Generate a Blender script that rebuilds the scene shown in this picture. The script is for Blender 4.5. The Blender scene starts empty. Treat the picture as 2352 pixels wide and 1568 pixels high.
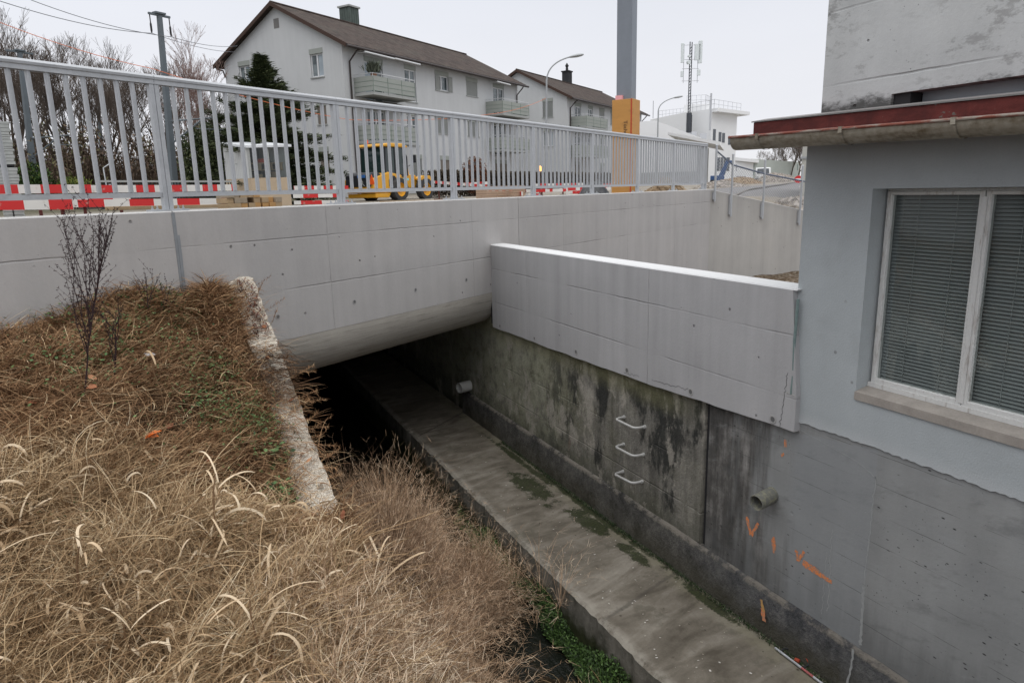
import bpy, math, random
import numpy as np
from mathutils import Vector, Matrix

# ---------------------------------------------------------------- camera
F, W, H = 1582.66, 2352.0, 1568.0
CM = np.array([[0.9011500746349393, 0.11409971600987787, -0.4182221871110002],
               [-0.4328410487170552, 0.18335489380929745, -0.882626540197892],
               [-0.024024352872930956, 0.9764027026399745, 0.2146173169769635]])
CAM = np.array([0.0, 0.0, 0.106])
scene = bpy.context.scene
COL = scene.collection
cam_d = bpy.data.cameras.new('camera'); cam = bpy.data.objects.new('camera', cam_d); COL.objects.link(cam)
cam_d.sensor_fit = 'HORIZONTAL'; cam_d.sensor_width = 36.0; cam_d.lens = 36.0 * F / W
cam_d.clip_start = 0.05; cam_d.clip_end = 1500.0
mw = Matrix.Identity(4)
for i in range(3):
    for j in range(3): mw[i][j] = CM[i][j]
    mw[i][3] = CAM[i]
cam.matrix_world = mw
scene.camera = cam
scene.render.resolution_x = 1024; scene.render.resolution_y = 682

# ---------------------------------------------------------------- sky, sun, exposure
SUN_EL, SUN_ROT = math.radians(61), math.radians(204)
world = bpy.data.worlds.new("World"); scene.world = world; world.use_nodes = True
wt = world.node_tree; wt.nodes.clear()
def wn(t, **k):
    n = wt.nodes.new(t)
    for a, b in k.items(): setattr(n, a, b)
    return n
sky = wn('ShaderNodeTexSky', sky_type='NISHITA', sun_disc=False, sun_elevation=SUN_EL, sun_rotation=SUN_ROT, dust_density=6.0, air_density=1.5)
bg1 = wn('ShaderNodeBackground'); bg1.inputs['Strength'].default_value = 0.05
wt.links.new(sky.outputs[0], bg1.inputs[0])
geo = wn('ShaderNodeTexCoord'); sep = wn('ShaderNodeSeparateXYZ'); wt.links.new(geo.outputs['Generated'], sep.inputs[0])
ramp = wn('ShaderNodeValToRGB'); wt.links.new(sep.outputs[2], ramp.inputs[0])
cr = ramp.color_ramp; cr.interpolation = 'EASE'
cr.elements[0].position = 0.0; cr.elements[0].color = (0.74, 0.755, 0.79, 1)
cr.elements[1].position = 1.0; cr.elements[1].color = (1.16, 1.16, 1.16, 1)
e = cr.elements.new(0.10); e.color = (.465, .472, .50, 1)
e = cr.elements.new(0.32); e.color = (.435, .450, .490, 1)
cr.elements[0].color = (.475, .476, .49, 1)
cn = wn('ShaderNodeTexNoise'); cn.inputs['Scale'].default_value = 2.2; cn.inputs['Detail'].default_value = 4
mpn = wn('ShaderNodeMapping'); mpn.inputs['Scale'].default_value = (1, 1, 3)
wt.links.new(geo.outputs['Generated'], mpn.inputs[0]); wt.links.new(mpn.outputs[0], cn.inputs['Vector'])
mr = wn('ShaderNodeMapRange'); mr.inputs[1].default_value = .3; mr.inputs[2].default_value = .7; mr.inputs[3].default_value = .975; mr.inputs[4].default_value = 1.025
wt.links.new(cn.outputs[0], mr.inputs[0])
mixc = wn('ShaderNodeVectorMath', operation='SCALE'); wt.links.new(ramp.outputs[0], mixc.inputs[0]); wt.links.new(mr.outputs[0], mixc.inputs['Scale'])
bg2 = wn('ShaderNodeBackground'); bg2.inputs['Strength'].default_value = 1.95
wt.links.new(mixc.outputs[0], bg2.inputs[0])
ms = wn('ShaderNodeMixShader'); ms.inputs[0].default_value = 0.93
wt.links.new(bg1.outputs[0], ms.inputs[1]); wt.links.new(bg2.outputs[0], ms.inputs[2])
wo = wn('ShaderNodeOutputWorld'); wt.links.new(ms.outputs[0], wo.inputs[0])
sl = bpy.data.lights.new('sun', 'SUN'); sl.energy = 0.5; sl.angle = math.radians(60); sl.color = (1.0, 0.97, 0.93)
so = bpy.data.objects.new('sun', sl); COL.objects.link(so)
# the sun stands behind the camera and to the left, above the clouds
so.rotation_euler = Vector((-0.25, -0.55, 1.1)).to_track_quat('Z', 'Y').to_euler(); so.location = (0, 0, 40)
scene.view_settings.view_transform = 'Standard'; scene.view_settings.look = 'None'
scene.view_settings.exposure = 0.0; scene.view_settings.gamma = 1.0

# ---------------------------------------------------------------- frame of the place
AX = np.array([0.86128, 0.50813, 0.0])   # along the bridge parapet
NX = np.array([-0.50813, 0.86128, 0.0])  # away from the camera, across the parapet
DA = 5.6415                               # distance of the parapet's front face
XW = 3.956                                # plane of the channel wall and of the building
HX = np.array([0.8322, 0.5544, 0.0]); HG = np.array([-0.5544, 0.8322, 0.0])
GZ = -0.25                                # level of the site behind the parapet
def ray(u, v):
    r = CM @ np.array([(u - W / 2) / F, -(v - H / 2) / F, -1.0]); return r / np.linalg.norm(r)
def at(u, v, D):
    r = ray(u, v); return CAM + r * D / math.hypot(r[0], r[1])
def wp(t, n, z): return AX * t + NX * n + np.array([0, 0, z])

rng = np.random.default_rng(7); random.seed(7)
def sm(a, b, x):
    t = np.clip((np.asarray(x, float) - a) / (b - a), 0, 1); return t * t * (3 - 2 * t)

# ---------------------------------------------------------------- node helpers
class S:
    """a value socket with arithmetic"""
    def __init__(s, m, o): s.m, s.o = m, o
    def _b(s, op, a, b=None, c=None, clamp=False):
        n = s.m.nt.nodes.new('ShaderNodeMath'); n.operation = op; n.use_clamp = clamp
        for i, x in enumerate((a, b, c)):
            if x is None: continue
            if isinstance(x, S): s.m.nt.links.new(x.o, n.inputs[i])
            else: n.inputs[i].default_value = float(x)
        return S(s.m, n.outputs[0])
    def __add__(s, b): return s._b('ADD', s, b)
    __radd__ = __add__
    def __sub__(s, b): return s._b('SUBTRACT', s, b)
    def __rsub__(s, b): return s._b('SUBTRACT', b, s)
    def __mul__(s, b): return s._b('MULTIPLY', s, b)
    __rmul__ = __mul__
    def __truediv__(s, b): return s._b('DIVIDE', s, b)
    def __pow__(s, b): return s._b('POWER', s, b)
    def abs(s): return s._b('ABSOLUTE', s)
    def frac(s): return s._b('FRACT', s)
    def floor(s): return s._b('FLOOR', s)
    def sin(s): return s._b('SINE', s)
    def max(s, b): return s._b('MAXIMUM', s, b)
    def min(s, b): return s._b('MINIMUM', s, b)
    def clamp(s): return s._b('ADD', s, 0.0, clamp=True)
    def lt(s, b): return s._b('LESS_THAN', s, b)
    def gt(s, b): return s._b('GREATER_THAN', s, b)
    def step(s, a, b, lo=0.0, hi=1.0):
        n = s.m.nt.nodes.new('ShaderNodeMapRange'); n.interpolation_type = 'SMOOTHSTEP'
        s.m.nt.links.new(s.o, n.inputs[0])
        for i, x in enumerate((a, b, lo, hi)):
            if isinstance(x, S): s.m.nt.links.new(x.o, n.inputs[i + 1])
            else: n.inputs[i + 1].default_value = float(x)
        return S(s.m, n.outputs[0])

class Mat:
    def __init__(s, name, rough=0.9, spec=0.25, metal=0.0):
        s.mat = bpy.data.materials.new(name); s.mat.use_nodes = True; s.nt = s.mat.node_tree
        s.bsdf = s.nt.nodes['Principled BSDF']; s.bsdf.inputs['Roughness'].default_value = rough
        s.bsdf.inputs['Specular IOR Level'].default_value = spec; s.bsdf.inputs['Metallic'].default_value = metal
    def new(s, t, **k):
        n = s.nt.nodes.new(t)
        for a, b in k.items(): setattr(n, a, b)
        return n
    def pos(s, world=True):
        if world: return s.new('ShaderNodeNewGeometry').outputs['Position']
        return s.new('ShaderNodeTexCoord').outputs['Object']
    def xyz(s, v):
        n = s.new('ShaderNodeSeparateXYZ'); s.nt.links.new(v, n.inputs[0]); return [S(s, o) for o in n.outputs]
    def vec(s, x=0.0, y=0.0, z=0.0):
        n = s.new('ShaderNodeCombineXYZ')
        for i, c in enumerate((x, y, z)):
            if isinstance(c, S): s.nt.links.new(c.o, n.inputs[i])
            else: n.inputs[i].default_value = c
        return n.outputs[0]
    def noise(s, v, scale=1.0, detail=3.0, rough=0.55, dist=0.0):
        n = s.new('ShaderNodeTexNoise'); n.inputs['Scale'].default_value = scale; n.inputs['Detail'].default_value = detail
        n.inputs['Roughness'].default_value = rough; n.inputs['Distortion'].default_value = dist
        s.nt.links.new(v, n.inputs['Vector']); return S(s, n.outputs[0])
    def vor(s, v, scale=1.0, out='Distance', feature='F1'):
        n = s.new('ShaderNodeTexVoronoi'); n.feature = feature; n.inputs['Scale'].default_value = scale
        s.nt.links.new(v, n.inputs['Vector']); return S(s, n.outputs[out])
    def attr(s, name):
        n = s.new('ShaderNodeAttribute'); n.attribute_name = name; return S(s, n.outputs['Fac'])
    def rgb(s, c):
        n = s.new('ShaderNodeRGB'); n.outputs[0].default_value = (c[0], c[1], c[2], 1); return n.outputs[0]
    def mix(s, f, a, b):
        n = s.new('ShaderNodeMix'); n.data_type = 'RGBA'; n.clamp_factor = True
        if isinstance(f, S): s.nt.links.new(f.o, n.inputs[0])
        else: n.inputs[0].default_value = f
        for i, x in ((6, a), (7, b)):
            if isinstance(x, (tuple, list)): n.inputs[i].default_value = (x[0], x[1], x[2], 1)
            else: s.nt.links.new(x, n.inputs[i])
        return n.outputs[2]
    def scale(s, c, f):
        n = s.new('ShaderNodeVectorMath'); n.operation = 'SCALE'
        if isinstance(c, (tuple, list)): c = s.rgb(c)
        s.nt.links.new(c, n.inputs[0])
        if isinstance(f, S): s.nt.links.new(f.o, n.inputs['Scale'])
        else: n.inputs['Scale'].default_value = f
        return n.outputs[0]
    def ramp(s, f, stops):
        n = s.new('ShaderNodeValToRGB'); s.nt.links.new(f.o, n.inputs[0]); e = n.color_ramp.elements
        e[0].position, e[0].color = stops[0][0], (*stops[0][1], 1); e[1].position, e[1].color = stops[-1][0], (*stops[-1][1], 1)
        for p, c in stops[1:-1]:
            k = e.new(p); k.color = (*c, 1)
        return n.outputs[0]
    def col(s, c):
        if isinstance(c, (tuple, list)): s.bsdf.inputs['Base Color'].default_value = (*c[:3], 1)
        else: s.nt.links.new(c, s.bsdf.inputs['Base Color'])
        return s
    def rough(s, v): s.nt.links.new(v.o, s.bsdf.inputs['Roughness']); return s
    def bump(s, h, dist=0.01, strength=1.0):
        n = s.new('ShaderNodeBump'); n.inputs['Distance'].default_value = dist; n.inputs['Strength'].default_value = strength
        s.nt.links.new(h.o, n.inputs['Height']); s.nt.links.new(n.outputs[0], s.bsdf.inputs['Normal']); return s

def plain(name, c, rough=0.7, spec=0.3, metal=0.0, var=0.12, sc=3.0, obj=True, bump=0.0):
    m = Mat(name, rough, spec, metal); p = m.pos(not obj)
    n = m.noise(p, sc, 5, .6); n2 = m.noise(p, sc * 9, 3)
    m.col(m.scale(c, 1.0 + (n - .5) * (var * 2) + (n2 - .5) * var))
    if bump: m.bump(n2, bump)
    return m.mat

# ---------------------------------------------------------------- mesh helpers
class MB:
    def __init__(s, o=(0, 0, 0)): s.v, s.f, s.mi, s.o = [], [], [], np.array(o, float)
    def add(s, vs, fs, mi=0):
        b = len(s.v); s.v += [tuple(np.asarray(q, float) - s.o) for q in vs]
        s.f += [tuple(i + b for i in f) for f in fs]; s.mi += [mi] * len(fs); return s
    def box(s, x0, x1, y0, y1, z0, z1, mi=0):
        return s.hexa([(x0, y0, z0), (x1, y0, z0), (x1, y1, z0), (x0, y1, z0), (x0, y0, z1), (x1, y0, z1), (x1, y1, z1), (x0, y1, z1)], mi)
    def hexa(s, c, mi=0):
        return s.add(c, [(3, 2, 1, 0), (4, 5, 6, 7), (0, 1, 5, 4), (1, 2, 6, 5), (2, 3, 7, 6), (3, 0, 4, 7)], mi)
    def obox(s, c, ex, ey, hx, hy, z0, z1, mi=0):
        c = np.array(c, float); ex = np.array(ex, float) * hx; ey = np.array(ey, float) * hy
        q = [c - ex - ey, c + ex - ey, c + ex + ey, c - ex + ey]
        return s.hexa([(*p[:2], z0) for p in q] + [(*p[:2], z1) for p in q], mi)
    def prism(s, prof, fn, a, b, mi=0, caps=True):
        """profile of 2-D points swept between parameters a and b: fn(p, q, t) -> point"""
        n = len(prof); vs = [fn(p, q, a) for p, q in prof] + [fn(p, q, b) for p, q in prof]
        fs = [(i, (i + 1) % n, n + (i + 1) % n, n + i) for i in range(n)]
        if caps: fs += [tuple(range(n - 1, -1, -1)), tuple(range(n, 2 * n))]
        return s.add(vs, fs, mi)
    def tube(s, path, r, n=6, mi=0, cap=True):
        path = [np.array(p, float) for p in path]; k = len(path)
        rs = r if hasattr(r, '__len__') else [r] * k
        vs, fs = [], []; d = path[1] - path[0]; ref = np.array([0, 0, 1.0]) if abs(d[2]) < .9 * np.linalg.norm(d) else np.array([1.0, 0, 0])
        for i in range(k):
            d = path[min(i + 1, k - 1)] - path[max(i - 1, 0)]; d = d / (np.linalg.norm(d) + 1e-9)
            a = np.cross(d, ref); a /= np.linalg.norm(a) + 1e-9; b = np.cross(a, d); ref = b
            for j in range(n):
                t = 2 * math.pi * j / n; vs.append(path[i] + (a * math.cos(t) + b * math.sin(t)) * rs[i])
        for i in range(k - 1):
            for j in range(n):
                fs.append((i * n + j, i * n + (j + 1) % n, (i + 1) * n + (j + 1) % n, (i + 1) * n + j))
        if cap: fs += [tuple(range(n - 1, -1, -1)), tuple(range((k - 1) * n, k * n))]
        return s.add(vs, fs, mi)
    def build(s, name, mats, parent=None, smooth=False, bevel=0.0, seg=1):
        me = bpy.data.meshes.new(name); me.from_pydata(s.v, [], s.f)
        for m in (mats if isinstance(mats, (list, tuple)) else [mats]): me.materials.append(getattr(m, 'mat', m))
        if any(s.mi): me.polygons.foreach_set('material_index', s.mi)
        if smooth:
            me.polygons.foreach_set('use_smooth', [True] * len(me.polygons))
            try: me.set_sharp_from_angle(angle=math.radians(40))
            except Exception: pass
        me.update(); o = bpy.data.objects.new(name, me); COL.objects.link(o)
        if parent is not None: o.parent = parent
        else: o.location = tuple(s.o)
        if bevel:
            b = o.modifiers.new('bevel', 'BEVEL'); b.width = bevel; b.segments = seg; b.limit_method = 'ANGLE'; b.angle_limit = math.radians(40)
        return o

def tag(o, label=None, cat=None, group=None, kind=None):
    if label: o['label'] = label
    if cat: o['category'] = cat
    if group: o['group'] = group
    if kind: o['kind'] = kind
    return o
def thing(name, label, cat, loc=(0, 0, 0), rotz=0.0, group=None):
    o = bpy.data.objects.new(name, None); COL.objects.link(o); o.location = tuple(float(x) for x in loc); o.rotation_euler = (0, 0, rotz)
    o.empty_display_size = 0.2
    return tag(o, label, cat, group)
def dup(root, loc=None, rotz=None, label=None, scale=None):
    r = root.copy(); COL.objects.link(r)
    if loc is not None: r.location = tuple(float(x) for x in loc)
    if rotz is not None: r.rotation_euler = (0, 0, rotz)
    if scale is not None: r.scale = scale
    if label: r['label'] = label
    for ch in list(root.children):
        c = ch.copy(); COL.objects.link(c); c.parent = r
        for g in list(ch.children):
            d = g.copy(); COL.objects.link(d); d.parent = c
    return r
def mesh_np(name, v, quads=None, tris=None, mat=None, attrs=None, parent=None, loc=None, smooth=False):
    me = bpy.data.meshes.new(name); nq = 0 if quads is None else len(quads); nt_ = 0 if tris is None else len(tris)
    me.vertices.add(len(v)); me.vertices.foreach_set('co', np.ascontiguousarray(v, np.float32).ravel())
    idx = []; st = []; c = 0
    if nq: idx.append(np.asarray(quads).ravel()); st.append(np.arange(nq) * 4); c = nq * 4
    if nt_: idx.append(np.asarray(tris).ravel()); st.append(c + np.arange(nt_) * 3)
    idx = np.concatenate(idx); st = np.concatenate(st)
    me.loops.add(len(idx)); me.loops.foreach_set('vertex_index', idx.astype(np.int32))
    me.polygons.add(nq + nt_); me.polygons.foreach_set('loop_start', st.astype(np.int32))
    if smooth: me.polygons.foreach_set('use_smooth', np.ones(nq + nt_, bool))
    for k, a in (attrs or {}).items():
        at_ = me.attributes.new(k, 'FLOAT', 'POINT'); at_.data.foreach_set('value', np.ascontiguousarray(a, np.float32))
    if mat: me.materials.append(getattr(mat, 'mat', mat))
    me.update(calc_edges=True); o = bpy.data.objects.new(name, me); COL.objects.link(o)
    if parent is not None: o.parent = parent
    if loc is not None: o.location = tuple(loc)
    return o
# ---------------------------------------------------------------- concrete
def concrete(name, col, axis, hl=(), vl=(), mott=.10, streak=.10, board=0.0, holes=1.0, vgrain=0.0, lim=None, rust=0.0, joint=.35, warm=(1.0, .985, .96), bumpd=.004, world=True, wlines=()):
    m = Mat(name, .93, .18); P = m.pos(world)
    X, Y, Z = m.xyz(P)
    s = X * axis[0] + Y * axis[1]
    q = m.vec(s, X * axis[1] * -1 + Y * axis[0], Z)
    big = m.noise(q, .55, 4, .6); mid = m.noise(q, 2.3, 6, .62); fine = m.noise(q, 46, 4, .7); fin2 = m.noise(q, 160, 2, .6)
    st = m.noise(m.vec(s * 4.2, 0.0, Z * .28), 1.0, 5, .62)
    st2 = m.noise(m.vec(s * 17, 3.0, Z * .5), 1.0, 3, .5)
    f = 1.0 + (big - .5) * (mott * 2) + (mid - .5) * (mott * 1.3) + (st - .5) * (streak * 2) + (fine - .5) * .10 + (fin2 - .5) * .10
    if vgrain: f = f + (m.noise(m.vec(s * 42, 1.0, Z * 1.1), 1.0, 4, .6) - .5) * vgrain
    if board:
        bi = m.noise(m.vec(s * .35, 9.0, (Z * 9.5).floor() * 7.31), 1.0, 2)
        gr = m.noise(m.vec(s * 2.6, 2.0, Z * 34), 1.0, 5, .65)
        f = f + (bi - .5) * board * 1.1 + (gr - .5) * board
    wob = (m.noise(q, 6, 3) - .5) * .012
    ln = None
    brk = m.noise(m.vec(s * .8, 2.0, Z * 3), 1.0, 4).step(.38, .60, .0, 1.0)
    for z0 in hl:
        a = ((Z + wob - z0).abs()).step(.002, .010, 1.0, 0.0) * brk
        ln = a if ln is None else ln.max(a)
        f = f + ((Z + wob - z0).step(-.03, .0) - (Z + wob - z0).step(0.0, .28)) * -.035
    for s0 in vl:
        if isinstance(s0, (tuple, list)): s0, za, zb = s0
        else: za, zb = -99, 99
        a = ((s + wob * .6 - s0).abs()).step(.002, .009, 1.0, 0.0) * brk.max(.6) * (Z.gt(za)) * (Z.lt(zb))
        ln = a if ln is None else ln.max(a)
    if ln is not None: f = f * (1.0 - ln * joint)
    hmask = None
    if holes:
        c1 = m.vor(m.vec(s + st * .05, 0.0, Z + mid * .05), 5.5); c2 = m.noise(q, 1.7, 2).step(.42, .60)
        wob3 = (m.noise(q, 38, 2) - .5) * .05
        hmask = (c1 + wob3).step(.045, .085, 1.0, 0.0) * c2 * holes
        c3 = m.vor(m.vec(s, 5.0, Z), 19); hmask = hmask.max((c3 + wob3 * .7).step(.03, .07, 1.0, 0.0) * m.noise(q, 3.7, 2).step(.5, .7) * holes * .8)
        f = f * (1.0 - hmask * .55)
    base = m.scale(col, f)
    base = m.mix(m.noise(q, 1.1, 5, .7).step(.45, .75) * .45, base, m.scale(tuple(c * w for c, w in zip(col, warm)), f))
    lite = m.noise(m.vec(s * 1.7, 8.0, Z * .11), 1.0, 3).step(.56, .72) * m.noise(m.vec(s * 9, 8.0, Z * .4), 1.0, 3).step(.35, .65)
    base = m.mix(lite * streak * 1.6, base, tuple(min(1, c * 1.22) for c in col))
    if rust: base = m.mix(m.noise(m.vec(s * 5, 1.0, Z * .7), 1.0, 4).step(.62, .72) * rust, base, (.30, .12, .05))
    m.col(base)
    h = fine * .5 + mid * .8
    if board: h = h + gr * (1.2 if board > .2 else .25)
    if ln is not None: h = h - ln * 1.5
    if hmask is not None: h = h - hmask * 3.0
    m.bump(h, bumpd, .8)
    return m

CON = (.40, .388, .382)
HLZ = (-.306, -.805)
m_par = concrete('parapet concrete', CON, AX, hl=HLZ, vl=(2.49, -1.0, 4.95, (7.44, -1.35, 0), 9.9, 12.4, 14.9), mott=.14, streak=.16, joint=.13)
m_barrel = concrete('board marked concrete of the soffit', (.36, .34, .305), AX, board=.42, mott=.24, streak=.04, holes=.3, hl=(-1.30,))
m_wing = concrete('wing wall concrete', (.39, .388, .395), (0, 1, 0), hl=(-.965, -1.43), vl=((7.76, -2, 0), (5.22, -2, 0), ), mott=.13, streak=.26, joint=.14, holes=.8)
m_ret = concrete('retaining wall concrete', (.39, .378, .36), (1, 0, 0), mott=.14, streak=.20, vgrain=.16, holes=1.0)
m_cap = concrete('smooth cap', (.62, .625, .63), (0, 1, 0), mott=.06, streak=.0, holes=0)
m_pcap = concrete('smooth parapet top', (.50, .495, .485), AX, mott=.06, streak=.0, holes=0)
m_dark = plain('dark joint filler', (.03, .03, .032), .9)
m_seal = plain('grey joint sealant', (.22, .235, .25), .6, .4, 0, .25, 12)

def wall_part(name, tr, prof, mat, parent=None, o=(0, 0, 0)):
    mb = MB(o); mb.prism(prof, lambda p, q, t: wp(t, p, q), tr[0], tr[1]); return mb.build(name, mat, parent)

# parapet of the bridge, left of the joint
PW = .30
def prof_wall(zb, zt=-.008):
    return [(DA, zb), (DA + PW, zb), (DA + PW, zt), (DA, zt)]
def prof_cap(): return [(DA + .001, -.0079), (DA + PW - .001, -.0079), (DA + PW - .012, 0.0), (DA + .014, 0.0)]
def parapet(name, label, tr, zb, mat=m_par):
    o = wp(tr[0], DA, zb); t = thing(name, label, 'concrete wall', o)
    wall_part('face', tr, prof_wall(zb), mat, t, o); wall_part('coping', tr, prof_cap(), m_pcap, t, o); return t, o
parapet('parapet_wall', 'pale concrete wall left of the wide sealed joint, with dry grass at its foot', (-14, 3.29), -2.6)
o = wp(3.31, DA, -1.7)
bridge = thing('concrete_bridge', 'new concrete bridge with rounded lower edge over the dark creek opening', 'bridge', o)
R = .44; ZB = -1.30
arc = [(DA + R * (1 - math.cos(a)), ZB - .055 - R * math.sin(a)) for a in np.radians(np.linspace(0, 90, 15))]
wall_part('parapet', (3.31, 8.575), [(DA, ZB), (DA + PW, ZB), (DA + PW, -.008), (DA, -.008)], m_par, bridge, o)
wall_part('coping', (3.31, 8.575), prof_cap(), m_pcap, bridge, o)
ob = wall_part('rounded_soffit', (3.31, 8.0), [(DA + .002, ZB)] + [(p + .002, q) for p, q in arc] + [(DA + 3.4, arc[-1][1]), (DA + 3.4, ZB)], m_barrel, bridge, o)
ob.data.polygons.foreach_set('use_smooth', [True] * len(ob.data.polygons)); ob.data.set_sharp_from_angle(angle=math.radians(50))
_p = m_barrel.pos(); _x, _y, _z = m_barrel.xyz(_p); _s = _x * AX[0] + _y * AX[1]; _n = _x * NX[0] + _y * NX[1]
_st = m_barrel.noise(m_barrel.vec(_s * .7, _n * 26, _z * 26), 1.0, 5, .65); _bl = m_barrel.noise(m_barrel.vec(_s * 2.2, _n * 3, _z * 3), 1.0, 5, .7)
_c = m_barrel.mix(_st.step(.50, .64) * _bl.step(.35, .6) * .75, m_barrel.bsdf.inputs['Base Color'].links[0].from_socket, (.16, .15, .13)); _c = m_barrel.mix(_st.step(.40, .33) * .4, _c, (.46, .45, .42)); m_barrel.col(_c)
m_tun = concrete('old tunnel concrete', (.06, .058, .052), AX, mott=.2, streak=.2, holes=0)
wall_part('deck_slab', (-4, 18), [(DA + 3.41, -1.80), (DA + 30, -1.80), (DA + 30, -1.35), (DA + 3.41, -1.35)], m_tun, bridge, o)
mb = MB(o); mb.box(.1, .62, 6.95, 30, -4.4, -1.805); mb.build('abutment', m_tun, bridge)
mb = MB(o); mb.box(.1, 4.6, 30.01, 30.4, -4.4, -1.805); mb.build('light_stop_wall', m_tun, bridge)  # added unseen wall, closes the tunnel so its far end renders black
parapet('parapet_wall', 'long pale concrete wall right of the thin vertical joint, behind the low wing wall', (8.585, 17.28), -3.2)
# sealed joint
o = wp(3.30, DA, -1.2); mb = MB(o)
mb.prism([(DA - .006, -1.3), (DA + .06, -1.3), (DA + .06, -.012), (DA - .004, -.012)], lambda p, q, t: wp(t, p, q), 3.285, 3.315)
mb.prism([(DA - .009, -.9), (DA - .004, -.9), (DA - .004, -.2), (DA - .007, -.25)], lambda p, q, t: wp(t + .012 * (q + .5), p, q), 3.305, 3.33)
t = mb.build('joint_seal', m_seal, None); tag(t, 'smeared grey sealant in the vertical joint of the pale wall', 'joint seal')

# tie holes: small recessed rings in the formwork pattern
def tie_hole(parent, c, n, o, r=.017):
    n = np.array(n, float); a = np.cross(n, (0, 0, 1.0)); a /= np.linalg.norm(a); b = np.array((0, 0, 1.0)); k = 14
    mb = MB(o); c = np.array(c, float)
    vs = []; 
    for rr, dd in ((r * 1.7, .0015), (r * 1.35, .004), (r, .0025), (r * .6, .0022)):
        vs += [c + n * dd + (a * math.cos(2 * math.pi * j / k) + b * math.sin(2 * math.pi * j / k)) * rr * (1 + .08 * random.random()) for j in range(k)]
    fs = [(i * k + j, i * k + (j + 1) % k, (i + 1) * k + (j + 1) % k, (i + 1) * k + j) for i in range(2) for j in range(k)]
    mb.add(vs, fs, 0); mb.add(vs[2 * k:], [(j, (j + 1) % k, k + (j + 1) % k, k + j) for j in range(k)] + [tuple(range(k, 2 * k))], 1)
    return mb.build('tie_hole', [m_hole_rim, m_hole], parent)
m_hole_rim = plain('tie hole rim', (.33, .325, .32), .9); m_hole = plain('tie hole plug', (.13, .13, .13), .9)
ob_ = wp(3.31, DA, -1.7)
for tt in (4.24, 5.254, 6.26, 7.275):
    tie_hole(bridge, wp(tt, DA, -1.055), -NX, ob_)

# wing wall, new concrete, running from the bridge to the building
XN = 3.90; o = (XN, 6.2, -1.8)
wing = thing('wing_wall', 'new pale concrete wing wall with bright cap running from bridge to building', 'concrete wall', o)
mb = MB(o)
ys = np.linspace(8.86, 3.443, 60); zb = np.interp(ys, [3.44, 5.2, 8.86], [-1.675, -1.745, -1.80]) + np.convolve(rng.normal(0, .007, 62), [.3, .4, .3], 'valid')[:60]
top = [-1.405 if y < 3.50 else -.640 for y in ys]
vs = []
for y, zl in zip(ys, zb):
    zt = -1.405 if y < 3.505 else -.640
    vs += [(XN, y, zl), (XN, y, zt), (XN + .27, y, zt), (XN + .27, y, zl)]
fs = []
for i in range(len(ys) - 1):
    b = i * 4
    fs += [(b, b + 4, b + 5, b + 1), (b + 1, b + 5, b + 6, b + 2), (b + 2, b + 6, b + 7, b + 3), (b + 3, b + 7, b + 4, b)]
fs += [(0, 1, 2, 3), (len(vs) - 1, len(vs) - 2, len(vs) - 3, len(vs) - 4)]
mb.add(vs, fs); mb.build('face', m_wing.mat, wing)
mb = MB(o)
mb.prism([(XN + .0005, -.6398), (XN + .2695, -.6398), (XN + .262, -.632), (XN + .010, -.630)], lambda p, q, t: (p, t, q), 3.50, 8.98)
mb.build('cap', m_cap.mat, wing)
for y, z in ((8.608, -1.744), (7.567, -1.73), (6.545, -1.70), (5.552, -1.690), (4.587, -1.665), (3.647, -1.640)):
    tie_hole(wing, (XN, y, z), (-1, 0, 0), o, .014 if y > 7 else .02)
mb = MB(o); mb.box(XN - .002, XN + .03, 8.86, 8.90, -1.75, -.66); mb.build('black_joint', m_dark, wing)
m_strip = plain('verdigris joint tape', (.17, .23, .225), .6, .4, 0, .3, 20)
mb = MB(o); mb.tube([(XN + .012, 3.494, -.70), (XN + .006, 3.497, -1.0), (XN + .01, 3.49, -1.25), (XN + .004, 3.493, -1.40)], .011, 6); mb.build('joint_tape', m_strip, wing)
m_rough = plain('broken mortar', (.34, .335, .32), .95, .2, 0, .35, 18, True, .01)
mb = MB(o); mb.hexa([(XN - .004, 3.452, -1.405), (XN + .05, 3.452, -1.405), (XN + .05, 3.53, -1.395), (XN - .004, 3.53, -1.40), (XN + .01, 3.47, -1.385), (XN + .05, 3.47, -1.38), (XN + .05, 3.53, -1.36), (XN + .01, 3.53, -1.355)]); mb.build('mortar_lump', m_rough, wing)
# crack with mortar edge near the right end of the wing wall
def ribbon_on_x(mb, x, pts, w, mi=0, jit=.2):
    vs = []; 
    for i, (y, z) in enumerate(pts):
        a = pts[max(i - 1, 0)]; b = pts[min(i + 1, len(pts) - 1)]; d = np.array([b[0] - a[0], b[1] - a[1]]); d /= np.linalg.norm(d) + 1e-9
        ww = (w[i] if hasattr(w, '__len__') else w) * (1 + jit * (random.random() - .5) * 2)
        vs += [(x, y - d[1] * ww, z + d[0] * ww), (x, y + d[1] * ww, z - d[0] * ww)]
    mb.add(vs, [(2 * i, 2 * i + 1, 2 * i + 3, 2 * i + 2) for i in range(len(pts) - 1)], mi)
def wiggle(a, b, n, j):
    return [(a[0] + (b[0] - a[0]) * i / n + random.gauss(0, j), a[1] + (b[1] - a[1]) * i / n + random.gauss(0, j)) for i in range(n + 1)]
m_crack = plain('hairline crack', (.10, .10, .10), .9)
mb = MB(o)
ribbon_on_x(mb, XN - .0015, wiggle((3.535, -1.25), (3.575, -1.68), 26, .006), .0022)
ribbon_on_x(mb, XN - .0015, wiggle((5.35, -1.70), (5.6, -1.72), 12, .006), .002)
ribbon_on_x(mb, XN - .0015, wiggle((5.15, -1.69), (4.62, -1.655), 22, .005), .002)
mb.build('crack', m_crack, wing)

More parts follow.
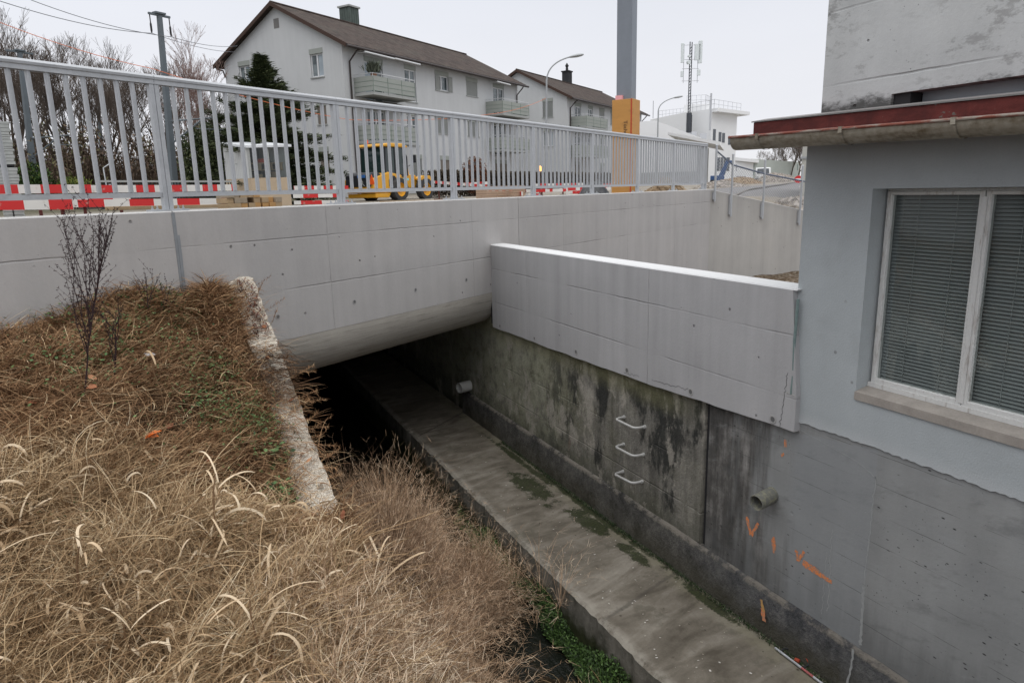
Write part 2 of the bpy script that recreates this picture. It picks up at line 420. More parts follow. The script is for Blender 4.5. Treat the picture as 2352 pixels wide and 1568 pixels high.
# pale pebbled wing wall that slopes down the bank
m = Mat('pebbled concrete', .95, .2); P = m.pos()
v1 = m.vor(P, 75); v2 = m.vor(P, 75, 'Color'); n1 = m.noise(P, 3.5, 6, .65); n2 = m.noise(P, 22, 4)
c = m.mix(m.noise(P, 150, 3).step(.35, .65), (.84, .78, .68), (.42, .37, .30))
c = m.mix(n1.step(.45, .68) * .45, c, (.50, .45, .36)); c = m.mix(m.noise(P, 5.5, 5, .7).step(.51, .62) * .7, c, (.15, .12, .085))
m.col(c); m.bump(v1 * .6 + n2, .02, 1.0); m_peb = m.mat
PT = [np.array([.575, 6.87, -.612]), np.array([.725, 4.10, -1.87])]
dd = PT[1] - PT[0]; lat = np.array([-1.0, -.04, 0]); o = PT[1]
mb = MB(o); n = 34; vs = []
for i in range(n + 1):
    f = i / n; c = PT[0] + dd * f; jw = .215 + .02 * math.sin(f * 9) + random.gauss(0, .004); jr = random.gauss(0, .006); jz = random.gauss(0, .006)
    if i == 0: jz = -.03
    vs += [c + (jr, 0, jz), c + lat * jw * .5 + (0, 0, .012 + random.gauss(0, .006)), c + lat * jw + (0, 0, jz), c + lat * jw + (0, 0, -1.6), c + (jr, 0, -3.0)]
fs = []
for i in range(n):
    b = i * 5
    for k in range(5): fs.append((b + k, b + 5 + k, b + 5 + (k + 1) % 5, b + (k + 1) % 5))
fs += [(0, 1, 2, 3, 4), tuple(range(n * 5 + 4, n * 5 - 1, -1))]
mb.add(vs, fs); t = mb.build('sloping_wing_wall', m_peb); tag(t, 'sloping pebble-surfaced concrete strip overgrown with dry creepers beside the dark opening', 'concrete wall')

# old channel wall, dark and streaked, and its footing
def old_conc(name, amount, base=(.155, .148, .132)):
    m = Mat(name, .92, .2); P = m.pos(); X, Y, Z = m.xyz(P)
    st = m.noise(m.vec(Y * 2.6, 0.0, Z * .42), 1.0, 6, .68); st2 = m.noise(m.vec(Y * 11, 2.0, Z * .9), 1.0, 5, .6); big = m.noise(m.vec(Y * .9, 4.0, Z * 1.0), 1.0, 5, .65)
    grn = m.noise(P, 1.3, 6, .7); fine = m.noise(P, 55, 4, .7); mid = m.noise(P, 7, 5, .7)
    c = m.ramp(st * .55 + st2 * .25 + mid * .2, [(.33, tuple(x * .28 for x in base)), (.44, tuple(x * .62 for x in base)), (.53, base), (.66, tuple(x * 1.7 for x in base))])
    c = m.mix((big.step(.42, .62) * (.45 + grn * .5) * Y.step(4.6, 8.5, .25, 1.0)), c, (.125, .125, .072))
    c = m.mix(m.noise(m.vec(Y * 6, 7.0, Z * 1.8), 1.0, 5, .7).step(.58, .70) * .6, c, (.028, .03, .028))
    c = m.mix(Y.step(6.6, 7.4) * Y.step(8.8, 7.9) * .0 + Y.step(6.5, 7.6) * .8 * mid.step(.25, .6), c, (.235, .238, .18))
    c = m.mix(m.noise(P, 13, 4, .6).step(.66, .72) * .7, c, (.34, .33, .30))
    c = m.mix(m.noise(m.vec(Y * 3.3, 9.0, Z * .8), 1.0, 4).step(.63, .72) * .35, c, (.16, .085, .055))
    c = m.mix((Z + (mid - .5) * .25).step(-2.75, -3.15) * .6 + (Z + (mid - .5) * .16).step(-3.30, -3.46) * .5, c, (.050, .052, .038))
    ln = ((Z + (mid - .5) * .02 + 2.35).abs()).step(.003, .011, 1.0, 0.0) * m.noise(P, 2.1, 2).step(.45, .6)
    ln = ln.max(((Z + (mid - .5) * .02 + 2.78).abs()).step(.003, .011, 1.0, 0.0) * m.noise(P, 2.7, 2).step(.4, .6))
    c = m.mix(ln * .08, c, (.30, .28, .24))
    blk = m.noise(m.vec(Y * 1.25, 11.0, Z * .55), 1.0, 6, .72); c = m.mix(blk.step(.47, .54) * .9 * Y.step(8.2, 6.4), c, (.020, .021, .020)); gr2 = m.noise(m.vec(Y * 2.1, 15.0, Z * 1.3), 1.0, 6, .72); c = m.mix(gr2.step(.53, .60) * .65, c, (.30, .28, .245))
    c = m.mix((Z + (mid - .5) * .2).step(-2.05, -1.82) * .55 * Y.step(4.3, 5.2), c, (.16, .155, .085))
    f = 1.0 + (fine - .5) * .35 + (mid - .5) * .3
    m.col(m.scale(c, f * amount)); m.bump(fine + mid * 2 - ln, .012, .9); return m.mat
m_old = old_conc('stained old concrete', 1.4)
o = (XW, 4.46, -3.9)
owall = thing('old_channel_wall', 'stained dark old concrete wall under the new wing wall, with ladder rungs', 'concrete wall', o)
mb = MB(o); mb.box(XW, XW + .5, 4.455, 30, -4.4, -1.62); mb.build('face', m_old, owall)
mb = MB(o); mb.box(XW + .03, XW + .3, 4.40, 4.4545, -4.4, -1.62); mb.build('dark_joint', m_dark, owall)
mb = MB(o); mb.hexa([(XW - .012, 4.462, -3.06), (XW + .01, 4.462, -3.06), (XW + .01, 4.50, -3.06), (XW - .012, 4.50, -3.06), (XW - .001, 4.465, -1.8), (XW + .01, 4.465, -1.8), (XW + .01, 4.49, -1.8), (XW - .001, 4.49, -1.8)]); mb.build('joint_shutter_edge', m_old, owall)

# footing along the base of both walls: a rough plinth
m = Mat('rough dark footing', .95, .2); P = m.pos(); X, Y, Z = m.xyz(P)
n1 = m.noise(P, 5, 6, .7); n2 = m.noise(P, 30, 5, .75); n3 = m.noise(m.vec(Y * 3, 0.0, Z * 2), 1.0, 5, .7)
c = m.ramp(n1 * .5 + n2 * .5, [(.33, (.035, .037, .043)), (.5, (.092, .093, .098)), (.62, (.165, .16, .155)), (.75, (.30, .29, .27))])
c = m.mix((Z + (n1 - .5) * .3).step(-3.15, -3.42) * .75, c, (.068, .062, .040)); c = m.mix(m.noise(m.vec(Y * 1.4, 3.0, Z), 1.0, 5, .7).step(.5, .62) * .5, c, (.15, .15, .148))
c = m.mix(Y.step(3.6, 5.0) * .5, c, m.ramp(n1, [(.35, (.04, .036, .028)), (.65, (.13, .122, .10))])); c = m.mix((Z + (n2 - .5) * .05).step(-3.125, -3.095) * n1.step(.4, .55) * .8, c, (.27, .245, .21))
m.col(c); m.bump(n1 * 2 + n2, .035, 1.0); m_foot = m.mat
o = (XW - .07, 2, -3.45); ys = np.linspace(-7, 10.2, 110); mb = MB(o); vs = []
for y in ys:
    j = random.gauss(0, .003); k = random.gauss(0, .004)
    vs += [(XW - .062 + j, y, -3.6), (XW - .040 + j, y, -3.11 + k), (XW - .028 + j, y, -3.088 + k), (XW + .02, y, -3.072 + k * .5)]
fs = []
for i in range(len(ys) - 1):
    b = i * 4
    fs += [(b + q, b + 4 + q, b + 5 + q, b + 1 + q) for q in range(3)]
fs += [(3, 2, 1, 0), tuple(range(len(vs) - 4, len(vs)))]
mb.add(vs, fs); t = mb.build('wall_footing', m_foot, None, True); tag(t, 'rough dark concrete plinth along the foot of the channel wall', 'footing')

# ladder rungs
m_steel = plain('dull zinc rung', (.46, .46, .45), .55, .5, .2, .2, 30)
def rung(y0, z0, y1, z1, label):
    o = (XW, (y0 + y1) / 2, z0); t = thing('ladder_rung', label, 'ladder rung', o, 0, 'ladder rungs on the channel wall')
    p = [(XW + .03, y0, z0), (XW - .075, y0 - .005, z0), (XW - .105, y0 - .015, z0), (XW - .122, y0 - .04, z0), (XW - .122, y1 + .04, z1), (XW - .105, y1 + .015, z1), (XW - .075, y1 + .005, z1), (XW + .03, y1, z1)]
    mb = MB(o); mb.tube(p, .0125, 10); mb.build('bar', m_steel, t, True)
    for y, z in ((y0, z0), (y1, z1)):
        mb = MB(o); mb.tube([(XW + .01, y, z), (XW - .02, y, z)], .019, 10); mb.build('collar', m_steel, t, True)
rung(5.665, -2.222, 5.308, -2.218, 'uppermost of the three steel rungs on the stained wall')
rung(5.668, -2.522, 5.322, -2.515, 'middle steel rung, between the other two on the stained wall')
rung(5.677, -2.83, 5.335, -2.81, 'lowest of the three steel rungs on the stained wall')
# drain pipes
m_pipe = Mat('lichened cement pipe', .9, .25); P = m_pipe.pos(); n = m_pipe.noise(P, 28, 5, .7)
m_pipe.col(m_pipe.mix(n.step(.48, .62), (.14, .14, .125), (.21, .205, .15))); m_pipe.bump(n, .006); m_pipe = m_pipe.mat
def drain(c, r, L, label, mat, dirv=(-1, -.12, -.10)):
    o = np.array(c, float); d = np.array(dirv, float); d /= np.linalg.norm(d)
    t = thing('drain_pipe', label, 'drain pipe', o, 0); mb = MB(o); k = 24
    a = np.cross(d, (0, 0, 1.0)); a /= np.linalg.norm(a); b = np.cross(a, d)
    rings = [(-.03, r), (L, r), (L + .004, r * .96), (L, r * .84), (-.03, r * .82)]
    vs = [o + d * x + (a * math.cos(2 * math.pi * j / k) + b * math.sin(2 * math.pi * j / k)) * rr for x, rr in rings for j in range(k)]
    fs = [(i * k + j, i * k + (j + 1) % k, (i + 1) * k + (j + 1) % k, (i + 1) * k + j) for i in range(4) for j in range(k)]
    mb.add(vs, fs); mb.build('barrel', mat, t, True)
    mb = MB(o); vs = [o + d * .02 + (a * math.cos(2 * math.pi * j / k) + b * math.sin(2 * math.pi * j / k)) * r * .83 for j in range(k)]
    mb.add(vs, [tuple(range(k))]); mb.build('dark_bore', m_dark, t)
drain((XW, 3.66, -2.27), .062, .19, 'stubby grey-green pipe sticking out of the wall above the orange marks', m_pipe)
drain((XW, 9.96, -2.95), .085, .22, 'short pale pipe stub under the bridge above the end of the plinth', plain('pale pipe', (.42, .42, .40), .7), (-1, -.25, .0))

# building: foundation, rendered wall, window, eave, gutter, upper block
m = concrete('foundation concrete', (.262, .268, .268), (0, 1, 0), board=.09, mott=.34, streak=.16, holes=1.3, wlines=())
P = m.pos(); X, Y, Z = m.xyz(P)
prev = m.bsdf.inputs['Base Color'].links[0].from_socket
mid = m.noise(P, 6, 5, .7); st = m.noise(m.vec(Y * 5, 0.0, Z * .6), 1.0, 5, .65)
stn = m.noise(m.vec(Y * 8, 21.0, Z * .9), 1.0, 6, .7); c = m.mix(((Y + (st - .5) * 2.2).step(3.45, 4.1)) * .92, prev, m.ramp(stn * .6 + mid * .4, [(.36, (.026, .025, .024)), (.5, (.085, .080, .074)), (.62, (.22, .21, .20)), (.7, (.34, .33, .31))]))
c = m.mix((Z + (st - .5) * .9).step(-2.6, -3.15) * .55, c, (.075, .077, .078))
dg = m.noise(m.vec(Y * 1.5 - Z * .5, 6.0, Z * 4.0 + Y * 1.2), 1.0, 6, .7); c = m.mix(dg.step(.52, .66) * .45, c, (.125, .128, .128)); c = m.mix(dg.step(.44, .34) * .3, c, (.33, .34, .345))
rp = Y.step(2.795, 2.815) * Y.step(3.55, 3.40) * (Z + Y * .14).lt(-1.40 + .185); c = m.mix(rp * .42, c, m.scale((.275, .29, .305), 1.0 + (mid - .5) * .2 + (st - .5) * .25))
sp = m.vor(m.vec(Y * 1.0, 1.0, Z * 2.2), 9); c = m.mix(sp.step(.06, .13, 1, 0) * m.noise(P, 1.1, 2).step(.45, .58), c, (.04, .04, .04)); c = m.mix(m.vor(m.vec(Y, 4.0, Z), 26).step(.07, .14, 1, 0) * m.noise(P, 1.7, 2).step(.5, .6) * .8, c, (.05, .05, .05))
bl = (((Z + (mid - .5) * .012) / .205).frac() - .5).abs(); c = m.mix(bl.step(.482, .5) * m.noise(m.vec(Y * 2.6, 3.0, (Z / .205).floor() * 3.3), 1.0, 3).step(.46, .56) * .75, c, (.05, .05, .05))
m.col(c); m_found = m.mat
BZ = -1.60; BY0 = -7.0; BY1 = 3.53
o = (XW, BY1, -3.4)
bld = thing('concrete_building', 'pale blue rendered concrete building with window at the right over the channel', 'building', o)
mb = MB(o); mb.box(XW, XW + .3, BY0, 3.52, -4.4, -1.45); mb.box(XW, XW + .3, 3.5205, 4.395, -4.4, -1.62); mb.build('foundation', m_found, bld)
m = Mat('pale blue render', .95, .2); P = m.pos(); X, Y, Z = m.xyz(P)
n0 = m.noise(P, 1.1, 4, .6); n1 = m.noise(P, 7, 5, .65); n2 = m.noise(P, 90, 3, .7); st = m.noise(m.vec(Y * 5, X * 5, Z * .5), 1.0, 4, .6)
f = 1.0 + (n0 - .5) * .22 + (n1 - .5) * .10 + (n2 - .5) * .16 + (st - .5) * .10
c = m.mix(m.noise(P, 1.7, 5, .7).step(.48, .68) * .22, m.scale((.40, .43, .445), f), (.285, .295, .30))
c = m.mix((m.vor(m.vec(X, Y * 1.0, Z), 6).step(.05, .09, 1, 0) * n0.step(.5, .6)) * .55, c, (.12, .115, .11))
c = m.mix(((Z + (n1 - .5) * .06).step(-1.50, -1.62)) * .25, c, (.62, .63, .63))
m.col(c); m.bump(n2 * .6 + n1 * .8, .006, .8); m_render = m.mat
WX = .012
# window opening
Y0w, Y1w, Z0w, Z1w = 1.30, 3.00, -1.262, .058
mb = MB(o); xf = XW - WX; xb = XW + .30
edge = [(y, BZ + .004 * math.sin(y * 5) + .002 * math.sin(y * 23) + random.gauss(0, .0035)) for y in np.linspace(BY1, BY0, 420)]
# lower band with ragged lower paint edge
vs = []; 
for y, z in edge: vs += [(xf, y, z), (xf, y, Z0w)]
mb.add(vs, [(2 * i, 2 * i + 1, 2 * i + 3, 2 * i + 2) for i in range(len(edge) - 1)])
vs = []
for y, z in edge: vs += [(xf, y, z), (XW + .004, y, z + .003)]
mb.add(vs, [(2 * i, 2 * i + 2, 2 * i + 3, 2 * i + 1) for i in range(len(edge) - 1)])
def quad(mb, x, y0, y1, z0, z1): mb.add([(x, y1, z0), (x, y1, z1), (x, y0, z1), (x, y0, z0)], [(0, 1, 2, 3)])
quad(mb, xf, Y1w, BY1, Z0w, .45); quad(mb, xf, BY0, Y0w, Z0w, .45); quad(mb, xf, Y0w, Y1w, Z1w, .45)
# reveals (jambs, head) and the end face
mb.add([(xf, Y1w, Z0w), (xf, Y1w, Z1w), (xb, Y1w, Z1w), (xb, Y1w, Z0w)], [(3, 2, 1, 0)])
mb.add([(xf, Y0w, Z0w), (xf, Y0w, Z1w), (xb, Y0w, Z1w), (xb, Y0w, Z0w)], [(0, 1, 2, 3)])
mb.add([(xf, Y0w, Z1w), (xf, Y1w, Z1w), (xb, Y1w, Z1w), (xb, Y0w, Z1w)], [(0, 1, 2, 3)])
mb.add([(xf, Y0w, Z0w), (xf, Y1w, Z0w), (xb, Y1w, Z0w), (xb, Y0w, Z0w)], [(3, 2, 1, 0)])
mb.add([(xf, BY1, BZ), (xf, BY1, .45), (XW + 5, BY1, .45), (XW + 5, BY1, BZ)], [(0, 1, 2, 3)])
mb.build('wall', m_render, bld)
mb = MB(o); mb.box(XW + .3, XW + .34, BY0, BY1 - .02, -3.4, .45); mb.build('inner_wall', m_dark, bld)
# window: frame, two casements with blinds
m = Mat('weathered white paint', .6, .4); P = m.pos(); X, Y, Z = m.xyz(P)
n = m.noise(m.vec(X * 20, Y * 20, Z * 4), 1.0, 5, .7); g = m.noise(P, 60, 3)
m.col(m.mix(n.step(.55, .68) * .6, m.scale((.60, .60, .585), 1.0 + (g - .5) * .2), (.30, .26, .23))); m.bump(n, .002); m_frame = m.mat
xw_ = XW + .125; o2 = (xw_, 2.4, -1.2)
win = MB(o); fr = .045
win.box(xw_, xw_ + .06, Y0w + .002, Y1w - .002, Z0w + .002, Z0w + .045); win.box(xw_, xw_ + .06, Y0w + .002, Y1w - .002, Z1w - .026, Z1w - .002)
win.box(xw_ + .001, xw_ + .059, Y1w - .024, Y1w - .002, Z0w + .0455, Z1w - .0265); win.box(xw_ + .001, xw_ + .059, Y0w + .002, Y0w + .024, Z0w + .0455, Z1w - .0265)
wf = win.build('window', m_frame, bld, bevel=.004)
m_glass = Mat('window glass', .05, .5); m_glass.bsdf.inputs['Transmission Weight'].default_value = 0.0
nt = m_glass.nt; nt.nodes.remove(m_glass.bsdf); gl = nt.nodes.new('ShaderNodeBsdfGlossy'); gl.inputs['Roughness'].default_value = .03; gl.inputs[0].default_value = (.9, .95, .95, 1)
tr_ = nt.nodes.new('ShaderNodeBsdfTransparent'); tr_.inputs[0].default_value = (.74, .775, .765, 1); lw = nt.nodes.new('ShaderNodeFresnel'); lw.inputs[0].default_value = 1.5
mxs = nt.nodes.new('ShaderNodeMixShader'); nt.links.new(lw.outputs[0], mxs.inputs[0]); nt.links.new(tr_.outputs[0], mxs.inputs[1]); nt.links.new(gl.outputs[0], mxs.inputs[2])
nt.links.new(mxs.outputs[0], nt.nodes['Material Output'].inputs[0]); m_glass = m_glass.mat
m_blind = plain('grey blind slats', (.37, .385, .385), .6, .3, 0, .12, 2)
def casement(ya, yb):
    mb = MB(o); x0 = xw_ - .018; za, zb_ = Z0w + .05, Z1w - .02; w = .030
    mb.box(x0, x0 + .05, ya, ya + w, za, zb_); mb.box(x0, x0 + .05, yb - w, yb, za, zb_)
    mb.box(x0 + .0005, x0 + .0495, ya + w, yb - w, za, za + w + .008); mb.box(x0 + .0005, x0 + .0495, ya + w, yb - w, zb_ - w * .7, zb_)
    mb.build('casement', m_frame, wf, bevel=.003)
    mb = MB(o); quad(mb, x0 + .025, ya + w, yb - w, za + w, zb_ - w * .7); mb.build('pane', m_glass, wf)
    mb = MB(o); z = za + .03
    xs = x0 + .075
    while z < zb_:
        mb.add([(xs - .015, ya, z), (xs - .015, yb, z), (xs + .010, yb, z + .0185), (xs + .010, ya, z + .0185)], [(0, 1, 2, 3)]); z += .0225
    for yy in (ya + .18, yb - .18): mb.box(xs - .018, xs - .016, yy, yy + .003, za, zb_)
    mb.build('blind', m_blind, wf)
casement(2.39, 2.985); casement(1.76, 2.385); casement(1.315, 1.755)
mb = MB(o); mb.box(xw_ - .024, xw_ - .0185, 2.372, 2.403, Z0w + .07, Z1w - .05); mb.build('cover_strip', m_frame, wf, bevel=.003)
m_sill = plain('stained stone sill', (.33, .30, .27), .9, .2, 0, .35, 9)
mb = MB(o); mb.prism([(XW - WX - .012, -1.31), (XW - WX - .012, -1.256), (xw_ - .03, -1.235), (xw_ - .001, -1.235), (xw_ - .001, -1.31)], lambda p, q, t: (p, t, q), Y0w, Y1w - .001)
mb.build('sill', m_sill, wf)
mb = MB(o); mb.box(xw_ - .03, xw_ + .02, Y0w, Y1w - .003, -1.234, -1.205); mb.build('sill_rail', m_frame, wf)
# roof slab with dark red edge
m = Mat('dark red painted roof edge', .75, .3); P = m.pos(); X, Y, Z = m.xyz(P)
n = m.noise(m.vec(Y * 3.2, X, Z * 7), 1.0, 6, .7); n2 = m.noise(P, 24, 4, .7); st = m.noise(m.vec(Y * 9, X, Z * .8), 1.0, 4)
c = m.mix(n.step(.40, .62), (.075, .014, .012), (.125, .024, .020)); c = m.mix(st.step(.55, .7) * .5, c, (.055, .012, .012))
c = m.mix((n * .7 + n2 * .3).step(.585, .62) * .9, c, (.12, .12, .105)); m.col(c); m.bump(n2, .004); m_red = m.mat
mb = MB(o); prof = [(3.62, .415), (3.62, .512), (3.66, .528), (XW + 6, .55), (XW + 6, .46), (XW + .3, .44)]
mb.prism(prof, lambda p, q, t: (p, t, q - .019 * (3.7 - t)), -7, 3.71); mb.build('roof_edge', m_red, bld, bevel=.004)
m_lead = plain('grey roof flashing', (.20, .19, .185), .6, .4, .3, .3, 12)
mb = MB(o); mb.prism([(3.612, .513), (3.612, .521), (3.75, .542), (3.75, .534)], lambda p, q, t: (p, t, q - .019 * (3.7 - t)), -7, 3.72); mb.build('flashing', m_lead, bld)
# gutter: half round, open at the end
m = Mat('patinated zinc gutter', .55, .45, .35); P = m.pos(); X, Y, Z = m.xyz(P); n = m.noise(m.vec(Y * 3, X * 14, Z * 14), 1.0, 6, .7); n2 = m.noise(P, 30, 4)
c = m.ramp(n * .7 + n2 * .3, [(.35, (.13, .095, .055)), (.5, (.30, .27, .215)), (.65, (.42, .39, .33))]); m.col(c); m_gut = m.mat
m = Mat('worn red gutter rim', .7, .3); P = m.pos(); X, Y, Z = m.xyz(P); n = m.noise(m.vec(Y * 5, X * 30, Z * 30), 1.0, 5, .7)
m.col(m.mix(n.step(.48, .58), (.20, .06, .04), (.27, .235, .20))); m_rim = m.mat
gx, gr_ = 3.535, .078
def gz(y): return .414 - .020 * (3.7 - y)
oo = (gx, 3.7, .4); gut = thing('roof_gutter', 'brown-grey half round gutter under the dark red roof edge', 'gutter', oo)
mb = MB(oo); ysg = np.linspace(3.75, -6, 40); k = 14
rings = []
for y in ysg:
    rings.append([(gx - gr_ * math.cos(a), y, gz(y) - gr_ * 1.05 * math.sin(a)) for a in np.linspace(0, math.pi, k)] + [(gx - (gr_ - .004) * math.cos(a), y, gz(y) - (gr_ - .004) * 1.05 * math.sin(a)) for a in np.linspace(math.pi, 0, k)])
vs = [p for r in rings for p in r]; K = 2 * k
fs = [(i * K + j, i * K + (j + 1) % K, (i + 1) * K + (j + 1) % K, (i + 1) * K + j) for i in range(len(ysg) - 1) for j in range(K)]
mb.add(vs, fs); mb.add([(gx - gr_ * .99 * math.cos(a), 3.748 + .02 * math.sin(a), gz(3.75) - gr_ * 1.04 * math.sin(a)) for a in np.linspace(0, math.pi, k)], [tuple(range(k))])
mb.build('trough', m_gut, gut, True)
mb = MB(oo); mb.tube([(gx - gr_ - .003, y, gz(y) + .003) for y in np.linspace(3.76, -6, 20)], .0085, 8); mb.build('rim', m_rim, gut, True)
for y in (3.50, 2.865, 2.22, 1.5):
    mb = MB(oo); pts = [(gx - (gr_ + .005) * math.cos(a), y, gz(y) - (gr_ + .005) * 1.05 * math.sin(a)) for a in np.linspace(-.1, math.pi, 14)]
    vs = []
    for p in pts: vs += [(p[0], p[1] - .009, p[2]), (p[0], p[1] + .009, p[2])]
    mb.add(vs, [(2 * i, 2 * i + 1, 2 * i + 3, 2 * i + 2) for i in range(13)]); mb.box(gx - gr_ - .012, gx - gr_ + .004, y - .012, y + .012, gz(y) - .02, gz(y) + .014)
    mb.build('bracket', m_gut, gut)
# upper block, old white-grey board marked concrete with a long slot
m = concrete('weathered white concrete', (.48, .49, .49), (0, 1, 0), board=.0, mott=.34, streak=.10, holes=1.4, hl=(.72, 1.17), joint=.28)
P = m.pos(); X, Y, Z = m.xyz(P); prev = m.bsdf.inputs['Base Color'].links[0].from_socket; n = m.noise(m.vec(Y * 4, X, Z * 8), 1.0, 7, .76); n0 = m.noise(P, 1.8, 3)
c = m.mix((n.step(.53, .62) * n0.step(.35, .6)) * .5, prev, (.17, .165, .16))
c = m.mix((Z + (n - .5) * .30).step(.635, .56) * .9, c, (.055, .055, .052)); m.col(c); m_upper = m.mat
mb = MB(o); YS = 2.94
mb.prism([(3.445, .50), (3.445, 3.4), (-7, 3.4), (-7, .612), (YS, .612), (YS, .50)], lambda p, q, t: (t, p, q), XW, XW + 4); mb.build('upper_block', m_upper, bld)
mb = MB(o); mb.box(XW + .13, XW + .16, -7, 2.83, .3, .64); mb.build('slot_panel', plain('pale blue slot panel', (.33, .37, .40), .5, .4), bld)
mb = MB(o); mb.box(XW + .17, XW + .3, -7, 2.93, .3, .611); mb.build('slot_back', m_dark, bld)
mb = MB(o); mb.box(XW + .02, XW + .12, 2.83, 2.935, .40, .611); mb.build('slot_post', m_dark, bld)
mb = MB(o); mb.box(XW + .05, XW + .128, -7, 2.20, .3, .611); mb.build('slot_box', plain('slate blue box', (.16, .20, .23), .5, .4), bld)
# spray marks on the foundation
m_or = Mat('orange survey paint', .9, .2); P = m_or.pos(); n = m_or.noise(P, 60, 4, .7); m_or.col(m_or.mix(n.step(.42, .60), (.74, .24, .085), (.36, .25, .19))); m_or = m_or.mat
m_or2 = plain('faded orange paint', (.50, .30, .12), .9, .2, 0, .3, 40)
def mark(pts, w, mat=m_or, x=XW - .002):
    if mat is m_or: w = [q * 1.25 for q in w] if hasattr(w, '__len__') else w * 1.25
    mb = MB(o); ribbon_on_x(mb, x, pts, w, jit=.25); mb.build('paint_mark', mat, bld)
def seg(a, b, n=6, j=.003): return wiggle(a, b, n, j)
mark(seg((3.911, -2.568), (3.853, -2.708)), [.008, .012, .014, .014, .015, .017, .020]); mark(seg((3.850, -2.70), (3.784, -2.566)), [.017, .013, .012, .011, .010, .009, .008], x=XW - .0025)
mark(seg((3.620, -2.615), (3.607, -2.745)), [.008, .014, .016, .014, .016, .012, .006])
mark(seg((3.394, -2.611), (3.370, -2.70)), .011); mark(seg((3.372, -2.695), (3.319, -2.59)), .009, x=XW - .0025)
mark(seg((3.325, -2.685), (3.058, -2.708), 10), [.016, .020, .022, .020, .018, .016, .015, .013, .012, .012, .011])
mark(seg((3.29, -2.665), (3.2, -2.69), 5), .008, x=XW - .003)
mark(seg((3.561, -1.78), (3.562, -1.84)), .009); mark(seg((3.585, -1.895), (3.583, -1.92), 3), .012)
mark(seg((3.648, -3.16), (3.61, -3.24)), .013, m_or2, XW - .068); mark(seg((3.63, -3.23), (3.60, -3.33)), .015, m_or, XW - .066)
m_lime = plain('pale lime streak', (.31, .32, .32), .9, .2, 0, .25, 30)
mark(wiggle((2.803, -1.80), (2.815, -2.60), 30, .003), .004, m_lime, XW - .0015); mark(wiggle((2.815, -2.60), (2.80, -3.05), 20, .003), .010, m_lime, XW - .0015)
mark(wiggle((3.47, -1.66), (2.95, -1.74), 20, .002), .0025, m_lime, XW - .0015); mark(wiggle((2.95, -1.74), (2.803, -1.80), 8, .002), .004, m_lime, XW - .0015)
mark(wiggle((3.10, -2.3), (3.08, -2.95), 30, .006), .0035, m_lime, XW - .0015); mark(wiggle((3.13, -2.5), (3.13, -3.0), 20, .005), .0025, m_lime, XW - .0015)
mark(wiggle((2.80, -3.05), (2.83, -3.42), 14, .004), .008, m_lime, XW - .066)
# ---------------------------------------------------------------- ground, channel, water
# walkway on the channel floor
m = Mat('damp walkway concrete', .85, .3); P = m.pos(); X, Y, Z = m.xyz(P)
n0 = m.noise(P, 1.3, 5, .65); n1 = m.noise(P, 6, 6, .7); n2 = m.noise(P, 60, 4, .7); sw = m.noise(m.vec(X * 1.2 + Y * 1.3, Y * 4.0 - X * 1.0, 0.0), 1.0, 5, .6, .8)
c = m.ramp(sw * .5 + n0 * .3 + n1 * .2, [(.38, (.080, .068, .052)), (.5, (.160, .141, .114)), (.62, (.265, .242, .205))])
c = m.mix(X.step(3.86, 3.62, 1, 0) * n1.step(.35, .6) * .8, c, (.20, .185, .13))
c = m.mix(n1.step(.60, .72) * .5, c, (.07, .062, .05))
moss = None
for (mx, my, rx, ry) in ((3.55, 7.05, .18, .62), (3.68, 5.95, .14, .42), (3.72, 5.15, .10, .30), (3.80, 7.9, .06, 1.2), (3.82, 4.2, .06, .5), (3.84, 6.2, .05, 1.6)):
    d = (((X - mx) / rx) ** 2.0 + ((Y - my) / ry) ** 2.0) * .55 + (n1 - .5) * 2.2 + (n2 - .5) * .8
    k = d.step(.55, .18); moss = k if moss is None else moss.max(k)
c = m.mix(moss * .9, c, m.mix(n2.step(.4, .6), (.012, .016, .005), (.03, .040, .010)))
c = m.mix(m.vor(P, 26).step(.05, .09, 1, 0) * m.noise(P, 3, 2).step(.55, .6) * .9, c, (.45, .43, .38))
ck = ((Y - X * .72 - 2.05 + (n1 - .5) * .08) - .0).abs()
ck2 = ((Y - X * .72 - 7.38 + (n1 - .5) * .03)).abs(); ck3 = ((Y - X * .3 - 3.52 + (n1 - .5) * .07)).abs()
c = m.mix(ck2.step(.006, .02, 1, 0) * .8 + ck3.step(.006, .035, 1, 0) * .45, c, (.035, .03, .026))
c = m.mix(X.step(2.95, 2.86) * n1.step(.35, .55) * .7, c, (.30, .28, .24)); c = m.mix(m.noise(P, 2.6, 6, .7).step(.54, .64) * .5, c, (.075, .068, .050))
m.col(m.scale(c, 1.0 + (n2 - .5) * .25)); m.rough(n0.step(.3, .7, .6, .95)); m.bump(n1 + n2 * .5, .008, .8); m_walk = m.mat
m = Mat('walkway side', .9, .25); P = m.pos(); X, Y, Z = m.xyz(P); n1 = m.noise(P, 8, 6, .7); n2 = m.noise(m.vec(X, Y * 4, Z * .8), 1.0, 5, .6)
c = m.ramp(n1 * .5 + n2 * .5, [(.35, (.07, .068, .055)), (.6, (.21, .20, .175))]); c = m.mix((Z + (n1 - .5) * .22).step(-3.62, -3.78), c, (.03, .035, .014)); m.col(c); m.bump(n1, .02); m_side = m.mat
ys = np.concatenate([np.linspace(-7, 2, 20), np.linspace(2.05, 12, 170), np.linspace(12.2, 29.99, 20)]); mb = MB((0, 0, 0)); vs = []
for y in ys:
    j = random.gauss(0, .005) - (.02 if random.random() < .06 else 0) * -1; k = random.gauss(0, .003)
    vs += [(4.0, y, -3.462), (2.93, y, -3.462 + k), (2.865 + j, y, -3.468 + k), (2.835 + j, y, -3.49), (2.80 + j, y, -4.3)]
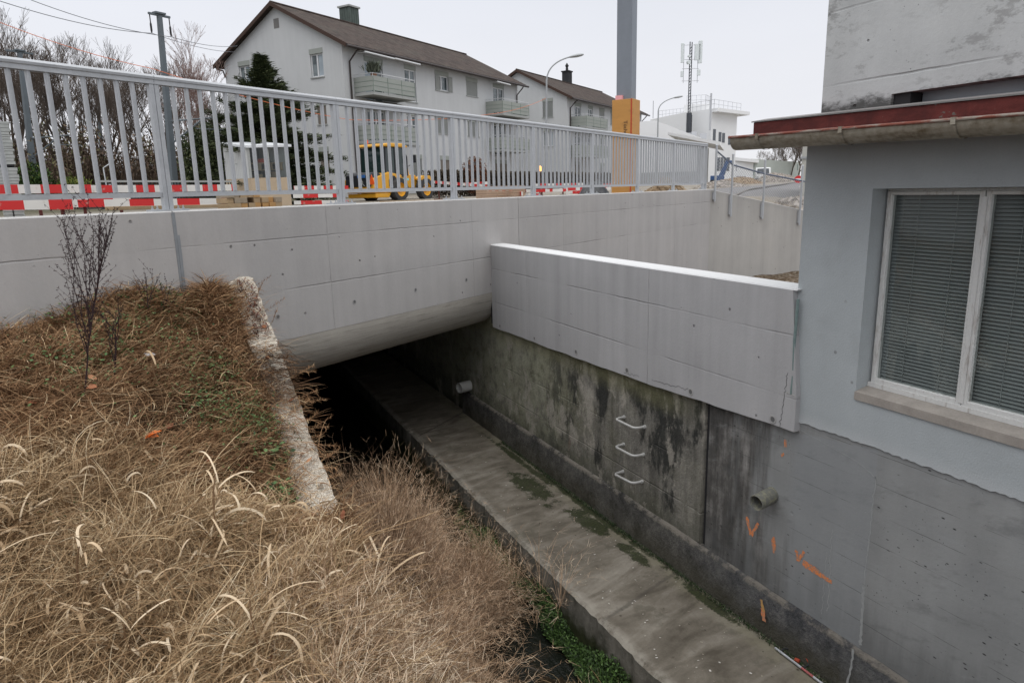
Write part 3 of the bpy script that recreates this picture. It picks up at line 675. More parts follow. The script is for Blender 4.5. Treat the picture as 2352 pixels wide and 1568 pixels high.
mb.add(vs, [(b + q, b + q + 1, b + q + 6, b + q + 5) for b in range(0, (len(ys) - 1) * 5, 5) for q in range(4)], 0)
for i in range(len(mb.mi)): mb.mi[i] = 1 if i % 4 == 3 else 0
ob = mb.build('channel_walkway', [m_walk, m_side], None); tag(ob, kind='structure')
# small dark drain hole in the side of the walkway
# creek
m = Mat('creek water', .06, .5); P = m.pos(); n = m.noise(m.vec(*[a * b for a, b in zip(m.xyz(P), (14, 6, 1))]), 1.0, 4, .6, .6); n2 = m.noise(P, 60, 2)
xx_, yy_, zz_ = m.xyz(P); fo_ = m.noise(m.vec(xx_ * 60, yy_ * 11, 0.0), 1.0, 2).step(.70, .74) * m.noise(P, 3, 2).step(.45, .6); m.col(m.mix(fo_ * .35, m.mix(m.noise(P, 3, 4).step(.5, .7), (.010, .012, .009), (.026, .021, .012)), (.4, .42, .40))); m.bump(n + n2 * .25, .02, .55); m.bsdf.inputs['IOR'].default_value = 1.33
mb = MB(); mb.add([(.3, -7, -4.02), (2.83, -7, -4.02), (2.83, 29.9, -4.02), (.3, 29.9, -4.02)], [(0, 1, 2, 3)]); tag(mb.build('creek_water', m.mat), kind='structure')
mb = MB(); mb.add([(-1, -7, -4.5), (4.2, -7, -4.5), (4.2, 30.5, -4.5), (-1, 30.5, -4.5)], [(0, 1, 2, 3)]); tag(mb.build('creek_bed', plain('silt', (.03, .025, .018), .9)), kind='structure')

# bank: height of the grassy slope
def bank_z(x, y):
    x = np.asarray(x, float); y = np.asarray(y, float)
    zl = np.interp(y, [-8, -2, 1, 2.5, 4, 5.2, 6.2, 7.5], [-1.9, -1.85, -1.66, -1.50, -1.18, -.86, -.70, -.66])
    k = np.interp(y, [3.6, 6.2], [.30, .10])
    top = zl - k * np.maximum(0, x + 1.2) + .04 * np.maximum(0, -(x + 1.2))
    top = top + .10 * np.exp(-((x + .25) ** 2 / .12 + (y - 6.45) ** 2 / .15)) + .10 * np.exp(-((x - .25) ** 2 / .06 + (y - 6.3) ** 2 / .5))
    top = top + .05 * np.sin(x * 2.1 + y * 1.3) * np.cos(y * 1.9 - x) + .025 * np.sin(x * 6 + 1) * np.sin(y * 5.3)
    # keep below the pebbled wall on its left
    yw = np.clip((6.87 - y) / (6.87 - 4.10), 0, 1.3); wz = -.612 - 1.258 * yw
    near = sm(-.55, .30, x) * sm(3.6, 4.3, y)
    top = top * (1 - near) + np.minimum(top, wz - .035) * near
    xe = np.interp(y, [-8, 0, 2.5, 4.0], [-.2, .1, .45, .70])
    xt = np.interp(y, [1, 3, 4.2, 5.2, 6], [1.4, 1.42, 1.56, 1.86, 2.22])
    t = np.clip((x - xe) / (xt - xe), 0, 1)
    te = np.interp(y, [-8, 2.5, 4.0], [-1.95, -1.95, -1.85])
    te = zl - k * np.maximum(0, xe + 1.2)
    sl = te + (-3.97 - te) * (t ** .92)
    berm = -4.06 + np.interp(y, [4.2, 5.5, 6.8, 7.5], [1.45, 1.05, .80, 0]) * (1 - sm(1.35, np.interp(y, [4.2, 5.2, 6], [1.9, 2.2, 2.42]), x)) * (1 - sm(5.2, 6.0, y) * (1 - sm(.85, 1.3, x))) + .04 * np.sin(x * 5 + y * 2)
    f = sm(4.0, 4.75, y)
    right = sl * (1 - f) + np.minimum(sl, berm) * f
    z = np.where(x > xe, right, top)
    xr = .575 + .15 * np.clip((6.87 - y) / 2.77, 0, 1)
    z = np.where((y > 4.10) & (x > xr - .12) , np.where(x > xr, np.where(y > 4.10, right, z), np.minimum(z, wz - .05)), z)
    return z
gx_ = np.concatenate([[-60, -40, -25, -15, -10, -7, -5.5], np.linspace(-4.5, 2.9, 150)]); gy_ = np.concatenate([[-8, -5, -3, -2, -1], np.linspace(-.5, 8.3, 170)])
XX, YY = np.meshgrid(gx_, gy_, indexing='ij'); ZZ = bank_z(XX, YY)
ZZ = ZZ + rng.normal(0, .010, ZZ.shape)
V = np.stack([XX, YY, ZZ], -1).reshape(-1, 3); nx_, ny_ = len(gx_), len(gy_)
i, j = np.meshgrid(np.arange(nx_ - 1), np.arange(ny_ - 1), indexing='ij'); a = (i * ny_ + j).ravel()
Q = np.stack([a, a + ny_, a + ny_ + 1, a + 1], 1)
cen = V[Q].mean(1); nn = cen @ NX; keep = nn < DA + .12
# no bank under the water side
Q = Q[keep]
m = Mat('bank soil and thatch', .97, .1); P = m.pos(); n0 = m.noise(P, 2.2, 5, .7); n1 = m.noise(P, 28, 6, .75); n2 = m.noise(P, 140, 3)
c = m.ramp(n1 * .6 + n0 * .4, [(.34, (.022, .016, .010)), (.5, (.060, .043, .026)), (.68, (.135, .10, .062))]); m.col(c); m.bump(n1 * 2 + n2, .03, 1.0)
tag(mesh_np('bank_ground', V, Q, None, m.mat), kind='structure')

# ground behind the parapet: one sheet to the horizon, sloping down beside the right-hand wall
def site_z(x, y):
    x = np.asarray(x, float); y = np.asarray(y, float)
    z = np.full(np.broadcast(x, y).shape, GZ)
    w = -.19 * np.clip(x - 12.0, 0, 9) - .07
    f = sm(11.5, 12.8, x) * (1 - sm(14.5, 24, y))
    z = z * (1 - f) + np.minimum(w, GZ * 0 + w) * f
    z = z + .45 * sm(26, 60, np.hypot(x, y)) * sm(-5, 15, x) 
    return z
B0 = [wp(t, DA + PW - .02, 0) for t in np.concatenate([[-300, -120, -60, -30, -20, -10], np.arange(-5, 17.3, 1.0), [17.28]])]
B1 = [np.array([x, 13.93, 0]) for x in (12.6, 13.2, 14, 15, 16, 17, 18.5, 20, 24, 30, 40, 80, 200, 400)]
bnd = B0 + B1; nb = len(B0); rows = [0, .4, .8, 1.3, 2, 3, 4.5, 6, 8, 11, 15, 20, 28, 38, 55, 80, 130, 250, 500]
vs = []; cols = len(bnd)
for i, b in enumerate(bnd):
    f = np.clip((i - nb + 4) / 5.0, 0, 1); d = NX * (1 - f) + np.array([0, 1.0, 0]) * f; d = d / np.linalg.norm(d)
    for r in rows:
        p = b + d * r; p[2] = float(site_z(p[0], p[1])); vs.append(p)
Vs = np.array(vs); nr = len(rows); i, j = np.meshgrid(np.arange(cols - 1), np.arange(nr - 1), indexing='ij'); a = (i * nr + j).ravel(); Q = np.stack([a, a + nr, a + nr + 1, a + 1], 1)
m = Mat('gravel site ground', .95, .2); P = m.pos(); X, Y, Z = m.xyz(P); n0 = m.noise(P, .35, 5, .65); n1 = m.noise(P, 2.5, 6, .7); n2 = m.noise(P, 30, 4, .7)
c = m.ramp(n0 * .4 + n1 * .3 + n2 * .3, [(.36, (.17, .145, .115)), (.5, (.26, .235, .20)), (.65, (.36, .34, .31))])
c = m.mix(((X * -.4 + Y * .35 - 6.0 + (n0 - .5) * 4).step(2.0, 5.0)) * .85, c, m.mix(n1.step(.4, .6), (.05, .055, .025), (.10, .085, .05)))
m.col(c); m.bump(n1 + n2, .03); tag(mesh_np('site_ground', Vs, Q, None, m.mat, smooth=True), kind='structure')
# asphalt of the road beyond the right-hand wall
m_asph = plain('pale worn asphalt', (.185, .18, .18), .92, .2, 0, .18, 2.2, False, .004)
def sheet(name, pts_fn, nu, nv, mat, lift, kind='structure'):
    U, Vv = np.meshgrid(np.linspace(0, 1, nu), np.linspace(0, 1, nv), indexing='ij'); x, y = pts_fn(U, Vv)
    v = np.stack([x, y, site_z(x, y) + lift], -1).reshape(-1, 3); i, j = np.meshgrid(np.arange(nu - 1), np.arange(nv - 1), indexing='ij'); a = (i * nv + j).ravel()
    return tag(mesh_np(name, v, np.stack([a, a + nv, a + nv + 1, a + 1], 1), None, mat, smooth=True), kind=kind)
sheet('road', lambda u, v: (12.7 + u * 60, 14.0 + v * (9.5 + u * 25)), 60, 20, m_asph, .012)

# retaining wall on the right with its fence
def rw_top(x): return -.19 * (x - 12.03) + .0 if x < 30 else -3.4
o = (12.05, 13.65, -2.5); rt = thing('retaining_wall', 'streaked concrete retaining wall falling to the right below the mesh fence', 'concrete wall', o)
mb = MB(o); xs = np.linspace(12.02, 22, 24); vs = []
for x in xs: z = rw_top(x); vs += [(x, 13.65, -3.2), (x, 13.65, z - .012), (x, 13.93, z - .012), (x, 13.93, -3.2)]
mb.add(vs, [(b + k, b + (k + 1) % 4, b + 4 + (k + 1) % 4, b + 4 + k) for b in range(0, (len(xs) - 1) * 4, 4) for k in range(4)] + [(3, 2, 1, 0)]); mb.build('face', m_ret.mat, rt)
mb = MB(o); vs = []
for x in xs: z = rw_top(x); vs += [(x, 13.652, z - .0115), (x, 13.662, z), (x, 13.92, z), (x, 13.928, z - .0115)]
mb.add(vs, [(b + k, b + k + 1, b + 5 + k, b + 4 + k) for b in range(0, (len(xs) - 1) * 4, 4) for k in range(3)]); mb.build('coping', m_pcap.mat, rt)
# fill behind the wing wall
m = Mat('leafy gravel fill', .97, .1); P = m.pos(); n1 = m.noise(P, 9, 5, .7); cc_ = m.vor(P, 16, 'Color'); m.col(m.ramp(n1 * .6 + cc_ * .4, [(.3, (.04, .028, .018)), (.5, (.12, .085, .055)), (.7, (.26, .23, .19))])); m.bump(n1, .06)
U, Vv = np.meshgrid(np.linspace(4.0, 24, 60), np.linspace(1, 14, 60), indexing='ij'); zz = -2.32 + .05 * sm(8, 16, U) + rng.normal(0, .02, U.shape)
v = np.stack([U, Vv, zz], -1).reshape(-1, 3); i, j = np.meshgrid(np.arange(59), np.arange(59), indexing='ij'); a = (i * 60 + j).ravel()
Qf = np.stack([a, a + 60, a + 61, a + 1], 1); cen = v[Qf].mean(1); ok = ((cen @ NX) < DA + .2) & ~((cen[:, 1] < 3.5)); tag(mesh_np('fill_ground', v, Qf[ok], None, m.mat), kind='structure')
# ---------------------------------------------------------------- railing on the parapet
m = Mat('galvanised steel', .42, .5, .35); P = m.pos(); n = m.noise(P, 7, 5, .65); n2 = m.noise(P, 45, 4, .7)
m.col(m.scale((.43, .445, .465), 1.0 + (n - .5) * .3 + (n2 - .5) * .22)); m.rough(n.step(.3, .7, .36, .55)); m_galv = m.mat
RN = DA + .13; o = wp(3.34, RN, 0)
rail = thing('metal_railing', 'long galvanised steel railing with flat balusters bolted on the concrete parapet', 'railing', o)
def rbox(mb, t0, t1, n0, n1, z0, z1, bev=0): 
    mb.hexa([tuple(wp(t, n, z)) for t, n, z in ((t0, n0, z0), (t1, n0, z0), (t1, n1, z0), (t0, n1, z0), (t0, n0, z1), (t1, n0, z1), (t1, n1, z1), (t0, n1, z1))])
posts = [3.34 + 1.955 * k for k in range(-3, 8)]
hp = [(-.030, 1.022), (-.030, 1.054), (-.038, 1.060), (-.041, 1.078), (-.030, 1.094), (0, 1.101), (.030, 1.094), (.041, 1.078), (.038, 1.060), (.030, 1.054), (.030, 1.022), (.022, 1.022), (.022, 1.045), (-.022, 1.045), (-.022, 1.022)]
ts = [-13] + posts + [17.25]
for i in range(len(ts) - 1):
    mb = MB(o); mb.prism([(RN + a, b) for a, b in hp], lambda p, q, t: wp(t, p, q), ts[i] + .0015, ts[i + 1] - .0015)
    mb.build('handrail', m_galv, rail)
    mb = MB(o); rbox(mb, ts[i] + .041, ts[i + 1] - .041, RN - .012, RN + .012, .117, .157); mb.build('bottom_rail', m_galv, rail)
bal = []
for k in range(-3, 8):
    a = posts[k + 3]; b = a + 1.955
    nb_ = 14
    for q in range(nb_):
        t = a + .170 + q * (1.955 - .34) / (nb_ - 1)
        if t < 17.1 and t > -.2: bal.append(t)
bal.sort(key=lambda t: abs(t - 2.0)); print('balusters', len(bal))
mb0 = MB(wp(0, RN, 0)); 
for a, b in ((-.0065, -.0005), (.0005, .0065)):
    pass
mb0.hexa([tuple(wp(t, n, z)) for t, n, z in ((-.015, RN - .014, .1575), (.015, RN - .014, .1575), (.015, RN + .014, .1575), (-.015, RN + .014, .1575), (-.015, RN - .014, 1.043), (.015, RN - .014, 1.043), (.015, RN + .014, 1.043), (-.015, RN + .014, 1.043))])
mb0.hexa([tuple(wp(t, n, z)) for t, n, z in ((-.013, RN - .020, .159), (.003, RN - .020, .159), (.003, RN - .0142, .159), (-.013, RN - .0142, .159), (-.013, RN - .020, 1.03), (.003, RN - .020, 1.03), (.003, RN - .0142, 1.03), (-.013, RN - .0142, 1.03))])
b0 = mb0.build('baluster', m_galv, rail, bevel=.002); b0.location = tuple(wp(bal[0], RN, 0) - o)
for t in bal[1:100]:
    c = b0.copy(); COL.objects.link(c); c.parent = rail; c.location = tuple(wp(t, RN, 0) - o)
mb = MB(o)
for t in bal[100:]: rbox(mb, t - .015, t + .015, RN - .014, RN + .014, .1575, 1.043)
tag(mb.build('distant_balusters', m_galv, rail), kind='stuff')
for t in posts:
    mb = MB(o)
    rbox(mb, t - .040, t - .002, RN - .026, RN + .026, .012, 1.021); rbox(mb, t + .002, t + .040, RN - .026, RN + .026, .012, 1.021)
    po = mb.build('post', m_galv, rail, bevel=.0025)
    mb = MB(o); rbox(mb, t - .155, t + .155, RN - .065, RN + .065, .0, .015); bp = mb.build('base_plate', m_galv, rail)
    for a in (-.115, .115):
        for b in (-.038, .038):
            mb = MB(o); c = wp(t + a, RN + b, .0152); mb.tube([c, c + (0, 0, .012)], .012, 6); mb.tube([c + (0, 0, .012), c + (0, 0, .032)], .006, 6); mb.build('anchor_bolt', m_galv, bp)
# end post of railing
mb = MB(o); rbox(mb, 17.21, 17.25, RN - .033, RN + .033, .0, 1.03); mb.build('post', m_galv, rail)

# ---------------------------------------------------------------- mesh fence on the retaining wall
o = (12.1, 13.6, 0); fe = thing('chain_link_fence', 'galvanised chain link fence stepping down on the retaining wall', 'fence', o)
fx = [12.12, 12.66, 13.74, 15.08, 16.5, 18.0]
ftop = [1.05, .83, .69, .54, .40, .2]; fbot = [-.30, -.69, -.79, -1.0, -1.25, -1.5]
for x, zt, zb_ in zip(fx, ftop, fbot):
    mb = MB(o); mb.tube([(x, 13.60, zb_), (x, 13.60, zt)], .027, 10); mb.tube([(x, 13.60, zt - .01), (x, 13.60, zt + .012), (x, 13.60, zt + .022)], [.033, .030, .012], 10); p_ = mb.build('post', m_galv, fe, True)
    mb = MB(o); mb.box(x - .05, x - .028, 13.59, 13.648, zb_ + .05, rw_top(x) - .05); mb.build('bracket', m_galv, p_)
pts = [(12.12, 13.60, .92), (12.66, 13.60, .58), (13.74, 13.60, .35), (15.08, 13.6, .15), (18, 13.6, -.30)]
mb = MB(o); mb.tube(pts, .020, 8); mb.build('top_tube', plain('dark blue steel tube', (.10, .12, .17), .5, .4, .3), fe, True)
def topz(x): return float(np.interp(x, [p[0] for p in pts], [p[2] for p in pts]))
mb = MB(o)
def wire(mb, a, b, r=.0028):
    a = np.array(a, float); b = np.array(b, float); d = b - a; d /= np.linalg.norm(d); u = np.cross(d, (0, 1, 0)) * r; w = np.array((0, r, 0))
    mb.add([a + u, a - u * .5 + w, a - u * .5 - w, b + u, b - u * .5 + w, b - u * .5 - w], [(0, 1, 4, 3), (1, 2, 5, 4), (2, 0, 3, 5)])
for sgn in (1, -1):
    c0 = -6.0
    while c0 < 26:
        # line z = sgn*(x) + c0 clipped to the panel
        xs_ = np.linspace(12.12, 16.4, 150); z = sgn * (xs_ - 12.12) * 1.0 + (c0 if sgn > 0 else c0)
        ok = (z < [topz(q) for q in xs_]) & (z > [rw_top(q) + .03 for q in xs_])
        if ok.any():
            i0 = np.argmax(ok); i1 = len(ok) - 1 - np.argmax(ok[::-1])
            if i1 > i0: wire(mb, (xs_[i0], 13.575, z[i0]), (xs_[i1], 13.575, z[i1]))
        c0 += .078
mb.build('wire_mesh', plain('mesh wire', (.30, .31, .33), .5, .4, .4), fe)

# ---------------------------------------------------------------- apartment houses
m = Mat('grey white render', .95, .15); P = m.pos(False); X, Y, Z = m.xyz(P)
n = m.noise(P, .7, 5, .6); st = m.noise(m.vec(X * 3, Y * 3, Z * .25), 1.0, 5, .6); n2 = m.noise(P, 12, 4, .6)
m.col(m.scale((.50, .51, .515), 1.0 + (n - .5) * .16 + (st - .5) * .18 + (n2 - .5) * .06)); m_hwall = m.mat
m = Mat('brown roof tiles', .85, .25); P = m.pos(False); X, Y, Z = m.xyz(P)
cell = (X / .25).floor() * 3.17 + (Z / .16).floor() * 7.77; rv = m.noise(m.vec(cell, cell * .37, 0.0), 3.0, 1)
u_ = ((X / .25).frac() - .5).abs(); v_ = (Z / .16).frac(); n = m.noise(P, .8, 5, .6); n3 = m.noise(P, 9, 4, .6)
c = m.mix(rv.step(.3, .7), (.038, .026, .022), (.078, .056, .046)); c = m.mix(n.step(.45, .7) * .4, c, (.085, .08, .065)); c = m.mix(v_.step(.0, .28, 1, 0) * .62, c, (.020, .016, .014)); c = m.mix(u_.step(.36, .5) * .35, c, (.03, .024, .02))
m.col(m.scale(c, 1.0 + (n3 - .5) * .4)); m.bump(v_ - u_ * 1.2, .05); m_tiles = m.mat
m_wood = plain('dark brown eave boards', (.055, .032, .024), .8)
m_green = plain('sage green panel', (.30, .318, .295), .8, .2, 0, .10, 1.5); m_dgreen = plain('grey green frame', (.16, .21, .175), .7)
m_white = plain('white window frame', (.62, .63, .64), .6, .3, 0, .06); m_shut = Mat('slatted shutter', .7, .3)
P = m_shut.pos(False); X, Y, Z = m_shut.xyz(P); m_shut.col(m_shut.mix((Z / .055).frac().step(.55, .95) * .8, (.33, .345, .335), (.10, .105, .10))); m_shut.bump((Z / .055).frac(), .02); m_shut = m_shut.mat
m_dshut = Mat('brown slatted shutter', .7, .3); P = m_dshut.pos(False); X, Y, Z = m_dshut.xyz(P); m_dshut.col(m_dshut.mix((Z / .055).frac().step(.5, .9) * .8, (.19, .165, .14), (.06, .05, .045))); m_dshut = m_dshut.mat
m = Mat('dark room glass', .08, .6); P = m.pos(False); n = m.noise(P, 1.4, 3); m.col(m.mix(n.step(.4, .6), (.035, .05, .055), (.16, .19, .20))); m_hglass = m.mat
m_curt = plain('pale curtain', (.33, .38, .42), .7, .2, 0, .3, 2)
m_awn = Mat('striped awning cloth', .9, .1); P = m_awn.pos(False); X, Y, Z = m_awn.xyz(P); m_awn.col(m_awn.mix((X / .22).frac().step(.5, .54), (.62, .60, .55), (.36, .35, .32))); m_awn = m_awn.mat
m_gutd = plain('dark brown gutter', (.035, .026, .024), .5, .4)
m_bslab = plain('balcony concrete', (.33, .34, .33), .9)
m_alu = plain('pale metal rail', (.55, .56, .57), .4, .5, .4)
def qd(mb, y, x0, x1, z0, z1, mi=0): mb.add([(x0, y, z0), (x1, y, z0), (x1, y, z1), (x0, y, z1)], [(0, 1, 2, 3)], mi)
def wall_holes(mb, x0, x1, z0, z1, holes, fn, depth=.14):
    """rectangular wall with recessed openings; fn(u, w, d) -> point (d = depth inwards)"""
    xs = sorted({x0, x1, *[h[0] for h in holes], *[h[1] for h in holes]}); zs = sorted({z0, z1, *[h[2] for h in holes], *[h[3] for h in holes]})
    for i in range(len(xs) - 1):
        for j in range(len(zs) - 1):
            cx_, cz_ = (xs[i] + xs[i + 1]) / 2, (zs[j] + zs[j + 1]) / 2
            if any(h[0] < cx_ < h[1] and h[2] < cz_ < h[3] for h in holes): continue
            mb.add([fn(xs[i], zs[j], 0), fn(xs[i + 1], zs[j], 0), fn(xs[i + 1], zs[j + 1], 0), fn(xs[i], zs[j + 1], 0)], [(0, 1, 2, 3)])
    for a, b, c, d in holes:
        r = [(a, c), (b, c), (b, d), (a, d)]
        for k in range(4):
            p, q = r[k], r[(k + 1) % 4]; mb.add([fn(p[0], p[1], 0), fn(q[0], q[1], 0), fn(q[0], q[1], depth), fn(p[0], p[1], depth)], [(0, 1, 2, 3)])
def house(name, label, c, L, D, E, RZ, K, wins, gwins, balcs, chim, base=-.35, extra=True, group=None):
    """local frame: x along the long wall, y away through the depth, z up; sizes are multiplied by K"""
    rot = math.atan2(HX[1], HX[0]); t = thing(name, label, 'apartment house', (c[0], c[1], base), rot, group)
    zz = lambda z: .106 + (z - .106) * K - base
    L *= K; D *= K; Ez = zz(E); Rz = zz(RZ); mbw = MB()
    fl = lambda u, w, d: (u, d, w); fg = lambda u, w, d: (d, u, w)
    hl_ = [(a * K, b * K, zz(z0), zz(z1)) for a, b, z0, z1, *_ in wins]; hg_ = [(a * K, b * K, zz(z0), zz(z1)) for a, b, z0, z1, *_ in gwins if z1 < E]
    wall_holes(mbw, 0, L, 0, Ez, hl_, fl); wall_holes(mbw, 0, D, 0, Ez, hg_, fg)
    mbw.add([(0, 0, Ez), (0, D, Ez), (0, D / 2, Rz)], [(0, 1, 2)]); mbw.add([(L, 0, 0), (L, D, 0), (L, D, Ez), (L, D / 2, Rz), (L, 0, Ez)], [(0, 1, 2, 3, 4)]); mbw.add([(0, D, 0), (L, D, 0), (L, D, Ez), (0, D, Ez)], [(0, 1, 2, 3)])
    mbw.build('wall', m_hwall, t)
    ov, go = .62, .33; sl = (Rz - Ez) / (D / 2); th = .16
    rf = MB()
    for y0, y1, z0, z1 in ((-ov, D / 2, Ez - sl * ov, Rz), (D + ov, D / 2, Ez - sl * ov, Rz)):
        rf.hexa([(-go, y0, z0 + .02), (L + go, y0, z0 + .02), (L + go, y1, z1 + .02), (-go, y1, z1 + .02), (-go, y0, z0 + th), (L + go, y0, z0 + th), (L + go, y1, z1 + th), (-go, y1, z1 + th)])
    ro = rf.build('roof', m_tiles, t)
    mb = MB()
    for y0, y1, z0, z1 in ((-ov - .01, D / 2, Ez - sl * (ov + .01), Rz), (D + ov + .01, D / 2, Ez - sl * (ov + .01), Rz)):
        for xa, xb in ((-go - .05, -go - .001),):
            mb.hexa([(xa, y0, z0 - .04), (xb, y0, z0 - .04), (xb, y1, z1 - .04), (xa, y1, z1 - .04), (xa, y0, z0 + th + .03), (xb, y0, z0 + th + .03), (xb, y1, z1 + th + .03), (xa, y1, z1 + th + .03)])
    mb.build('verge_board', m_wood, ro)
    mb = MB(); mb.hexa([(-go + .01, -ov + .01, Ez - sl * ov - .03), (L + go - .01, -ov + .01, Ez - sl * ov - .03), (L + go - .01, .0, Ez - .03), (-go + .01, .0, Ez - .03), (-go + .01, -ov + .01, Ez - sl * ov + .019), (L + go - .01, -ov + .01, Ez - sl * ov + .019), (L + go - .01, 0, Ez + .019), (-go + .01, 0, Ez + .019)]); mb.build('eave', m_wood, ro)
    mb = MB(); mb.tube([(-go, -ov - .07, Ez - sl * ov + .03), (L + go + .25, -ov - .07, Ez - sl * ov + .03)], .075, 10); mb.build('gutter', m_gutd, ro, True)
    # ridge tiles
    mb = MB(); mb.tube([(-go, D / 2, Rz + th), (L + go, D / 2, Rz + th)], .09, 8); mb.build('ridge', m_tiles, ro)
    # down pipes
    for px in (.45, L - .25):
        mb = MB(); mb.tube([(px + (.25 if px < 1 else .0), -ov - .07, Ez - sl * ov - .02), (px + .12, -ov + .05, Ez - .42), (px, -.09, Ez - .95), (px, -.09, 0)], .05, 8); mb.build('down_pipe', m_gutd, t, True)
    mb = MB(); mb.tube([(-.1, D + ov + .05, Ez - sl * ov), (-.09, D + .05, Ez - .5), (-.09, D - .09, Ez - .9)], .05, 8); mb.build('down_pipe', m_gutd, t, True)
    def window(fn, a, b, z0, z1, kind):
        z0, z1, a, b = zz(z0), zz(z1), a * K, b * K; d = .135; e = .012
        bx = lambda mb, u0, u1, w0, w1, d0, d1, mi=0: mb.hexa([fn(u0, w0, d0), fn(u1, w0, d0), fn(u1, w0, d1), fn(u0, w0, d1), fn(u0, w1, d0), fn(u1, w1, d0), fn(u1, w1, d1), fn(u0, w1, d1)], mi)
        hd = .26 if kind != 'slot' else 0
        mb = MB(); w = .075
        if kind == 'slot':
            bx(mb, a, b, z0, z1, .3, .32); mb.build('vent', m_dshut, t); return
        bx(mb, a + e, a + w, z0, z1 - hd, .08, d); bx(mb, b - w, b - e, z0, z1 - hd, .08, d); bx(mb, a + w, b - w, z0, z0 + w, .08, d); bx(mb, a + w, b - w, z1 - hd - w, z1 - hd, .08, d)
        mid = (a + b) / 2
        if b - a > .95: bx(mb, mid - .05, mid + .05, z0 + w, z1 - hd - w, .07, d)
        f = mb.build('window', m_white, t)
        mb = MB(); bx(mb, a - .03, b + .03, z1 - hd, z1 + .015, -.02, .10); mb.build('blind_box', m_green, f)
        mb = MB(); bx(mb, a - .05, b + .05, z0 - .06, z0 - .002, -.06, .07); mb.build('sill', m_bslab, f)
        if kind in ('shut', 'dshut'):
            mb = MB(); bx(mb, a + .02, b - .02, z0 + .01, z1 - hd, .03, .045); mb.build('shutter', m_shut if kind == 'shut' else m_dshut, f)
        else:
            mb = MB(); bx(mb, a + w, b - w, z0 + w, z1 - hd - w, .115, .12); mb.build('pane', m_hglass, f)
            if kind == 'cur':
                mb = MB(); bx(mb, a + w + .02, a + (b - a) * .42, z0 + w, z1 - hd - w, .1, .112); mb.build('curtain', m_curt, f)
            if kind == 'half':
                mb = MB(); bx(mb, a - .02, a + (b - a) * .3, z0, z1 - hd, -.05, -.02); bx(mb, b - (b - a) * .02, b + (b - a) * .28, z0, z1 - hd, -.05, -.02); mb.build('shutter', m_shut, f)
    for a, b, z0, z1, k in wins: window(fl, a, b, z0, z1, k)
    for a, b, z0, z1, k in gwins:
        window(fg, a, b, z0, z1, k)
    for a, b, z, aw in balcs:
        a *= K; b *= K; zs = zz(z); pr = 1.42
        mb = MB(); mb.box(a - .05, b + .05, -pr - .05, -.002, zs - .16, zs); bo = mb.build('balcony', m_bslab, t)
        mb = MB(); mb.box(a, b, -pr - .04, -pr, zs + .06, zs + .86); mb.box(a, a + .04, -pr, -.01, zs + .06, zs + .86); mb.box(b - .04, b, -pr, -.01, zs + .06, zs + .86); mb.build('balcony_panel', m_green, bo)
        mb = MB()
        for zz_ in (.06, .32, .59): mb.box(a - .012, b + .012, -pr - .052, -pr - .0405, zs + zz_ - .008, zs + zz_ + .008); mb.box(a - .012, a - .0005, -pr, -.01, zs + zz_ - .008, zs + zz_ + .008)
        for q in range(4): xq = a + (b - a) * q / 3; mb.box(xq - .012, xq + .012, -pr - .054, -pr - .041, zs - .1, zs + .86)
        mb.build('panel_joint', m_dgreen, bo)
        mb = MB(); mb.tube([(a, -.02, zs + 1.0), (a, -pr, zs + 1.0), (b, -pr, zs + 1.0), (b, -.02, zs + 1.0)], .022, 6)
        for q in range(4): xq = a + (b - a) * q / 3; mb.tube([(xq, -pr - .01, zs + .8), (xq, -pr - .01, zs + 1.0)], .014, 5)
        mb.build('balcony_rail', m_alu, bo)
        if aw == 1:
            mb = MB(); mb.add([(a + .55, -.05, zs - .22), (b + .3, -.05, zs - .22), (b + .3, -1.35, zs - .62), (a + .55, -1.35, zs - .62), (a + .55, -.05, zs - .26), (b + .3, -.05, zs - .26), (b + .3, -1.35, zs - .66), (a + .55, -1.35, zs - .66)], [(0, 1, 2, 3), (7, 6, 5, 4), (3, 2, 6, 7), (0, 3, 7, 4), (1, 5, 6, 2)]); mb.build('awning', m_awn, bo)
        elif aw == 2:
            mb = MB(); mb.box(a + .1, b - .6, -.42, -.30, zs + 2.28, zs + 2.36); mb.tube([(a + .15, -.5, zs + 2.25), (b - .7, -.5, zs + 2.25)], .05, 8); mb.build('awning', m_white, bo)
            mb = MB(); mb.tube([(a + .06, -1.0, zs + .9), (a + .02, -1.0, zs + 2.5)], .025, 6); mb.build('awning_pole', m_white, bo)
    for cx1, cy1, w, z1, kind in chim:
        zr = Rz - abs(cy1 * K - D / 2) * sl
        mb = MB(); cx1 *= K; cy1 *= K; w *= K; zt = zz(z1)
        mb.box(cx1 - w / 2, cx1 + w / 2, cy1 - w / 2, cy1 + w / 2, zr - .4, zt); 
        for q in np.linspace(-w / 2, w / 2, 5): mb.box(cx1 + q - .01, cx1 + q + .01, cy1 - w / 2 - .02, cy1 - w / 2 - .001, zr - .4, zt); mb.box(cx1 - w / 2 - .02, cx1 - w / 2 - .001, cy1 + q - .01, cy1 + q + .01, zr - .4, zt)
        ch = mb.build('chimney', plain('weathered chimney copper', (.075, .095, .085), .6, .4, .2, .6, 2) if kind == 0 else plain('black chimney', (.03, .032, .035), .6), ro)
        mb = MB(); mb.box(cx1 - w * .62, cx1 + w * .62, cy1 - w * .62, cy1 + w * .62, zt + .02, zt + .13)
        if kind: mb.tube([(cx1, cy1, zt + .12), (cx1, cy1, zt + .5), (cx1, cy1, zt + .62), (cx1, cy1, zt + .9)], [.16, .12, .2, .03], 8)
        mb.build('chimney_cap', m_bslab if kind == 0 else m_dark, ch)
    return t
K1 = 42 / 37.0; c1 = at(784, 97, 42.0)
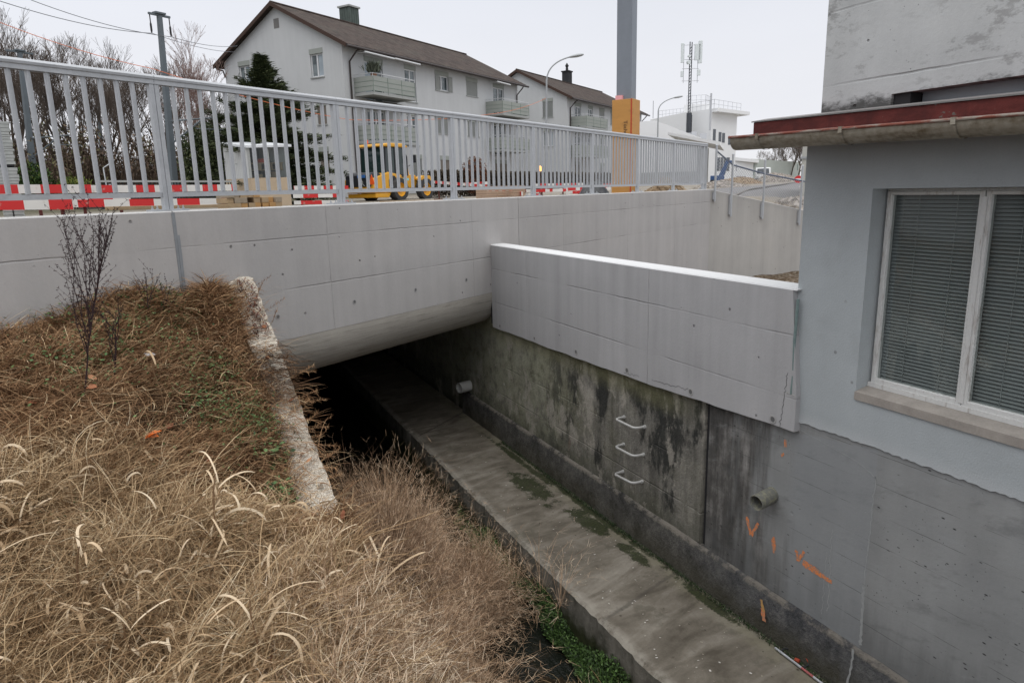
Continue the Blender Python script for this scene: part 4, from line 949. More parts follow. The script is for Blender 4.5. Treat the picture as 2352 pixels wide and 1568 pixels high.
wins = [(1.55, 2.95, 4.75, 6.95, 'cur'), (4.75, 5.72, 5.05, 6.98, 'glass'), (7.54, 8.85, 5.94, 7.02, 'half'), (10.75, 12.0, 5.94, 7.02, 'shut'), (13.9, 15.25, 4.75, 7.0, 'glass'),
        (1.55, 2.95, 2.35, 4.55, 'glass'), (4.75, 5.72, 2.7, 4.55, 'glass'), (7.54, 8.85, 3.5, 4.6, 'shut'), (10.75, 12.0, 3.5, 4.6, 'shut'), (13.9, 15.25, 2.4, 4.6, 'glass'),
        (1.2, 4.0, .2, 2.1, 'glass'), (4.95, 5.9, .4, 2.2, 'shut'), (7.7, 8.9, 1.0, 2.2, 'dshut'), (10.8, 12.0, 1.0, 2.2, 'shut'), (13.9, 15.7, .1, 2.1, 'dshut')]
gw = [(1.33, 2.22, 5.92, 7.26, 'cur'), (6.80, 7.68, 5.92, 7.26, 'cur'), (1.37, 2.02, 3.62, 4.75, 'dshut'), (1.43, 2.08, 1.3, 2.5, 'dshut'), (6.8, 7.6, 3.6, 4.75, 'shut')]
h1 = house('apartment_house', 'nearer white gabled house with grey-green chimney, three storeys and sage green balconies', c1, 17.1, 8.84, 7.36, 9.62, K1, wins, gw,
      [(.68, 3.95, 5.03, 1), (12.93, 16.4, 4.98, 1), (.72, 4.0, 2.72, 0), (12.93, 16.4, 2.72, 0)], [(6.75, 5.6, .78, 10.95, 0)])
mb = MB(); dd_ = 4.42 * K1; zc_ = .106 + (8.81 - .106) * K1 + .35; mb.box(-.012, -.002, dd_ - .22, dd_ + .22, zc_ - .28, zc_ + .25); mb.build('attic_vent', plain('grey vent', (.17, .165, .16), .8), h1)
for (a, b) in ((.9, 3.1), (3.2, 5.3), (13.4, 15.0)):
    mb = MB(); z = .106 + (6.98 - .106) * K1 + .35; mb.tube([(a * K1, -.75, z), (b * K1, -.78, z - .04)], .05, 8); mb.tube([(a * K1 + .1, -.05, z + .02), (a * K1 + .1, -.75, z)], .03, 5); mb.build('awning_roll', m_white, h1)
K2 = 62 / 62.0; c2 = at(1302.5, 218, 62.0)
wins2 = [(1.5, 2.8, 5.35, 7.4, 'glass'), (4.3, 5.3, 5.9, 7.4, 'glass'), (6.8, 8.0, 6.1, 7.4, 'shut'), (9.5, 10.7, 6.1, 7.4, 'shut'), (15.0, 16.3, 6.1, 7.4, 'glass'),
         (1.5, 2.8, 2.9, 4.9, 'glass'), (4.3, 5.3, 3.3, 4.9, 'glass'), (6.8, 8.0, 3.7, 4.9, 'shut'), (1.5, 2.8, .6, 2.4, 'dshut'), (6.8, 8.0, 1.1, 2.4, 'shut')]
gw2 = [(1.38, 2.38, 6.2, 7.75, 'shut'), (1.38, 2.38, 3.75, 5.25, 'cur'), (6.6, 7.6, 6.2, 7.75, 'shut')]
h2 = house('apartment_house', 'farther white gabled house with black capped chimney, partly behind the orange boarded column', c2, 18, 9.5, 7.8, 10.2, K2, wins2, gw2,
      [(.75, 5.3, 5.3, 0), (.75, 5.3, 2.9, 0), (14.5, 18, 5.3, 0)], [(10.6, 5.2, .72, 11.5, 1)])
# ---------------------------------------------------------------- plants: vector helpers
def ribbons(P, az, th0, th1, L, Wd, k=4, curl=0.0, taper=True, roll=None):
    """N bent blades: P (N,3) feet, az heading, th0..th1 angle from the vertical, L length, Wd width"""
    N = len(P); P = np.asarray(P, float); L = np.broadcast_to(L, N); Wd = np.broadcast_to(Wd, N)
    pts = np.zeros((N, k + 1, 3)); pts[:, 0] = P; side = np.zeros((N, k + 1, 3)); curl = np.broadcast_to(curl, N)
    for i in range(k + 1):
        f = i / k; th = th0 + (th1 - th0) * f; a = az + curl * f
        h = np.stack([np.cos(a), np.sin(a), 0 * a], -1); d = h * np.sin(th)[:, None] + np.array([0, 0, 1.0]) * np.cos(th)[:, None]
        s_ = np.stack([-np.sin(a), np.cos(a), 0 * a], -1)
        if roll is not None:
            n_ = np.cross(s_, d); s_ = s_ * np.cos(roll)[:, None] + n_ * np.sin(roll)[:, None]
        side[:, i] = s_
        if i < k: pts[:, i + 1] = pts[:, i] + d * (L / k)[:, None]
    w = np.ones(k + 1)
    if taper: w = np.array([.7] + [1.0] * (k - 1) + [.12]) if k > 1 else np.array([1, .1])
    off = side * (Wd[:, None] * .5 * w[None, :])[:, :, None]
    v = np.stack([pts - off, pts + off], 2).reshape(N, -1, 3)
    b = (np.arange(N) * (2 * (k + 1)))[:, None]; q = []
    for i in range(k): q.append(np.stack([b[:, 0] + 2 * i, b[:, 0] + 2 * i + 1, b[:, 0] + 2 * i + 3, b[:, 0] + 2 * i + 2], 1))
    return v.reshape(-1, 3), np.stack(q, 1).reshape(-1, 4), 2 * (k + 1)
def join(parts):
    vs, qs, ats, b = [], [], {}, 0
    for v, q, at_ in parts:
        vs.append(v); qs.append(q + b); b += len(v)
        for k, a in at_.items(): ats.setdefault(k, []).append(a)
    return np.concatenate(vs), np.concatenate(qs), {k: np.concatenate(a) for k, a in ats.items()}
def segs_mesh(A, B, ra, rb, n=3):
    A, B = np.asarray(A, float), np.asarray(B, float); N = len(A); d = B - A; d /= np.linalg.norm(d, axis=1)[:, None] + 1e-9
    ref = np.where(np.abs(d[:, 2:3]) < .9, np.array([[0, 0, 1.0]]), np.array([[1.0, 0, 0]])); u = np.cross(d, ref); u /= np.linalg.norm(u, axis=1)[:, None]; w = np.cross(u, d)
    vs = []
    for c, r in ((A, ra), (B, rb)):
        r = np.broadcast_to(r, N)
        for j in range(n):
            t = 2 * math.pi * j / n; vs.append(c + (u * math.cos(t) + w * math.sin(t)) * r[:, None])
    v = np.stack(vs, 1).reshape(-1, 3); b = np.arange(N) * 2 * n
    q = np.stack([np.stack([b + j, b + (j + 1) % n, b + n + (j + 1) % n, b + n + j], 1) for j in range(n)], 1).reshape(-1, 4)
    return v, q
def veg_mat(name, stops, rough=.85, spec=.2, trans=0.0):
    m = Mat(name, rough, spec); r = m.attr('rnd'); P = m.pos(False); n = m.noise(P, 14, 2)
    m.col(m.ramp((r + (n - .5) * .25).clamp(), stops)); return m.mat

def bare_tree(h, seed, spread=.55, lean=0.0, trunk_r=.16, levels=6, thr=.022, twig=.0075):
    R_ = random.Random(seed); A, B, ra, rb = [], [], [], []
    def grow(p, d, L, r, lv):
        k = 3 if lv < 2 else 2
        for i in range(k):
            q = p + d * (L / k); r2 = max(twig * .8, r * (.86 if lv < 2 else .8)); A.append(p); B.append(q); ra.append(r); rb.append(r2)
            p, r = q, r2; d = d + np.array([R_.gauss(0, .12), R_.gauss(0, .12), R_.gauss(.03, .06)]); d /= np.linalg.norm(d)
            if lv < levels and (lv > 0 or i >= 1) and R_.random() < .75:
                a = R_.random() * 6.283; s = spread * R_.uniform(.7, 1.4); e = d + np.array([math.cos(a) * s, math.sin(a) * s, R_.uniform(-.1, .35)]); e /= np.linalg.norm(e)
                grow(p, e, L * R_.uniform(.5, .8), max(twig, r * .62), lv + 1)
        if lv < levels:
            for _ in range(2 if lv else 3):
                a = R_.random() * 6.283; s = spread * R_.uniform(.35, .9); e = d + np.array([math.cos(a) * s, math.sin(a) * s, .15]); e /= np.linalg.norm(e)
                grow(p, e, L * R_.uniform(.55, .82), max(twig, r * .75), lv + 1)
    grow(np.zeros(3), np.array([lean, 0, 1.0]), h * .34, trunk_r, 0)
    A, B, ra, rb = map(np.array, (A, B, ra, rb)); zt = B[:, 2].max(); f = h / zt; return A * f, B * f, ra, rb
m_bark = plain('grey brown bark', (.10, .085, .072), .95, .1, 0, .3, 4); m_twig = plain('bare twigs', (.13, .105, .088), .95, .1, 0, .3, 2); m_redtwig = plain('pinkish bare twigs', (.24, .165, .145), .95, .1, 0, .3, 2)
tree_proto = {}
def put_tree(name, label, cat, loc, h, seed, group, var, rot=0.0, mats=None, **kw):
    if var not in tree_proto:
        A, B, ra, rb = bare_tree(10.0, seed, **kw); big = ra > kw.get('thr', .022) * 1.6
        t = thing(name, label, cat, loc, rot, group)
        v, q = segs_mesh(A[big], B[big], ra[big], rb[big], 6); mesh_np('trunk', v, q, None, (mats or (m_bark, m_twig))[0], parent=t)
        v, q = segs_mesh(A[~big], B[~big], ra[~big], rb[~big], 3); mesh_np('crown', v, q, None, (mats or (m_bark, m_twig))[1], parent=t)
        tree_proto[var] = t
    else:
        t = dup(tree_proto[var], loc, rot, label); t['group'] = group
        if not group: del t['group']
    t.scale = (h / 10,) * 3; return t
GRP = 'bare trees beyond the barrier planks'
ORD = 'first second third fourth fifth sixth seventh eighth ninth tenth eleventh twelfth thirteenth fourteenth'.split()
for k, (u, D, h) in enumerate([(-60, 46, 10.5), (15, 50, 9.4), (52, 44, 9.6), (95, 52, 10.4), (135, 47, 9.2), (175, 55, 10.5), (215, 46, 8.8), (262, 52, 9.8), (300, 48, 8.4), (335, 56, 9.9), (395, 50, 8.9), (455, 58, 9.6), (490, 50, 7.4)]):
    p = at(u, 440, D); put_tree('bare_tree', ORD[k] + ' from the left in the row of tall bare trees behind the railing', 'tree', (p[0], p[1], -.3), h, 11 + k % 5, GRP, 'a%d' % (k % 5), k * 1.3, spread=.5, trunk_r=.17, levels=6)
p = at(447, 440, 40); put_tree('birch_tree', 'slender pinkish bare tree rising between mast and house gable', 'tree', (p[0], p[1], -.3), 9.3, 77, 'x', 'pink', 0, (m_bark, m_redtwig), spread=.42, trunk_r=.12, levels=6, twig=.006)
del tree_proto['pink']['group']
# far trees on the right, over the low pale building
for k, (u, D, h) in enumerate([(1790, 120, 7.2), (1815, 118, 8.2), (1832, 112, 8.6), (1765, 125, 5.6), (1846, 115, 8.6), (1803, 124, 8.4)]):
    p = at(u, 420, D); put_tree('bare_tree', ['second', 'fourth', 'fifth', 'leftmost', 'rightmost', 'third'][k] + ' pale bare tree of the far clump behind the low grey building', 'tree', (p[0], p[1], 0), h, 11, 'far bare trees right', 'a%d' % (k % 5), k * 2.1)

# undergrowth: tangled brown scrub below the trees
def leaf_cloud(C, rad, n, size, seed=0, flat=.6):
    r_ = np.random.default_rng(seed); d = r_.normal(size=(n, 3)); d /= np.linalg.norm(d, axis=1)[:, None]; rr = r_.random(n) ** .45
    P = np.asarray(C) + d * rr[:, None] * np.asarray(rad)
    return ribbons(P, r_.random(n) * 6.28, r_.uniform(.3, 1.4, n), r_.uniform(1.2, 2.6, n), size * r_.uniform(.6, 1.5, n), size * .55 * r_.uniform(.6, 1.3, n), 1, taper=False, roll=r_.uniform(-1, 1, n))
r_ = np.random.default_rng(5); parts = []
for k in range(120):
    u = r_.uniform(-260, 560); D = r_.uniform(38, 54); p = at(u, 440, D); hh = r_.uniform(1.15, 2.0) * (1.25 if u < 420 else .8)
    n = 480; v, q, nv = leaf_cloud((p[0], p[1], hh * .75 - .3), (r_.uniform(1.0, 2.0), r_.uniform(1, 2), hh), n, .13, k)
    tone = r_.uniform(.12, .75); parts.append((v, q, {'rnd': np.repeat(np.clip(tone + r_.normal(0, .15, n), 0, 1), nv)}))
    # upright stems
    n2 = 70; P2 = np.stack([p[0] + r_.normal(0, 1.0, n2), p[1] + r_.normal(0, 1.0, n2), np.full(n2, -.3)], 1)
    v, q, nv = ribbons(P2, r_.random(n2) * 6.28, r_.uniform(0, .2, n2), r_.uniform(.1, .7, n2), hh * r_.uniform(.7, 1.6, n2), np.full(n2, .022), 3); parts.append((v, q, {'rnd': np.repeat(r_.uniform(.2, .6, n2), nv)}))
v, q, at_ = join(parts)
m_scrub = veg_mat('brown scrub leaves', [(0, (.024, .017, .013)), (.35, (.070, .048, .036)), (.6, (.13, .090, .062)), (.78, (.085, .095, .040)), (1, (.18, .145, .08))])
tag(mesh_np('undergrowth', v, q, None, m_scrub, at_), 'tangled brown scrub below the bare trees', 'scrub', kind='stuff')
# green bushes among it
m_bush = veg_mat('fresh green leaves', [(0, (.018, .040, .010)), (.5, (.045, .085, .02)), (1, (.16, .17, .035))])
for (u, v0, D, w, hh, lab) in ((83, 440, 36, .75, 1.0, 'dark green bush between planks and scrub at far left'), (175, 440, 36, .8, .7, 'yellow-green bush in front of the scrub at left')):
    p = at(u, v0, D); v, q, nv = leaf_cloud((0, 0, hh), (w, w, hh), 2600, .085, int(u)); t = thing('green_bush', lab, 'bush', (p[0], p[1], -.25))
    mesh_np('foliage', v, q, None, m_bush, {'rnd': np.repeat(np.clip(r_.normal(.35 if u < 100 else .8, .2, 2600), 0, 1), nv)}, parent=t)
    mb = MB(); [mb.tube([(0, 0, 0), (.3 * math.cos(a), .3 * math.sin(a), hh * .8)], [.03, .01], 5) for a in (0, 2, 4)]; mb.build('stem', m_bark, t)

# the dark conifer in front of the gable
def conifer(loc, h, seed, w=1.0):
    r_ = np.random.default_rng(seed); t = thing('conifer_tree', 'large dark green conifer with feathery tip in front of the white gable', 'tree', loc)
    mb = MB(); mb.tube([(0, 0, 0), (.05, 0, h * .5), (.02, 0, h * .96)], [.22, .12, .02], 8); mb.build('trunk', m_bark, t, True)
    PA, AZ, T0, T1, LL, WW = [], [], [], [], [], []; brA, brB, bra, brb = [], [], [], []
    nb_ = 340
    for i in range(nb_):
        f = (i + r_.random()) / nb_; z = h * (.03 + .95 * f ** .9); prof = np.interp(f, [0, .25, .5, .68, .8, .92, 1], [2.7, 2.95, 2.4, 1.25, .72, .28, .05]) * w
        L = prof * r_.uniform(.62, 1.14); a = r_.random() * 6.28; rise = np.interp(f, [0, .5, 1], [-.18, .20, .9]) + r_.normal(0, .26)
        d = np.array([math.cos(a), math.sin(a), rise]); d /= np.linalg.norm(d); p = np.array([0, 0, z]); n_ = max(3, int(L / .16)); prev = p
        for j in range(n_):
            g = (j + 1) / n_; q = p + d * L * g + np.array([0, 0, -.22 * L * g * g + .10 * L * g ** 3]); brA.append(prev); brB.append(q); bra.append(.030 * (1 - g) + .006); brb.append(.028 * (1 - g) + .005); prev = q
            if g > .18:
                m_ = 22 if L > .5 else 16
                for s in range(m_):
                    PA.append(q + r_.normal(0, .05, 3)); sg = r_.choice([-1, 1]); AZ.append(a + sg * r_.uniform(.3, 1.25)); T0.append(r_.uniform(.9, 1.5)); T1.append(r_.uniform(1.5, 2.3)); LL.append(r_.uniform(.14, .36) * (1.25 - .5 * g)); WW.append(r_.uniform(.022, .05))
    n = len(PA); v, q, nv = ribbons(np.array(PA), np.array(AZ), np.array(T0), np.array(T1), np.array(LL), np.array(WW), 2, roll=r_.uniform(-.8, .8, n))
    m_ = veg_mat('dark conifer needles', [(0, (.020, .030, .014)), (.5, (.058, .076, .034)), (1, (.15, .165, .075))])
    mesh_np('crown', v, q, None, m_, {'rnd': np.repeat(np.clip(r_.normal(.45, .22, n), 0, 1), nv)}, parent=t)
    v, q = segs_mesh(brA, brB, np.array(bra), np.array(brb), 4); mesh_np('branches', v, q, None, m_bark, parent=t); return t
p = at(628, 440, 30); conifer((p[0], p[1], -.3), 5.75, 3, .92)
p = at(486, 440, 33); r2 = np.random.default_rng(8); v, q, nv = leaf_cloud((0, 0, 1.6), (1.2, 1.0, 1.9), 9000, .11, 4); t = thing('evergreen_bush', 'rounded dark evergreen left of the tall conifer', 'bush', (p[0], p[1], -.3))
mesh_np('foliage', v, q, None, bpy.data.materials['dark conifer needles'], {'rnd': np.repeat(np.clip(r2.normal(.5, .25, 9000), 0, 1), nv)}, parent=t)
mb = MB(); mb.tube([(0, 0, 0), (0, 0, 1.5)], [.08, .03], 6); mb.build('stem', m_bark, t)

# clipped hedge and russet shrub before the houses
m_hedge = veg_mat('brown hedge leaves', [(0, (.030, .022, .016)), (.5, (.075, .060, .042)), (1, (.14, .115, .08))])
a_ = at(985, 430, 34); b_ = at(1400, 430, 52); n = 42000; f = r_.random(n); n3 = np.abs(r_.random(n) * 2 - 1)
P = a_[None] * (1 - f)[:, None] + b_[None] * f[:, None]; dr = (b_ - a_); dr /= np.linalg.norm(dr); nrm = np.array([-dr[1], dr[0], 0]); P = P + nrm * (r_.uniform(-.5, .5, n))[:, None]; P[:, 2] = -.2 + 1.28 * r_.random(n) ** .7
v, q, nv = ribbons(P, r_.random(n) * 6.28, r_.uniform(.2, 1.6, n), r_.uniform(.8, 2.4, n), r_.uniform(.06, .12, n), r_.uniform(.03, .06, n), 1, taper=False)
o = tuple(a_); t = thing('clipped_hedge', 'long brown clipped hedge in front of the white houses', 'hedge', (a_[0], a_[1], -.25)); mesh_np('foliage', v - np.array([a_[0], a_[1], -.25]), q, None, m_hedge, {'rnd': np.repeat(np.clip(r_.normal(.45, .25, n), 0, 1), nv)}, parent=t)
p = at(1090, 430, 36); v, q, nv = leaf_cloud((0, 0, 1.0), (.75, .75, 1.05), 4200, .075, 9); t = thing('russet_shrub', 'russet leaved shrub standing against the near house', 'shrub', (p[0], p[1], -.25))
mesh_np('foliage', v, q, None, veg_mat('russet leaves', [(0, (.05, .022, .013)), (.5, (.14, .060, .035)), (1, (.26, .13, .08))]), {'rnd': np.repeat(np.clip(r_.normal(.5, .22, 4200), 0, 1), nv)}, parent=t)
mb = MB(); [mb.tube([(0, 0, 0), (.35 * math.cos(a), .35 * math.sin(a), 1.6)], [.03, .008], 5) for a in (0, 1.5, 3, 4.6)]; mb.build('stem', m_bark, t)
# potted plant on the top balcony
rr = np.random.default_rng(4); n = 260; v, q, nv = ribbons(rr.normal(0, .12, (n, 3)) * (1.6, 1, .5) + (0, 0, .15), rr.random(n) * 6.28, rr.uniform(0, .6, n), rr.uniform(.5, 1.6, n), rr.uniform(.3, .6, n), np.full(n, .06), 3)
pp = c1 + HX * (.95) * K1 - HG * 1.25; t = thing('potted_plant', 'leafy grey-green pot plant on the near top balcony', 'potted plant', (pp[0], pp[1], .106 + (5.9 - .106) * K1)); mesh_np('foliage', v, q, None, veg_mat('oleander leaves', [(0, (.05, .06, .045)), (1, (.16, .18, .14))]), {'rnd': np.repeat(rr.random(n), nv)}, parent=t)
mb = MB(); mb.tube([(0, 0, -.42), (0, 0, .0)], [.14, .19], 12); mb.build('pot', plain('clay pot', (.2, .1, .06)), t, True)
# ---------------------------------------------------------------- site objects
def beam_dir(az): return np.array([math.cos(az), math.sin(az), 0]), np.array([-math.sin(az), math.cos(az), 0])
# steel column with boarded foot
m = Mat('grey blue painted steel', .5, .4); P = m.pos(False); X, Y, Z = m.xyz(P); n = m.noise(m.vec(X * 3, Y * 3, Z * .6), 1.0, 5, .65); n2 = m.noise(P, 12, 4)
m.col(m.scale((.185, .205, .235), 1 + (n - .5) * .35 + (n2 - .5) * .15)); m_steelb = m.mat
pc = at(1436, 440, 18.6); o = (pc[0], pc[1], GZ)
t = thing('steel_column', 'tall grey-blue steel column with orange boarded foot rising out of the picture', 'column', o)
# camera sees two faces; the edge between them points towards the right
azc = math.radians(-57); ex, ey = beam_dir(azc)
mb = MB(); wcol = .17
mb.obox((0, 0, 0), ex, ey, .20, .165, 2.2, 9.5); mb.build('shaft', m_steelb, t, bevel=.01)
m = Mat('orange shuttering board', .6, .35); P = m.pos(False); X, Y, Z = m.xyz(P); n = m.noise(m.vec(X * 2, Y * 2, Z * 9), 1.0, 5, .65); n2 = m.noise(P, 7, 4)
m.col(m.mix(n2.step(.55, .75) * .3, m.scale((.47, .235, .065), 1 + (n - .5) * .4), (.30, .14, .05))); m_board = m.mat
mb = MB(); mb.obox((0, 0, 0), ex, ey, .275, .255, -.02, 2.5); fo = mb.build('boarding', m_board, t, bevel=.006)
mb = MB(); mb.obox(-ey * .256 + ex * .245, ex, ey, .012, .012, 0, 2.5); mb.build('red_edge', plain('red edge paint', (.45, .05, .03), .6), fo)
mb = MB(); mb.obox(-ex * .10 - ey * .19, ex, ey, .09, .06, 2.5, 2.6); mb.build('pink_block', plain('pink foam', (.75, .35, .36), .8), fo)
def text(parent, s, size, mat, M, name='lettering', ext=.002):
    cu = bpy.data.curves.new(name, 'FONT'); cu.body = s; cu.size = size; cu.extrude = ext; cu.align_x = 'CENTER'; cu.align_y = 'CENTER'
    ob = bpy.data.objects.new(name, cu); COL.objects.link(ob); bpy.context.view_layer.update()
    dg = bpy.context.evaluated_depsgraph_get(); me = bpy.data.meshes.new_from_object(ob.evaluated_get(dg)); bpy.data.objects.remove(ob); me.materials.clear(); me.materials.append(mat)
    o2 = bpy.data.objects.new(name, me); COL.objects.link(o2); o2.parent = parent; o2.matrix_parent_inverse = Matrix.Identity(4); o2.matrix_local = M; return o2
m_ink = plain('dark stencil ink', (.06, .04, .03), .9)
Mx = Matrix(((0, ex[0], -ey[0], 0), (0, ex[1], -ey[1], 0), (-1, 0, 0, 0), (0, 0, 0, 1)))
Mx.translation = Vector(tuple(-ey * .2585 + ex * .09 + np.array([0, 0, 1.80]))); text(fo, 'Tüchel', .135, m_ink, Mx)

# catenary masts
m_mast = plain('grey railway mast steel', (.12, .14, .155), .6, .4, .3, .2, 3)
def mast(u, vt, D, label, w=.16, arms=True):
    b = at(u[0], 440, D); tp = at(u[1], vt, D); t = thing('railway_mast', label, 'mast', (b[0], b[1], -.35), 0, 'railway masts behind the railing')
    hh = tp[2] + .35; ex, ey = beam_dir(.55); top = np.array([tp[0] - b[0], tp[1] - b[1], hh])
    mb = MB()
    for s0, s1, a, c in ((w, w * .62, -1, 1), ):
        def ring(cx, z, h): return [(*(cx[:2] + ex[:2] * p * h + ey[:2] * q * h), z) for p, q in ((-1, -1), (1, -1), (1, -.7), (-.15, -.7), (-.15, .7), (1, .7), (1, 1), (-1, 1))]
        r0 = ring(np.zeros(3), 0, s0); r1 = ring(top, hh, s1); mb.add(r0 + r1, [(i, (i + 1) % 8, 8 + (i + 1) % 8, 8 + i) for i in range(8)] + [tuple(range(8, 16))])
    mb.build('shaft', m_mast, t)
    d = HX * .40
    mb = MB(); mb.obox(top, HX, HG, .42 * D / 30, .04, hh, hh + .07); mb.obox(top, HX, HG, .2, .12, hh + .07, hh + .13); cb = mb.build('cross_arm', m_mast, t)
    for s in (-1, 1):
        e = top + d * s * D / 30 * .95; mb = MB(); mb.tube([e, e + (0, 0, -.25)], .022, 6); mb.tube([e + (0, 0, -.25), e + (0, 0, -.33), e + (0, 0, -.55), e + (0, 0, -.64)], [.015, .035, .035, .015], 8); mb.build('insulator', m_dark, cb)
    if arms:
        mb = MB(); z = hh * .47; mb.tube([(0, 0, z), (1.7, -.3, z + .15)], .03, 6); mb.tube([(0, 0, z - .9), (1.3, -.25, z + .1)], .035, 6); mb.tube([(1.0, -.2, z - .25), (2.1, -.4, z - .3)], .02, 6); mb.build('bracket_arm', m_mast, t)
    return t, np.array([b[0], b[1], -.35]) + top
t1, tip1 = mast((400, 366), 38, 30, 'tall grey railway mast with cross arm between bare trees and gable', .115)
t2, tip2 = mast((80, 45), 122, 38, 'grey railway mast at the far left behind the railing', .12)
mast((240, 222), 215, 62, 'distant short mast among the bare trees', .14)
# overhead wires and the orange string
def cable(name, label, pts, r, mat, sag=.0, group=None):
    o = pts[0]; mb = MB(o)
    for a, b in zip(pts[:-1], pts[1:]):
        a, b = np.array(a, float), np.array(b, float); path = [a + (b - a) * f + np.array([0, 0, -sag * 4 * f * (1 - f)]) for f in np.linspace(0, 1, 14)]; mb.tube(path, r, 4)
    return tag(mb.build(name, mat), label, 'cable', group)
m_wire = plain('dark wire', (.16, .17, .19), .6, .4); m_string = plain('orange string', (.62, .17, .07), .8)
eL = tip1 - HX * .38 + (0, 0, -.64); eR = tip1 + HX * .38 + (0, 0, -.64)
cable('overhead_wire', 'upper overhead wire passing the mast to the house', [at(70, 0, 26), eR, at(545, 106, 46)], .011, m_wire, .15)
cable('overhead_wire', 'lower overhead wire passing the mast to the house', [at(0, 3, 24), eL, at(540, 120, 46)], .011, m_wire, .15)
lamp_d = 40
cable('orange_string', 'long orange string sagging from the upper left past the houses to the lamp post', [at(-60, 28, 22), at(350, 158, 23), at(800, 275, 26), at(1130, 262, 33), at(1254, 226, 39.8)], .0085, m_string, .12)

# street lamps
m_lamp = plain('galvanised lamp post', (.33, .345, .355), .5, .5, .3)
def lamp(u, v, u2, v2, u3, v3, D, label):
    """pole foot column u, bend at (u2,v2), head at (u3,v3)"""
    b = at(u, 440, D); top = at(u2, v2, D); hd = at(u3, v3, D * 1.0); o = np.array([b[0], b[1], -.1]); t = thing('street_lamp', label, 'street lamp', o, 0)
    k = top - o; e = hd - o; mb = MB()
    p0 = np.array([0, 0, 0]); pa = np.array([k[0] * .9, k[1] * .9, k[2]]); q = [p0, pa * .5 + p0 * .5, pa]
    c = np.array([pa[0] + (e[0] - pa[0]) * .05, pa[1] + (e[1] - pa[1]) * .05, e[2] - .25])
    for f in np.linspace(.12, 1, 12): q.append((1 - f) ** 2 * pa + 2 * f * (1 - f) * c + f * f * e)
    mb.tube(q, [.075, .06, .05] + [.04] * 12, 8); mb.build('pole', m_lamp, t, True)
    d = e - q[-3]; d /= np.linalg.norm(d); d[2] *= .5; s = np.cross(d, (0, 0, 1.0)); s /= np.linalg.norm(s); mb = MB(); L = .85
    prof = [(-.05, .05, .05), (.12, .10, .07), (.45, .15, .09), (.75, .13, .07), (.88, .05, .03)]; vs = []
    for x, w, h in prof:
        for j in range(10): a = 2 * math.pi * j / 10; vs.append(e + d * x * L + s * math.cos(a) * w + np.array([0, 0, math.sin(a) * h]))
    mb.add(vs, [(i * 10 + j, i * 10 + (j + 1) % 10, (i + 1) * 10 + (j + 1) % 10, (i + 1) * 10 + j) for i in range(4) for j in range(10)] + [tuple(range(9, -1, -1)), tuple(range(40, 50))]); mb.build('lamp_head', m_lamp, t, True); return t
lamp(1254, 440, 1256, 185, 1310, 131, 40, 'tall grey street lamp curving over the two houses')
lamp(1508, 440, 1512, 255, 1548, 225, 62, 'farther street lamp in front of the white office building')

# white office building, canopy, roof fittings
m_wh = plain('white painted render', (.74, .745, .75), .8, .2, 0, .05, .6); m_wroof = plain('grey roof edge', (.30, .31, .32), .7); m_wglass = plain('dark office glass', (.045, .055, .07), .1, .6, 0, .3, 1); m_grey2 = plain('grey cladding', (.33, .33, .32), .8)
pc = at(1687, 430, 85.0); ez = 0.106
# local frame: x runs from the near corner to the left/back along the long front, y to the far right
la = at(1491, 430, 92.0) - pc; la[2] = 0; Lx = np.linalg.norm(la); la /= Lx; lb = np.array([-la[1], la[0], 0]); lb = -lb if lb[0] < 0 else lb
fx2 = at(1630, 430, 83.0)
t = thing('office_building', 'white flat roofed office building with roof railings, tall windows and canopy', 'building', (fx2[0], fx2[1], 0))
def V2(u, v, D): return at(u, v, D)
def slab_uv(mb, p, q, z0, z1, thick, nrm):
    p, q = np.array(p, float), np.array(q, float); nrm = np.array(nrm, float)
    mb.hexa([(*p[:2], z0), (*q[:2], z0), (*(q + nrm * thick)[:2], z0), (*(p + nrm * thick)[:2], z0), (*p[:2], z1), (*q[:2], z1), (*(q + nrm * thick)[:2], z1), (*(p + nrm * thick)[:2], z1)])
O = np.array([fx2[0], fx2[1], 0]); back = O / np.linalg.norm(O)
def zat(v, u, D): return float(at(u, v, D)[2])
# tower: left face (1572..1625) at 83 m turning at 1629 to the right face (..1690)
A0 = at(1572, 430, 86); A1 = at(1629, 430, 83); A2 = at(1686, 430, 88)
Zt = zat(262, 1600, 84); mb = MB(O); far = (A2 - A1) + A0
mb.hexa([(*A0[:2], -1), (*A1[:2], -1), (*A2[:2], -1), (*far[:2], -1), (*A0[:2], Zt), (*A1[:2], Zt), (*A2[:2], Zt), (*far[:2], Zt)]); mb.build('tower', m_wh, t)
# roof slab with overhang
e1 = (A1 - A0) / np.linalg.norm(A1 - A0); e2 = (A2 - A1) / np.linalg.norm(A2 - A1); mb = MB(O); c = [A0, A1 + e1 * .9 - e2 * .9 * 0, A2 + e1 * .9 + e2 * 1.6, far + e2 * 1.6]
mb.hexa([(*p[:2], Zt + .003) for p in c] + [(*p[:2], Zt + .38) for p in c]); ro = mb.build('roof_slab', m_wh, t)
